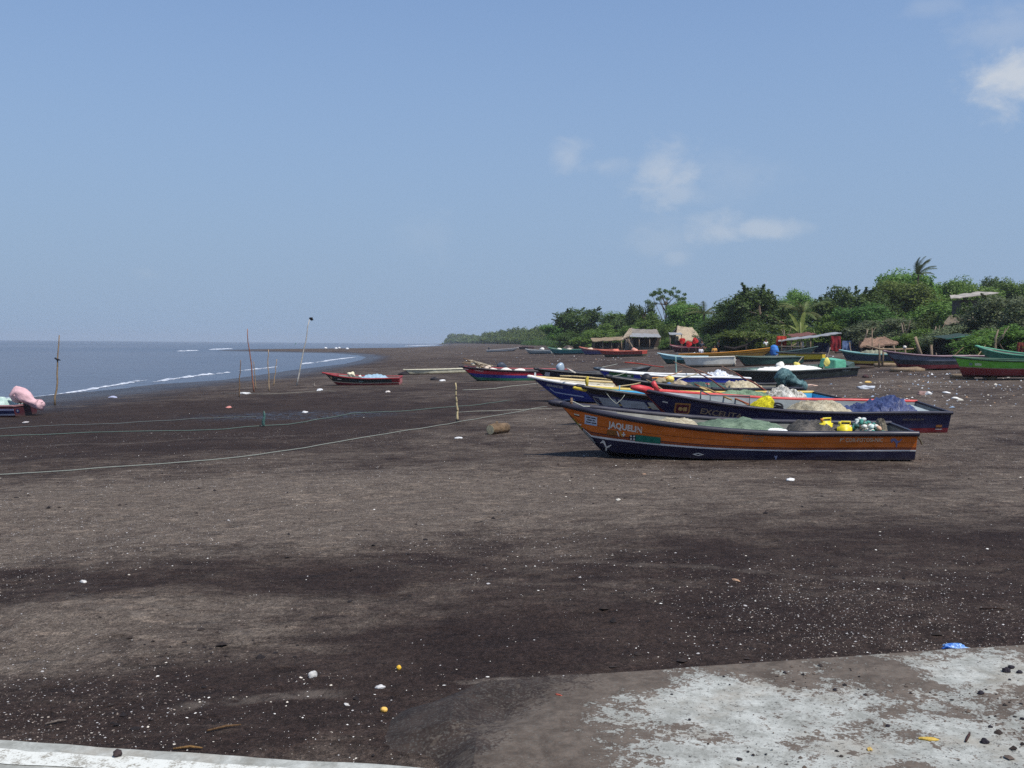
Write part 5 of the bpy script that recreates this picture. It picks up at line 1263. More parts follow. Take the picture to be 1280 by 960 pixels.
TREES = [
 ('fd', 735, 378, 84, 200, 'big dark feathery tree at the left end of the grove', 'leafy_tree', 0),
 ('rm', 700, 402, 46, 235, 'dark tree joining the far wood to the big feathery tree', 'leafy_tree', 0),
 ('rm', 778, 386, 60, 215, 'mid green tree behind the long thatched shelter', 'leafy_tree', 0),
 ('by', 757, 402, 62, 180, 'rounded pale green bush behind the long thatched shelter', 'bush', 0),
 ('fd', 806, 366, 40, 175, 'thin feathery tree left of the flat topped bare tree', 'leafy_tree', 1),
 ('od', 832, 353, 38, 170, 'flat topped sparse tree with bare limbs above the tin roofed hut', 'flat_topped_tree', 0),
 ('bm', 812, 388, 60, 165, 'bushy tree right behind the tin roofed hut', 'bush', 1),
 ('rm', 858, 371, 66, 155, 'mid green tree behind the steep thatched roof', 'leafy_tree', 0),
 ('rd', 912, 384, 80, 130, 'dark tree leaning over the right side of the steep thatched roof', 'leafy_tree', 0),
 ('fd', 948, 345, 104, 128, 'tall dark feathery tree in the middle of the grove', 'leafy_tree', 0),
 ('by', 950, 402, 96, 108, 'spreading yellow green bush under the tall dark feathery tree', 'bush', 0),
 ('bd', 926, 408, 84, 112, 'low dark bush hanging over the people and the steep thatch', 'bush', 0),
 ('ry', 1002, 356, 44, 165, 'small rounded light green tree standing behind the palms', 'leafy_tree', 0),
 ('rm', 985, 366, 50, 150, 'mid green tree right of the tall dark feathery tree', 'leafy_tree', 0),
 ('by', 1032, 388, 66, 108, 'yellowish bush over the roof of the tin stall', 'bush', 0),
 ('fd', 1062, 343, 100, 122, 'dark feathery tree right of the palms', 'leafy_tree', 1),
 ('rd', 1085, 376, 80, 108, 'dark broad bush tree right of the tin stall', 'leafy_tree', 1),
 ('rm', 1135, 326, 96, 138, 'tallest glossy green tree with the palm beside its top', 'leafy_tree', 0),
 ('ry', 1128, 345, 90, 134, 'light green tree in front of the tallest tree', 'leafy_tree', 0),
 ('rm', 1186, 337, 62, 140, 'bright green tree right of the tall palm', 'leafy_tree', 0),
 ('rd', 1237, 336, 44, 150, 'small round dark tree above the white tin roof', 'leafy_tree', 0),
 ('rm', 1276, 340, 60, 145, 'green tree at the right edge above the tin roof', 'leafy_tree', 0),
 ('ry', 1210, 352, 76, 136, 'light green tree behind the white tin roof', 'leafy_tree', 0),
 ('bm', 1160, 362, 96, 112, 'wide green bush below the tallest tree', 'bush', 0),
 ('bg', 1118, 388, 92, 98, 'grey green bush behind the brown thatched shelter', 'bush', 0),
 ('bd', 1172, 388, 70, 95, 'dark bush under the left end of the white tin roof', 'bush', 0),
 ('bg', 1266, 362, 110, 84, 'big grey green bush at the right edge', 'bush', 1),
 ('bg', 1205, 396, 80, 84, 'grey green bush behind the purple boat', 'bush', 0),
 ('bm', 1252, 402, 90, 76, 'low green bush behind the lime green boat', 'bush', 1),
 ('bm', 1150, 402, 60, 88, 'low green bush behind the leaning post', 'bush', 0),
 ('bm', 1300, 398, 90, 74, 'low green bush at the right edge of the picture', 'bush', 0),
 ('rd', 1340, 345, 120, 120, 'dark tree just outside the right edge of the grove', 'leafy_tree', 0),
 ('bd', 884, 398, 46, 142, 'dark green bush beside the steep thatched roof', 'bush', 0),
 ('bm', 1000, 400, 60, 116, 'green bush behind the tin stall', 'bush', 1),
 ('bm', 838, 398, 40, 150, 'bush between the tin roofed hut and the steep thatch', 'bush', 0),
 ('rm', 1030, 366, 60, 140, 'mid green tree behind the yellowish bush', 'leafy_tree', 0),
 ('rm', 1100, 355, 60, 140, 'green tree left of the tallest tree', 'leafy_tree', 0),
 ('bd', 1210, 377, 70, 91, 'dark bush growing under the eaves of the pale tin roof', 'bush', 0),
 ('bg', 1240, 388, 70, 87, 'grey green bush right of the sagging awning', 'bush', 0),
 ('bm', 1222, 410, 44, 78, 'low bush beside the dark open canopy', 'bush', 0),
 ('fm', 765, 384, 60, 205, 'feathery mid green tree filling the gap behind the long thatched shelter', 'leafy_tree', 0),
 ('bm', 836, 420, 22, 138, 'small bush at the right corner of the tin roofed hut', 'bush', 1),
 ('bm', 790, 400, 44, 160, 'bush behind the gable of the tin roofed hut', 'bush', 0),
 ('rm', 925, 372, 60, 140, 'mid green tree between the steep thatch and the tall dark tree', 'leafy_tree', 0),
 ('bd', 718, 412, 50, 190, 'low dark bush at the foot of the big feathery tree', 'bush', 0),
]
for i, (k, px, top, w, Y, lab, nm, var) in enumerate(TREES): tree(k, px, top, w, Y, lab, nm, var=var, cat='bush' if nm == 'bush' else 'tree')

PALMY = leaf_mat((.055, .080, .028), (.13, .15, .06), 'palm_fronds', .2); PALMB = leaf_mat((.08, .11, .03), (.17, .19, .06), 'yellowing_fronds', .2)
def palm(px, base_y_top, Y, fr_len, label, n=15, mat=PALMY, seed=1, droop=1.0, lift=.5, wind=0.0):
    """crown centre at (px, base_y_top)"""
    q = at_depth(px, base_y_top, Y); zb = gz(q.x, q.y); h = q.z - zb
    o = tag(empty('palm_tree', Matrix.Translation((q.x, q.y, zb))), label, 'palm')
    m = MB(); m.tube([(.3, 0, -.2), (.1, .1, h * .4), (0, 0, h * .8), (0, 0, h)], [.19, .15, .13, .12], 8); m.build('trunk', [BARK], o, True)
    g = np.random.default_rng(seed)
    for k in range(n):
        az = 6.283 * k / n + g.uniform(-.2, .2); up = g.uniform(.1, 1.25) * lift + .1; V = []; F = []
        L = fr_len * g.uniform(.8, 1.1); p = np.array([0, 0, h]); d = np.array([math.cos(az) * math.cos(up), math.sin(az) * math.cos(up), math.sin(up)]); st = 22; spine = [p.copy()]
        for i in range(st):
            p = p + d * L / st; d = d + np.array([wind * .05, 0, -.075 * droop * (i / st + .3)]); d /= np.linalg.norm(d); spine.append(p.copy())
        for i in range(2, st + 1):
            t = i / st; dd = spine[i] - spine[i - 1]; dd /= np.linalg.norm(dd); s = np.cross(dd, (0, 0, 1.)); s /= np.linalg.norm(s) + 1e-9
            ll = L * .22 * (math.sin(math.pi * min(1, t * .9 + .08)) ** .7) + .08
            for sg in (-1, 1):
                for e in (0, .5):
                    b0 = spine[i] - dd * L / st * e; tip = b0 + s * sg * ll * .8 + dd * ll * .45 + np.array([0, 0, -ll * (.25 + .3 * g.random())])
                    w = dd * .035 * fr_len / 3.5; k0 = len(V); V += [b0 - w, b0 + w, tip]; F.append((k0, k0 + 1, k0 + 2))
        for i in range(st):
            a, b = spine[i], spine[i + 1]; s = np.array([0, 0, .03]); k0 = len(V); V += [a - s, a + s, b + s, b - s]; F.append((k0, k0 + 1, k0 + 2, k0 + 3))
        mesh('frond', V, F, mat, o)
    return o
palm(880, 392, 145, 3.4, 'palm with pale fronds between the steep thatch and the dark tree', 13, PALMB, 3, .9, .7)
palm(1003, 392, 118, 3.4, 'palm with yellowing fronds behind the tin stall', 14, PALMB, 5, 1.0, .7)
palm(1148, 344, 133, 2.9, 'tall palm sticking out beside the tallest tree top', 12, PALMY, 8, .75, 1.5, .9)
def banana(px, py0, px1, py1, Y, label):
    a = at_depth(px, py0, Y); b = at_depth(px1, py1, Y); V = []; F = []
    for i in range(13):
        t = i / 12; c = a.lerp(b, t) + Vector((0, 0, .5 * math.sin(t * 2.4))); w = .34 * math.sin(math.pi * (.08 + .9 * t)) ** .7
        V += [c + Vector((-w * .7, -.1 * w, w * .5)), c, c + Vector((w * .7, -.1 * w, w * .25))]
    for i in range(12):
        for j in (0, 1): F.append((3 * i + j, 3 * i + j + 1, 3 * i + j + 4, 3 * i + j + 3))
    return V, F
q = at_depth(1000, 425, 106); o = tag(empty('banana_plant', Matrix.Translation((q.x, q.y, gz(q.x, q.y)))), 'banana plant with drooping yellow green leaves left of the tin stall roof', 'plant')
m = MB(); m.tube([(0, 0, -.1), (.05, 0, 1.6), (0, 0, 3.2)], [.16, .13, .08], 8); m.build('stem', [plain((118, 124, 70), .7, .2)], o, True)
for (x0, y0, x1, y1) in ((1000, 418, 986, 396), (1000, 418, 1012, 412), (1001, 416, 1006, 394), (999, 416, 975, 412)):
    V, F = banana(x0, y0, x1, y1, 106, ''); b = mesh('leaf', [Vector(v) - q.to_3d() + Vector((0, 0, q.z - gz(q.x, q.y))) for v in V], F, plain((112, 122, 58), .5, .3, 3, .2), o, True)

# the far wood along the point: one mass nobody could count
def far_wood():
    g = np.random.default_rng(31); P = []; N = []; Sz = []
    prof = [(559, 431, 1500, 1), (563, 416, 1350, 1), (580, 415.5, 1150, 1), (594, 417, 1000, 1), (602, 419, 900, 1), (606, 412, 800, 1), (628, 409.5, 640, 1), (650, 407, 520, 1), (668, 405, 430, 1), (684, 403, 360, 1), (700, 402, 300, 1), (718, 404, 260, 1)]
    px_ = [a[0] for a in prof]; ty = [a[1] for a in prof]; dy = [a[2] for a in prof]
    px = 559.5
    while px < 716:
        Y = float(np.interp(px, px_, dy)); top = float(np.interp(px, px_, ty))
        for row in range(4):
            y = Y * (1 + .05 * row) + g.uniform(-.02, .02) * Y; c0 = at_depth(px + g.uniform(-2, 2), 430, y); zb = gz(c0.x, c0.y)
            H = (at_depth(px, top, Y).z - zb) * (.42 + .21 * row) * g.uniform(.78, 1.04); w = 5.0 * Y / FPX * g.uniform(.8, 1.5)
            n = 300 if row < 3 else 420
            d = g.normal(0, 1, (n, 3)); d /= np.linalg.norm(d, axis=1, keepdims=True); r = g.uniform(.5, 1.06, n)[:, None]
            P.append(np.array([c0.x, c0.y, zb + H * .5]) + d * r * np.array([w, w, H * .5])); d[:, 2] += .5; N.append(d); Sz.append(np.full(n, .62 * Y / FPX * 1.9))
        px += 1.9
    P = np.concatenate(P); N = np.concatenate(N); Sz = np.concatenate(Sz)
    V = leaves(P, N, Sz, g, .6); n = len(P)
    tag(fromarr('far_wood', V, np.arange(4 * n), 4, LEAF_M), kind='stuff')
far_wood()
# undergrowth filling the foot of the grove
def undergrowth():
    g = np.random.default_rng(77); P = []; N = []
    for a, b in zip(VEG[1:8], VEG[2:9]):
        a = np.array(a, float); b = np.array(b, float); ln = np.linalg.norm(b - a); nn = np.array([(b - a)[1], -(b - a)[0]]) / ln
        for k in range(int(ln * 1.6)):
            c = a + (b - a) * g.random() + nn * g.uniform(1, 16); zb = gz(*c); h = g.uniform(.8, 2.6); w = g.uniform(.8, 1.9)
            d = g.normal(0, 1, (150, 3)); d /= np.linalg.norm(d, axis=1, keepdims=True)
            q = np.array([c[0], c[1], zb + h * .45]) + d * g.uniform(.4, 1.05, 150)[:, None] * np.array([w, w, h * .5]); q[:, 2] = np.maximum(q[:, 2], zb + .03); P.append(q); d[:, 2] += .5; N.append(d)
    P = np.concatenate(P); N = np.concatenate(N); V = leaves(P, N, np.full(len(P), .15), g, .5)
    tag(fromarr('undergrowth', V, np.arange(4 * len(P)), 4, LEAF_D), kind='stuff')
undergrowth()

# ------------------------------------------------------------------ huts, shelters, stalls
def thatch_mat(a, b):
    t = NT('thatch'); v = t.obj(); f = t.noise(4, 6, .7, t.mapping(v, (4, 4, .7))); g = t.noise(.9, 4, .6, v)
    col = t.mix(t.ramp(f, .3, .7), srgb(*a), srgb(*b)); col = t.mix(t.ramp(g, .45, .7, 0, .45), col, srgb(92, 84, 74))
    return t.set(col, .95, t.bump(f, .9, .12), .1)
THATCH = thatch_mat((112, 96, 76), (168, 150, 122)); THATCHB = thatch_mat((84, 68, 54), (136, 114, 90))
TIN = NT('tin_sheet'); v = TIN.obj(); f = TIN.noise(1.6, 5, .6, v); wv = TIN.n.new('ShaderNodeTexWave'); wv.inputs['Scale'].default_value = 3.2; wv.inputs['Distortion'].default_value = .1; TIN.l.new(v, wv.inputs[0])
TIN = TIN.set(TIN.mix(TIN.ramp(f, .55, .75, 0, .8), srgb(150, 150, 148), srgb(112, 90, 74)), .45, TIN.bump(wv.outputs['Fac'], .6, .05), .5)
DARKW = wood((74, 62, 54)); PLANK = wood((128, 118, 108)); POSTW = wood((136, 118, 98))
def local(px, Y, py=440):
    q = at_depth(px, py, Y); z = gz(q.x, q.y); return Matrix.Translation((q.x, q.y, z)), z
def U(Y): return Y / FPX                         # metres to one step of the photograph's grid at this depth
def roof_sheet(m, c, seed=1, sag=.06, nx=14, ny=8, th=.09):
    """an uneven sheet through four corner points, with thickness"""
    a, b, d, e = [Vector(k) for k in c]; V = []
    for i in range(nx + 1):
        for j in range(ny + 1):
            s, t = i / nx, j / ny; p = a.lerp(b, s).lerp(e.lerp(d, s), t); n = mnoise.noise(Vector((s * 5 + seed, t * 4, seed)))
            edge = (j == 0) or (j == ny)
            V.append(p + Vector((0, 0, n * sag * 1.6 - sag * 4 * s * (1 - s) * .5)) + Vector((0, 0, -.12 * abs(mnoise.noise(Vector((s * 30, t, seed)))))) * (1 if edge else 0))
    n = len(V); V += [v - Vector((0, 0, th)) for v in V]; F = []; k = ny + 1
    for i in range(nx):
        for j in range(ny):
            q = i * k + j; F += [(q, q + 1, q + k + 1, q + k), (n + q, n + q + k, n + q + k + 1, n + q + 1)]
    for i in range(nx):
        for j in (0, ny): q = i * k + j; F.append((q, q + k, n + q + k, n + q))
    for j in range(ny):
        for i in (0, nx): q = i * k + j; F.append((q, q + 1, n + q + 1, n + q))
    m.add(V, F)
# long thatched shelter
Y = 150; M, z0 = local(762, Y); u = U(Y); h = lambda py: at_depth(762, py, Y).z - z0
o = tag(empty('thatched_shelter', M), 'long low thatched shelter open to the beach, left of the tin roofed hut', 'shelter')
m = MB(); roof_sheet(m, [(-22 * u, -.6, h(426.5)), (18 * u, -.6, h(424)), (18 * u, 3.4, h(420)), (-22 * u, 3.4, h(422.5))], 2, .08, 20); m.build('roof', [THATCH], o)
for k, x in enumerate((-20, -9, 2, 11, 17)):
    for yy in (-.2, 3.0):
        m = MB(); m.tube([(x * u, yy, -.1), (x * u + .06, yy, h(426))], [.09, .08], 8); m.build('post', [POSTW], o, True)
m = MB(); m.box((0, 3.2, h(430) * .5 + .1), (38 * u, .12, h(428))); m.build('back_wall', [DARKW], o)
m = MB(); m.box((-4 * u, .4, .55), (16 * u, .5, .08)); m.box((-10 * u, .4, .25), (.1, .4, .5)); m.box((2 * u, .4, .25), (.1, .4, .5)); m.build('counter', [PLANK], o)
# hut with tin awning and thatched gable
Y = 146; M, z0 = local(806, Y); u = U(Y); h = lambda py: at_depth(806, py, Y).z - z0
o = tag(empty('tin_roofed_hut', M), 'grey plank hut with a pale gable and a bright tin awning', 'hut')
m = MB(); m.box((-1 * u, 2.6, h(422) * .5), (42 * u, 2.8, h(422))); m.build('wall', [DARKW], o)
m = MB(); m.box((-19 * u, .55, h(423) * .5 - .1), (9 * u, 1.2, h(423))); m.build('plank_panel', [PLANK], o)
m = MB(); m.box((5 * u, .9, h(434) * .5), (32 * u, .1, h(434)), None); m.build('low_board_wall', [wood((150, 140, 120))], o)
m = MB(); roof_sheet(m, [(-20 * u, -.9, h(421)), (19 * u, -.9, h(421)), (19 * u, 1.4, h(417)), (-17 * u, 1.4, h(416))], 3, .03, 12, 6, .05); m.build('awning', [TIN], o)
m = MB(); roof_sheet(m, [(-17 * u, 1.2, h(419)), (20 * u, 1.2, h(419)), (20 * u, 4.2, h(411)), (-12 * u, 4.2, h(410))], 4, .1); m.build('roof', [thatch_mat((110, 104, 98), (160, 152, 142))], o)
m = MB(); roof_sheet(m, [(-29 * u, .2, h(424)), (-17 * u, .2, h(418)), (-13 * u, 2.8, h(409)), (-16 * u, 3.6, h(410))], 5, .06, 10, 8, .14); m.build('gable_thatch', [thatch_mat((150, 132, 110), (196, 180, 156))], o)
for x in (-20, -8, 5, 18):
    m = MB(); m.tube([(x * u, -.7, -.1), (x * u, -.7, h(421.5))], .07, 8); m.build('post', [POSTW], o, True)
# steep thatched roof with white awning
Y = 134; M, z0 = local(862, Y); u = U(Y); h = lambda py: at_depth(862, py, Y).z - z0
o = tag(empty('thatched_hut', M), 'hut with a steep pale thatched roof behind the red flags', 'hut')
m = MB(); roof_sheet(m, [(-18 * u, 0, h(424)), (18 * u, 0, h(427)), (9 * u, 3.6, h(408.5)), (-10 * u, 3.6, h(406.5))], 6, .1, 16, 12, .2); roof_sheet(m, [(-18 * u, 7.2, h(424)), (18 * u, 7.2, h(427)), (9 * u, 3.7, h(408.5)), (-10 * u, 3.7, h(406.5))], 7, .1, 10, 8, .2); m.build('roof', [thatch_mat((150, 134, 112), (204, 186, 158))], o)
m = MB(); m.box((0, 3.6, h(424) * .5), (30 * u, 6, h(424))); m.build('wall', [DARKW], o)
m = MB(); roof_sheet(m, [(-27 * u, -1.2, h(418.5)), (-11 * u, -1.2, h(418)), (-11 * u, .6, h(415.5)), (-26 * u, .6, h(415.5))], 8, .02, 8, 4, .05); m.build('awning', [TIN], o)
for x in (-26, -12):
    m = MB(); m.tube([(x * u, -1.0, -.1), (x * u, -1.0, h(418.5))], .06, 8); m.build('post', [POSTW], o, True)
# tin stall
Y = 98; M, z0 = local(1008, Y); u = U(Y); h = lambda py: at_depth(1008, py, Y).z - z0
o = tag(empty('beach_stall', M), 'open stall with a rising grey tin roof, among the boats and palms', 'stall')
m = MB(); roof_sheet(m, [(-37 * u, -.4, h(426.5)), (42 * u, -.4, h(416)), (42 * u, 1.6, h(414.5)), (-30 * u, 1.6, h(424))], 9, .06, 18, 6, .06); m.build('roof', [TIN], o)
for x, t in ((-32, 425), (-20, 424), (-8, 422.5), (4, 421), (36, 417)):
    m = MB(); m.tube([(x * u, -.2, -.1), (x * u + .03, -.2, h(t))], .06, 8); m.build('post', [POSTW], o, True)
m = MB(); m.box((-18 * u, .0, h(433)), (30 * u, .6, .08)); m.box((-18 * u, -.1, h(437)), (30 * u, .06, .3)); m.build('counter', [PLANK], o)
m = MB(); m.tube([(-26 * u, -.2, h(438)), (-12 * u, -.2, h(428))], .05, 8); m.build('brace', [POSTW], o, True)
m = MB(); roof_sheet(m, [(-12 * u, 1.9, h(421)), (20 * u, 1.9, h(417)), (18 * u, 4.5, h(414)), (-10 * u, 4.5, h(417))], 12, .05, 8, 5, .05); m.build('rusty_back_roof', [plain((104, 66, 56), .8, .35, 4, .4)], o)
def hanging(name, label, cat, px, py0, py1, w, Y, mat, seed):
    a = at_depth(px, py0, Y); hh = (py1 - py0) * U(Y); V = []; F = []; nx, ny = 14, 10; wd = w * U(Y)
    for i in range(nx + 1):
        for j in range(ny + 1):
            s, t = i / nx, j / ny; f = .07 * math.sin(s * 17 + seed + t) * (t + .2) + .1 * mnoise.noise(Vector((s * 4, t * 3, seed)))
            V.append((wd * (s - .5) * (1 + .12 * t * math.sin(seed)), f, -hh * t * (1 - .08 * math.sin(s * 5 + seed))))
    n = len(V); V += [(x, y + .03, z) for x, y, z in V]; k = ny + 1
    for i in range(nx):
        for j in range(ny): q = i * k + j; F += [(q, q + k, q + k + 1, q + 1), (n + q, n + q + 1, n + q + k + 1, n + q + k)]
    return tag(mesh(name, V, F, mat, None, True, None, Matrix.Translation(a)), label, cat)
hanging('orange_cloth', 'orange red cloth hung at the left end of the tin stall', 'cloth', 977, 420, 433, 12, 98.6, plain((176, 58, 40), .8, .2, 3, .3), 1)
hanging('dark_red_cloth', 'dark red cloth hung under the high end of the tin stall', 'cloth', 1045, 420, 438, 12, 97.5, plain((120, 28, 34), .8, .2, 3, .3), 2)
hanging('blue_tarpaulin', 'pale blue grey sheet hung right of the dark red cloth', 'tarpaulin', 1059, 426, 441, 12, 98, plain((92, 112, 150), .7, .2, 3, .4), 3)
hanging('blue_tarpaulin', 'dark blue tarpaulin hung next to the pale blue sheet', 'tarpaulin', 1070, 424, 441, 12, 98.4, plain((44, 50, 84), .7, .2, 3, .4), 4)
hanging('blue_tarpaulin', 'dark blue tarpaulin behind the posts of the tin stall', 'tarpaulin', 1027, 428, 441, 20, 99.8, plain((36, 42, 72), .7, .2, 3, .4), 5)
for k, (x, c, lb) in enumerate(((997, (206, 204, 190), 'cream shirt on the line under the tin stall, leftmost'), (1003, (230, 230, 222), 'white shirt on the line under the tin stall, rightmost'), (1010, (150, 150, 130), 'dull green shirt hung by the tin stall post'))):
    hanging('hanging_shirt', lb, 'shirt', x, 426.5, 434.5, 3.6, 98.9, plain(c, .85, .1, 4, .3), 6 + k)
hanging('pale_blue_shirt', 'pale blue shirt hung in the shade right of the bent branch', 'shirt', 944, 431, 438, 7, 106.5, plain((132, 160, 204), .85, .1, 4, .3), 11)
# brown thatched shelter, dark canopy, hillside roof
Y = 86; M, z0 = local(1098, Y); u = U(Y); h = lambda py: at_depth(1098, py, Y).z - z0
o = tag(empty('thatched_shelter', M), 'low brown thatched shelter behind the boat with the orange bow tip', 'shelter')
m = MB(); roof_sheet(m, [(-26 * u, -.5, h(433)), (22 * u, -.5, h(428)), (20 * u, 2.6, h(420)), (-4 * u, 2.6, h(422))], 13, .1, 18, 10, .14); m.build('roof', [thatch_mat((110, 86, 70), (170, 138, 116))], o)
for x in (-22, -4, 16):
    m = MB(); m.tube([(x * u, -.2, -.1), (x * u, -.2, h(431))], .06, 8); m.build('post', [POSTW], o, True)
m = MB(); m.box((4 * u, 2.4, h(426) * .5), (34 * u, .1, h(426))); m.build('back_wall', [DARKW], o)
Y = 80; M, z0 = local(1198, Y); u = U(Y); h = lambda py: at_depth(1198, py, Y).z - z0
o = tag(empty('net_canopy', M), 'dark open canopy with a green edge pole behind the purple boat', 'canopy')
m = MB(); roof_sheet(m, [(-18 * u, -.3, h(423.5)), (16 * u, -.3, h(418)), (16 * u, 2.6, h(416)), (-18 * u, 2.6, h(420))], 14, .06, 10, 6, .04); m.build('roof', [plain((44, 62, 54), .8, .3, 4, .4)], o)
m = MB(); m.tube([(-19 * u, -.4, h(424.5)), (17 * u, -.4, h(418.5))], .05, 8); m.build('edge_pole', [plain((52, 104, 84), .7, .2)], o, True)
for x in (-8, -4, 11):
    m = MB(); m.tube([(x * u, -.1, -.1), (x * u, -.1, h(421))], .07, 8); m.build('post', [DARKW], o, True)
m = MB(); m.box((-2 * u, 2.6, h(424) * .5), (24 * u, .1, h(424))); m.build('back_wall', [plain((46, 40, 36), .9, .3)], o)  # dark panel stands in for the shade inside the open canopy
Y = 92; M, z0 = local(1212, Y); u = U(Y); h = lambda py: at_depth(1212, py, Y).z - z0
o = tag(empty('hillside_house', M), 'house with a long pale tin roof showing above the bushes on the right', 'house')
m = MB(); roof_sheet(m, [(-31 * u, -1.0, h(373.5)), (28 * u, -1.0, h(366)), (30 * u, 3.5, h(361.5)), (-6 * u, 3.5, h(366.5))], 15, .05, 16, 8, .07); m.build('roof', [plain((158, 150, 138), .7, .35, 1.2, .3, 'pale_roof')], o)
m = MB(); m.box((8 * u, 2.6, h(374) * .5), (20 * u, 2.0, h(374))); m.build('wall', [plain((96, 88, 80), .9, .25, 2, .4)], o)
o = tag(empty('sagging_awning', Matrix.Translation((0, 0, 0))), 'sagging grey brown awning under the pale tin roof', 'awning')
Y = 88; c = lambda px, py, dy: at_depth(px, py, Y + dy); m = MB(); roof_sheet(m, [c(1180, 404, 0), c(1222, 401, 0), c(1216, 391, 3), c(1186, 394, 3)], 16, .2, 14, 8, .06); m.build('sheet', [thatch_mat((92, 82, 70), (136, 126, 110))], o)
for px in (1182, 1220):
    a = c(px, 404, .1); m = MB(); m.tube([(a.x, a.y, gz(a.x, a.y) - .1), a], .07, 8); m.build('post', [POSTW], o, True)
# covered heaps by the purple boat
for k, (px, py, w, h_, c_, lb, nm) in enumerate(((1189, 441, 20, 7, (172, 166, 150), 'grey covered heap behind the purple boat, larger one', 'covered_heap'), (1202, 441, 12, 5.5, (176, 170, 158), 'small grey covered heap right of the larger one', 'covered_heap'), (1216, 440, 14, 8, (150, 126, 90), 'brown heap of sticks and husks by the green boat bow', 'husk_heap'), (1245, 438, 34, 8, (120, 84, 70), 'reddish brown heap of dry palm leaves behind the green boat', 'leaf_heap'), (710, 433, 12, 5, (92, 80, 74), 'brown heap at the foot of the big feathery tree', 'driftwood_heap'), (918, 440, 26, 4, (84, 74, 68), 'dark brush heap under the bent branch', 'brush_heap'))):
    Yk = (70, 70.5, 69, 70, 175, 100)[k]; q = at_depth(px, py, Yk); q.z = gz(q.x, q.y); uu = U(Yk)
    o = rand_rock(nm, Matrix.Translation(q), (w * uu / 2, w * uu / 3, h_ * uu), plain(c_, .9, .35, 2.2, .8), 50 + k, amp=.5, sub=4); tag(o, lb, 'heap')
hanging('dark_red_cloth', 'rust red cloth hung at the right edge under the bushes', 'cloth', 1277, 428, 445, 10, 72, plain((104, 44, 36), .85, .2, 3, .3), 14)
# bent branch of the spreading bush
m = MB(); c = lambda px, py: at_depth(px, py, 104.5); m.tube([c(905, 434), c(918, 436), c(932, 432), c(944, 425), c(955, 420)], [.16, .15, .13, .1, .06], 8); m.tube([c(932, 433), c(933, 437), c(933, 443)], [.14, .13, .16], 8)
tag(m.build('bent_branch', [plain((40, 32, 28), .9, .3)], None, True), 'dark bent branch low over the sand behind the orange boat', 'branch')
# red round flags on poles
for k, (px, py) in enumerate(((853, 426), (861, 430), (869, 426))):
    a = at_depth(px, py, 112); g0 = at_depth(px + (k - 1) * 1.5, 440, 112); g0.z = gz(g0.x, g0.y); f = tag(empty('marker_flag', Matrix.Translation(g0)), ('leftmost red round flag on a pole above the dark canoe', 'lowest and middle red round flag above the dark canoe', 'rightmost red round flag on a pole above the dark canoe')[k], 'flag', 'red marker flags in front of the steep thatch')
    d = a - g0; m = MB(); m.tube([(0, 0, -.1), d * .5, d + Vector((0, 0, .3))], .03, 6); m.build('pole', [POLE2], f, True)
    V = [d + Vector((0, -.03, 0))]; n = 18
    for i in range(n): t = i * 6.2832 / n; r = .34 * (1 + .12 * math.sin(t * 3 + k)); V.append(d + Vector((r * math.cos(t), -.03 + .05 * math.sin(t * 2), r * 1.02 * math.sin(t))))
    V += [v + Vector((0, .05, 0)) for v in V]; F = [(0, 1 + i, 1 + (i + 1) % n) for i in range(n)] + [(n + 1, n + 2 + (i + 1) % n, n + 2 + i) for i in range(n)] + [(1 + i, n + 2 + i, n + 2 + (i + 1) % n, 1 + (i + 1) % n) for i in range(n)]
    mesh('cloth', V, F, plain((186, 34, 34), .8, .15, 4, .3), f)
# drying rack and posts
Y = 66.0; M, z0 = local(1118, Y); u = U(Y); L3 = lambda px, py, dy=0: (at_depth(px, py, Y + dy) - M.translation)
o = tag(empty('drying_rack', M), 'pole drying rack standing before the purple boat', 'rack')
def gl(px, dy=0): a = at_depth(px, 440, Y + dy); return Vector((a.x, a.y, gz(a.x, a.y) - .15)) - M.translation
for px, t, dy, px2 in ((1099, 430, 0, 1099), (1117, 432, 0, 1123), (1104, 434, 1.2, 1103), (1131, 434, 0, 1133), (1126, 444, .6, 1127)):
    m = MB(); m.tube([gl(px2, dy), L3((px + px2) / 2 + .3, (t + 458) / 2, dy), L3(px, t, dy)], [.075, .07, .055], 8); m.build('post', [POSTW], o, True)
m = MB(); m.tube([L3(1083, 432), L3(1100, 436.5), L3(1120, 437), L3(1142, 436)], [.06, .075, .07, .05], 8); m.build('top_pole', [wood((150, 128, 104))], o, True)
m = MB(); m.tube([L3(1128, 452), L3(1140, 455), L3(1163, 457)], .05, 8); m.build('low_pole', [wood((150, 128, 104))], o, True)
o = rand_rock('fruit', Matrix.Translation(at_depth(1131, 434, Y)), (.12, .12, .11), plain((220, 212, 200), .7, .1), 3, amp=.1); tag(o, 'white float on top of a drying rack post', 'float')
for px, t, px2, Yp, lab, r in ((1144, 421, 1156, 65, 'thick post leaning left beside the drying rack', .13), (1164, 431, 1164.5, 65.5, 'upright post right of the thick leaning post', .10), (1090, 410, 1090, 72, 'tall thin pole behind the drying rack', .045)):
    b = at_depth(px2, 440, Yp); b.z = gz(b.x, b.y) - .2; a = at_depth(px, t, Yp); m = MB(); m.tube([b, b.lerp(a, .5) + Vector((.03, 0, 0)), a], [r, r * .92, r * .8], 9); tag(m.build('wooden_post', [POSTW], None, True), lab, 'post')
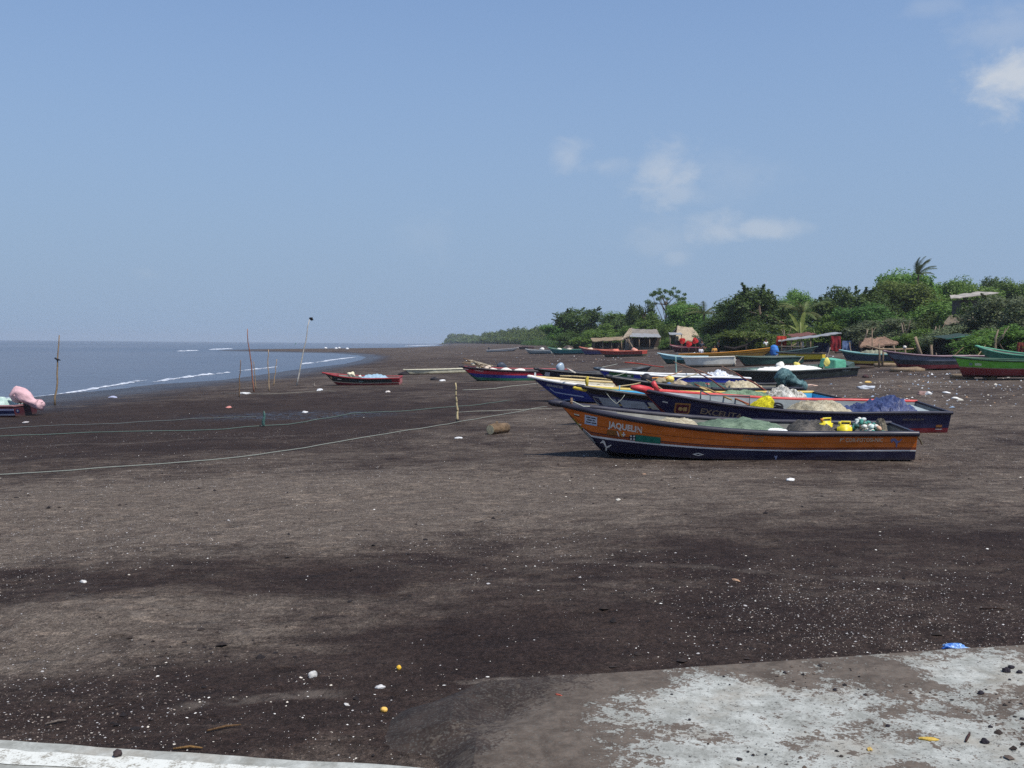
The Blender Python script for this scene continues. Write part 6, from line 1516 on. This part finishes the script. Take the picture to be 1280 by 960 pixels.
for k, (px, py, w, lab) in enumerate(((1134, 464.5, 2.0, 'pale split log lying under the drying rack, left one'), (1150, 463.5, 1.5, 'pale log lying under the leaning post, right one'), (1112, 458, 2.2, 'yellowish log behind the drying rack'), (1078, 461, 1.6, 'dark log near the stern of the boat with the white sheet'))):
    q = at(px, py); m = MB(); d = Vector((1, .12 * (k - 1), 0)).normalized(); m.tube([d * -w / 2, d * -w * .1 + Vector((0, 0, .02)), d * w / 2], [.13, .15, .12], 10)
    tag(m.build('log', [WOODLOG if k < 3 else DARKW], None, True, Matrix.Translation(q + Vector((0, 0, .09)))), lab, 'log')

for x0, y0, x1, y1, Yp, c, lab in ((1176, 462, 1170, 441, 66, (120, 104, 88), 'thin grey stick leaning on the rail of the purple boat'), (1186, 447, 1204, 434, 74, (104, 84, 66), 'brown stick leaning right over the grey covered heap'), (1218, 446, 1232, 431, 73, (150, 128, 100), 'pale stick leaning over the husk heap'), (1262, 446, 1250, 430, 73, (92, 74, 60), 'dark stick leaning on the dry palm leaves'), (1066, 452, 1062, 428, 78, (140, 120, 96), 'upright pole by the hung blue tarpaulins'), (1146, 446, 1122, 440, 72, (126, 106, 84), 'low pole slanting behind the drying rack')):
    b = at_depth(x0, 450, Yp); b = Vector((b.x, b.y, gz(b.x, b.y) - .1)); oar(lab, b, at_depth(x1, y1, Yp + .8), wood(c), None, .045, blade=False, name='wooden_pole')
# bare trunks and dead limbs showing in front of the grove
for k, (px, top, Yp, ln, lab) in enumerate(((792, 420, 142, -8, 'bare grey trunk leaning left beside the gable of the tin roofed hut'), (930, 415, 107, 6, 'bare dark trunk under the yellow green bush'), (985, 412, 106, -5, 'bare grey trunk behind the left end of the tin stall'), (1078, 412, 96, 7, 'pale bare trunk right of the hung blue tarpaulins'), (1136, 404, 88, -9, 'forked bare trunk behind the leaning post'), (1165, 408, 86, 5, 'pale crooked trunk behind the purple boat'), (1240, 412, 74, 8, 'crooked grey trunk behind the lime green boat'))):
    b = at_depth(px, 440, Yp); b.z = gz(b.x, b.y) - .1; a = at_depth(px + ln, top, Yp); d = a - b; m = MB()
    m.tube([(0, 0, 0), d * .35 + Vector((.08, 0, 0)), d * .7 + Vector((-.07, 0, 0)), d], [.15, .12, .09, .04], 8); m.tube([d * .45, d * .7 + Vector((-.5 + k * .15, -.2, .1)), d * .95 + Vector((-.8 + k * .2, -.3, .2))], [.08, .05, .02], 6); m.tube([d * .6, d * .8 + Vector((.45, -.1, .1)), d * .98 + Vector((.7, -.2, .3))], [.06, .04, .015], 6)
    tag(m.build('bare_trunk', [wood((140, 124, 106))], None, True, Matrix.Translation(b)), lab, 'tree trunk')

# ------------------------------------------------------------------ poles at the water's edge, stake, log
def pole(px0, py0, px1, py1, r, label, mat=POLE, name='wooden_pole', group='poles standing near the water', kink=.05):
    r *= .8; b = at(px0, py0); a = at_depth(px1, py1, b.y); d = a - b; m = MB(); pts = []; n = 9
    for i in range(n + 1):
        t = i / n; pts.append(d * t + Vector((kink * mnoise.noise(Vector((t * 5, px0, 1))), kink * mnoise.noise(Vector((t * 5, px0, 7))), 0)) * min(1, t * 4))
    pts[0] = d * -.04
    m.tube(pts, [r * (1 - .5 * i / n) for i in range(n + 1)], 7)
    return tag(m.build(name, [mat], None, True, Matrix.Translation(b)), label, 'pole', group)
pole(69, 506.5, 74, 419, .055, 'tall thin pole by the water right of the pink wrapped engine', kink=.12)
pole(299, 496.5, 300.5, 450, .04, 'short thin pole, leftmost of the cluster by the water', POLE2)
pole(317.5, 490, 309, 411, .05, 'tall brown pole leaning left in the pole cluster', wood((150, 104, 84)))
pole(320, 486, 317, 452, .04, 'short pole right behind the tall brown leaning pole', POLE)
pole(336.5, 489, 335, 437, .045, 'straight pole in the middle of the pole cluster', wood((170, 146, 116)))
pole(342, 482, 346, 449, .04, 'short pole leaning right, next to the straight pole', wood((176, 150, 116)))
pole(371, 482, 387, 399, .06, 'tall pale pole leaning right with a black rag at its tip', wood((190, 184, 172)))
pole(393, 483, 393, 477.5, .06, 'short grey stump of a post left of the small dark green boat', wood((140, 130, 120)), 'post_stump')
pole(511, 441.5, 511, 430, .08, 'faint thin pole far down the beach', wood((150, 140, 130)))
st = pole(572, 527.5, 569.5, 478.5, .045, 'pale bamboo stake with dark rings in the mid beach', wood((206, 188, 144)), 'bamboo_stake', None, .04)
b = at(572, 527.5); a = at_depth(569.5, 478.5, b.y); d = a - b
for t in (.3, .52, .68, .82): 
    m = MB(); m.tube([d * (t - .006), d * (t + .006)], .036, 8); k = m.build('ring', [DARKW], st, True)
m = MB(); m.tube([d * -.02, d * .07], .047, 8); m.build('wet_foot', [plain((34, 30, 30), .8, .2)], st, True)  # darker sleeve round the base of the stake
c0 = at_depth(389, 398.5, at(371, 482).y); o = rand_rock('black_rag', Matrix.Translation(c0) @ Matrix.Rotation(.5, 4, 'Y'), (.13, .04, .08), plain((16, 16, 20), .8, .2), 5, amp=.6, sub=3); tag(o, 'black rag fluttering at the tip of the pale leaning pole', 'rag')
c0 = at_depth(69.3, 451, at(69, 506.5).y)
def bird(M, label):
    m = MB(); m.tube([(-.15, 0, -.03), (-.08, 0, -.01), (0, 0, 0), (.07, 0, .03), (.10, 0, .06), (.135, 0, .06), (.165, 0, .055)], [.012, .035, .05, .04, .032, .022, .005], 10, 0, .9)
    m.tube([(0, .02, -.04), (0, .02, -.09)], .006, 5); m.tube([(0, -.02, -.04), (0, -.02, -.09)], .006, 5)
    return tag(m.build('dark_bird', [plain((20, 20, 24), .6, .2)], None, True, M), label, 'bird')
bird(Matrix.Translation(at_depth(72.2, 452.5, at(69, 506.5).y) + Vector((0, -.02, .10))) @ Matrix.Rotation(2.9, 4, 'Z'), 'small dark bird perched on the tall thin pole')
for k, (px, py) in enumerate(((407, 436.2), (420, 436.6), (424, 436.0), (434, 437.0))):
    q = at(px, py); o = rand_rock('white_float', Matrix.Translation(q + Vector((0, 0, .25))), (.5, .3, .34), plain((224, 224, 222), .7, .1), 60 + k, amp=.3); tag(o, 'white float lying on the far dark sandbar', 'float', 'white floats on the far sandbar')
q = on_plane(369, 431, WATER); o = tag(empty('net_buoy', Matrix.Translation(q)), 'tiny green buoy flag far out on the sea', 'buoy')
m = MB(); m.tube([(0, 0, -.2), (0, 0, 1.8)], .08, 6); m.build('pole', [POLE2], o); m = MB(); m.tube([(0, 0, -.3), (0, 0, 0), (0, 0, .3)], [.3, .5, .3], 10); m.build('float', [plain((60, 130, 110), .6, .1)], o, True); m = MB(); m.box((.5, 0, 1.5), (1, .05, .7)); m.build('flag', [plain((50, 130, 104), .7, .1)], o)
q = at(330, 533.5); o = tag(empty('teal_marker', Matrix.Translation(q)), 'small stick with a teal net rag standing in the dark sand', 'marker')
m = MB(); m.tube([(0, 0, -.1), (.02, 0, .42)], .012, 6); m.build('stick', [POLE2], o, True); sweep_blob('net_rag', None, [(0, 0, .44), (.01, 0, .30), (-.02, 0, .12), (0, 0, .02)], [.015, .035, .045, .03], net_mat((60, 92, 88), (92, 126, 118)), .1, 3, o, 12)
# the short log
a = at(613, 543.2); b = at(633, 540.5); a.z += .12; b.z += .12; d = b - a
o = tag(empty('driftwood_log', Matrix.Translation(a)), 'short thick log with a pale cut end lying on the sand before the boats', 'log')
m = MB(); m.tube([d * 0, d * .3 + Vector((0, 0, .01)), d * .7, d * 1.0], [.135, .14, .135, .125], 16); m.tube([d * .35 + Vector((0, 0, .1)), d * .35 + Vector((.02, -.02, .19))], [.04, .025], 8); m.build('trunk', [plain((112, 92, 70), .9, .4, 7, .8, 'log_bark')], o, True)
m = MB(); m.tube([d * -.012, d * .003], .118, 16); m.build('cut_end', [wood((206, 190, 150))], o)

# ------------------------------------------------------------------ ropes on the sand
def sand_rope(pxs, r, mat, label, lift=.01):
    r *= .6
    P = [at(x, y) for x, y in pxs]; out = []
    for a, b in zip(P, P[1:]):
        n = max(2, int((b - a).length / .5))
        for i in range(n):
            p = a.lerp(b, i / n); p.x += .05 * mnoise.noise(Vector((i * .4, a.x, 0))); p.y += .10 * mnoise.noise(Vector((i * .37, a.y, 4))); p.z = gz(p.x, p.y) + r + lift; out.append(p)
    out.append(P[-1]); m = MB(); m.tube(out, r, 6)
    return tag(m.build('mooring_rope', [mat], None, True), label, 'rope')
sand_rope([(-40, 596), (0, 594.5), (90, 589), (200, 581), (300, 572.5), (400, 557), (470, 545), (560, 531), (640, 517), (684, 508)], .016, plain((138, 142, 132), .9, .15, 40, .3), 'long pale green rope running from the boats across the beach to the left')
sand_rope([(-30, 546), (110, 541), (280, 537), (360, 531), (440, 517), (520, 513), (600, 506), (640, 500)], .02, ROPE_TEAL, 'faint teal rope lying along the wet sand to the left', .0)
sand_rope([(-30, 538), (60, 533), (150, 530), (240, 524), (320, 521)], .018, plain((96, 102, 100), .9, .15, 40, .3), 'faint grey rope nearest the sea on the left')
sand_rope([(578, 488), (620, 486), (660, 481), (690, 478)], .02, ROPE_PALE, 'pale rope on the sand in front of the banded boat')
sand_rope([(572, 516), (640, 513), (690, 511)], .012, ROPE_PALE, 'thin pale rope running between the stake and the boats')
sand_rope([(278, 492), (330, 493), (400, 489), (420, 489)], .02, plain((130, 126, 116), .9, .15, 40, .3), 'dull rope at the feet of the pole cluster', 0)
tag(cordage('mooring_rope', [b6.pt(.97, 0, b6.zs(.97) + .12), at_depth(772, 455, 49)], .012, ROPE_PALE), 'rope rising from the bow of the blue boat', 'rope')

# ------------------------------------------------------------------ single pieces of litter
def piece(px, py, r, c, label, name, seed, cat, amp=.4, rough=.7, dz=.3, on=None):
    q = at(px, py) if on is None else on_plane(px, py, on)
    if on is not None: q.z = slab_z(q.x, q.y)
    o = rand_rock(name, Matrix.Translation(q + Vector((0, 0, r[2] * dz))) @ Matrix.Rotation(seed * 1.3, 4, 'Z'), r, plain(c, rough, .2, 18, .5), seed, amp=amp, sub=3); return tag(o, label, cat)
q = on_plane(1197, 807, .13)
bg = NT('blue_film'); v = bg.obj(); f = bg.noise(18, 4, .6, v, .6); bm_ = bg.set(bg.mix(bg.ramp(f, .35, .65), srgb(36, 92, 176), srgb(150, 190, 230)), .25, bg.bump(f, .9, .02), .5)
o = rand_rock('plastic_bag', Matrix.Translation((q.x, q.y + .05, .10)), (.085, .035, .026), bm_, 12, amp=.6, sub=4); tag(o, 'crumpled bright blue plastic bag at the edge of the concrete ramp', 'plastic bag')
piece(391, 846, (.032, .022, .03), (188, 186, 180), 'grey white stone on the dark sand, left of the yellow fruits', 'pale_stone', 3, 'stone')
piece(475, 860, (.036, .018, .016), (196, 194, 190), 'flat pale shell piece between the two yellow fruits', 'pale_shell', 5, 'shell')
piece(498.5, 837, (.020, .017, .018), (226, 180, 60), 'small yellow fruit farther from the kerb', 'yellow_fruit', 6, 'fruit', .15, .5, .8)
piece(480, 890, (.024, .020, .018), (244, 190, 96), 'orange yellow fruit nearer the kerb', 'yellow_fruit', 7, 'fruit', .15, .5, .8)
piece(433, 881, (.024, .012, .008), (200, 196, 188), 'small white shell left of the orange fruit', 'pale_shell', 9, 'shell')
piece(988, 600.5, (.11, .06, .03), (214, 212, 206), 'white flattened dish on the sand in front of the orange boat', 'plastic_dish', 8, 'dish', .2)
piece(573, 548, (.10, .05, .03), (206, 206, 204), 'white scrap left of the short log', 'white_scrap', 10, 'scrap')
piece(773, 625.5, (.05, .03, .02), (190, 184, 170), 'pale scrap on the sand below the orange boat bow', 'pale_scrap', 13, 'scrap')
piece(104, 728, (.05, .02, .018), (208, 204, 196), 'white shell on the pale drift at the left', 'pale_shell', 14, 'shell')
piece(141, 497.6, (.20, .12, .07), (160, 164, 186), 'bluish plastic scrap near the water on the left', 'plastic_scrap', 15, 'scrap')
piece(286, 510, (.16, .1, .05), (196, 132, 120), 'reddish scrap on the dark sand below the poles', 'red_scrap', 16, 'scrap')
piece(306, 492.5, (.26, .15, .07), (200, 200, 196), 'white rag at the foot of the leftmost pole', 'white_rag', 17, 'rag')
piece(399.5, 488.5, (.24, .14, .08), (222, 222, 220), 'white scrap in front of the small dark green boat', 'white_scrap', 18, 'scrap')
piece(381, 516, (.11, .08, .05), (206, 206, 204), 'white scrap by the wet sheen on the sand', 'white_scrap', 19, 'scrap')
piece(485, 490.5, (.14, .1, .06), (210, 200, 190), 'pale scrap below the stern of the small dark green boat', 'white_scrap', 20, 'scrap')
piece(543, 475, (.4, .2, .12), (40, 36, 38), 'dark clod of weed near the whitish canoe', 'weed_clod', 21, 'weed')
piece(553, 476.5, (.2, .12, .08), (214, 214, 212), 'white scrap right of the weed clod', 'white_scrap', 22, 'scrap')
piece(32, 518 + 11, (.16, .08, .04), (170, 164, 160), 'pale scrap in front of the striped boat', 'white_scrap', 23, 'scrap')
piece(1083, 486, (.36, .22, .12), (186, 190, 194), 'clear plastic bottle like bag on the littered sand behind the tarpaulin', 'plastic_bag', 24, 'plastic bag', .5)
piece(1110, 499, (.34, .2, .1), (70, 84, 130), 'dark blue plastic sheet scrap half buried behind the navy boat', 'plastic_scrap', 25, 'scrap', .5)
piece(1160, 493.5, (.15, .1, .1), (224, 222, 216), 'white cup right behind the stern of the navy boat', 'white_cup', 26, 'cup')
piece(1153, 493.5, (.28, .15, .12), (140, 112, 104), 'brown rag beside the white cup', 'brown_rag', 27, 'rag')
piece(1183, 491.5, (.22, .1, .05), (226, 224, 218), 'white flat scrap right of the brown rag', 'white_scrap', 28, 'scrap')
piece(1194, 498.5, (.16, .09, .05), (216, 214, 206), 'small white scrap at the right of the navy boat stern', 'white_scrap', 29, 'scrap')
piece(1082, 472, (.4, .16, .12), (70, 44, 40), 'dark brown driftwood lump right of the dark green boat stern', 'driftwood', 30, 'driftwood')
piece(1013, 482.5, (.3, .16, .06), (200, 168, 148), 'pinkish flat scrap right of the cloth wrapped engine', 'pink_scrap', 31, 'scrap')
piece(1085, 478.5, (.3, .12, .08), (206, 170, 96), 'yellowish husk on the littered sand', 'palm_husk', 32, 'husk')
piece(920, 750 - 24, (.05, .02, .012), (176, 140, 110), 'brown sliver of wood on the dark sand at the right', 'wood_sliver', 33, 'wood')
piece(805, 566 + 27, (.04, .02, .014), (150, 120, 96), 'small brown scrap in front of the orange boat', 'wood_sliver', 34, 'wood')
for k, (px, py, r) in enumerate(((1258, 838, .045), (1264, 834, .034), (1226, 864, .030), (1274, 840, .03), (981, 834, .020), (1262, 848, .014), (1231, 923, .038), (1238, 905, .02), (840, 857, .014), (1044, 856, .02), (862, 888, .014), (1110, 901, .02), (1278, 896, .02))):
    q = on_plane(px, py, .12); q.z = slab_z(q.x, q.y); r *= .62
    o = rand_rock('dark_stone', Matrix.Translation(q + Vector((0, 0, r * .3))), (r, r * .85, r * .7), plain((40, 36, 42), .85, .25, 20, .5), 90 + k, amp=.35, sub=3)
    tag(o, ('largest dark stone on the concrete at the right edge' if k == 0 else 'dark stone on the concrete ramp'), 'stone', None if k == 0 else 'dark stones on the concrete ramp')
piece(1161, 918, (.05, .016, .012), (196, 164, 74), 'yellow peel on the concrete ramp', 'fruit_peel', 41, 'peel', .4, .6, .3, .12)
piece(1087, 931, (.022, .014, .01), (190, 160, 90), 'small yellowish husk on the concrete ramp', 'palm_husk', 42, 'husk', .4, .6, .3, .11)
piece(698, 872, (.024, .008, .006), (160, 78, 60), 'reddish leaf at the sandy end of the concrete ramp', 'red_leaf', 43, 'leaf', .4, .6, .3, .03)
piece(91, 955, (.02, .018, .016), (60, 50, 48), 'dark pebble on the white painted line', 'dark_pebble', 44, 'pebble', .3, .8, .5)
bpy.data.objects['dark_pebble'].location = on_plane(147, 945, .345) + Vector((0, 0, .012))
# driftwood twigs
for k, (px, py, L, a, c, lab) in enumerate(((280, 912, .20, .5, (104, 80, 56), 'brown twig near the kerb on the left'), (70, 905, .12, .6, (110, 100, 92), 'grey twig near the kerb at the far left'), (1243, 763, .24, -.1, (60, 46, 40), 'dark thin twig on the sand at the right'), (235, 938, .16, .1, (130, 100, 62), 'tan twig lying against the kerb'), (1210, 915, .14, 1.0, (70, 50, 46), 'dark twig on the concrete ramp'))):
    q = at(px, py); q.z += .012 if k < 4 else .1; d = Vector((math.cos(a), math.sin(a), 0)) * L / 2; m = MB(); m.tube([-d, Vector((.01, .01, .006)), d], [.006, .008, .004], 6)
    if k == 4: q = on_plane(px, py, .13); q.z = slab_z(q.x, q.y) + .008
    tag(m.build('twig', [wood(c)], None, True, Matrix.Translation(q)), lab, 'twig')

# ------------------------------------------------------------------ people under the trees
SKIN = plain((120, 82, 62), .6, .1, 10, .1, 'skin')
def skinned(name, joints, edges, rad, mat, parent, sub=1):
    me = bpy.data.meshes.new(name); me.from_pydata(joints, edges, []); o = bpy.data.objects.new(name, me); COL.objects.link(o)
    md = o.modifiers.new('s', 'SKIN'); md.use_smooth_shade = True; sl = me.skin_vertices[0].data if me.skin_vertices else None
    if sl is None:
        bm = bmesh.new(); bm.from_mesh(me); bm.verts.layers.skin.verify(); bm.to_mesh(me); bm.free(); sl = me.skin_vertices[0].data
    for v, r in zip(sl, rad): v.radius = (r, r); v.use_root = False
    sl[0].use_root = True
    o.modifiers.new('d', 'SUBSURF').levels = sub
    dg = bpy.context.evaluated_depsgraph_get(); nm = bpy.data.meshes.new_from_object(o.evaluated_get(dg))
    bpy.data.objects.remove(o); nm.name = name; nm.materials.clear(); nm.materials.append(mat)
    nm.polygons.foreach_set('use_smooth', [True] * len(nm.polygons))
    p = bpy.data.objects.new(name, nm); COL.objects.link(p); p.parent = parent; return p
def person(px, Y, label, shirt, trousers, sit=False, turn=0.0, scale=1.0):
    q = at_depth(px, 440, Y); q.z = gz(q.x, q.y); o = tag(empty('person', Matrix.Translation(q) @ Matrix.Rotation(turn, 4, 'Z') @ Matrix.Scale(scale, 4)), label, 'person')
    hz = .95 if not sit else .42
    if sit: leg = [((.1, -.03, hz), (.14, -.42, .50), (.13, -.46, .08), (.13, -.58, .04)), ((-.1, -.03, hz), (-.14, -.40, .50), (-.13, -.42, .08), (-.13, -.54, .04))]
    else: leg = [((.1, 0, hz - .06), (.12, -.04, .50), (.12, .02, .08), (.13, -.12, .04)), ((-.1, 0, hz - .06), (-.11, .02, .50), (-.12, .08, .08), (-.12, -.06, .04))]
    J = [(0, 0, hz), (0, -.01, hz + .25), (0, 0, hz + .45), (0, .0, hz + .54), (0, -.02, hz + .64), (0, -.03, hz + .74)]; E = [(0, 1), (1, 2), (2, 3), (3, 4), (4, 5)]; Rd = [.14, .13, .15, .06, .105, .085]
    for sg, L in zip((1, -1), leg):
        k = len(J); J += [*L]; E += [(0, k), (k, k + 1), (k + 1, k + 2), (k + 2, k + 3)]; Rd += [.10, .062, .04, .035]
        k = len(J); J += [(sg * .19, 0, hz + .44), (sg * .25, .02 - .1 * sit, hz + .18), (sg * .24, -.12 - .14 * sit, hz - .02), (sg * .24, -.16 - .14 * sit, hz - .09)]; E += [(2, k), (k, k + 1), (k + 1, k + 2), (k + 2, k + 3)]; Rd += [.07, .048, .035, .03]
    skinned('body', J, E, Rd, SKIN, o)
    skinned('shirt', J[:3] + [J[6 + 4], J[6 + 5], J[6 + 12], J[6 + 13]], [(0, 1), (1, 2), (2, 3), (3, 4), (2, 5), (5, 6)], [.165, .155, .17, .09, .07, .09, .07], shirt, o)
    skinned('trousers', [J[0], J[6], J[7], J[8], J[14], J[15], J[16]], [(0, 1), (1, 2), (2, 3), (0, 4), (4, 5), (5, 6)], [.165, .12, .085, .06, .12, .085, .06], trousers, o)
    rand_rock('hair', None, (.105, .11, .09), plain((24, 20, 20), .8, .1), 2, parent=o, amp=.1).location = (0, .0, hz + .78)
    return o
cl = lambda *c: plain(c, .85, .12, 6, .2, 'cloth')
person(876, 103, 'person sitting in white and grey clothes below the steep thatched roof', cl(206, 206, 210), cl(96, 100, 112), True, .4)
person(893, 104, 'person sitting in an orange yellow shirt under the trees', cl(220, 160, 80), cl(70, 60, 56), True, -.3)
person(957, 103, 'person in a white shirt standing behind the bow of the orange boat', cl(228, 228, 226), cl(50, 56, 88), False, .2, .95)
person(898, 108, 'person standing in a grey top in the shade left of the bent branch', cl(150, 140, 134), cl(50, 46, 48), False, 1.0, 1.0)
person(877, 108, 'person standing in dark clothes behind the seated person in white', cl(70, 72, 84), cl(48, 46, 50), False, -.4, 1.0)

# ------------------------------------------------------------------ the air over the beach
def haze():
    m = bpy.data.materials.new('sea_air'); m.use_nodes = True; n = m.node_tree.nodes; n.clear()
    out = n.new('ShaderNodeOutputMaterial'); v = n.new('ShaderNodeVolumePrincipled')
    v.inputs['Color'].default_value = (.86, .92, 1.0, 1); v.inputs['Density'].default_value = HAZE; v.inputs['Anisotropy'].default_value = .2
    m.node_tree.links.new(v.outputs[0], out.inputs['Volume'])
    mb = MB(); mb.box((0, 0, 9.5), (8200, 8200, 28)); o = mb.build('haze', [m]); tag(o, kind='stuff'); o.display_type = 'WIRE'
HAZE = 0.00022
if HAZE > 0: haze()
for b in [x for x in globals().values() if isinstance(x, Boat)] + fb: print('BOAT', b.label[:40], 'L=%.1f' % b.L, 'S=', [round(c, 2) for c in b.S], 'T=', [round(c, 2) for c in b.T])
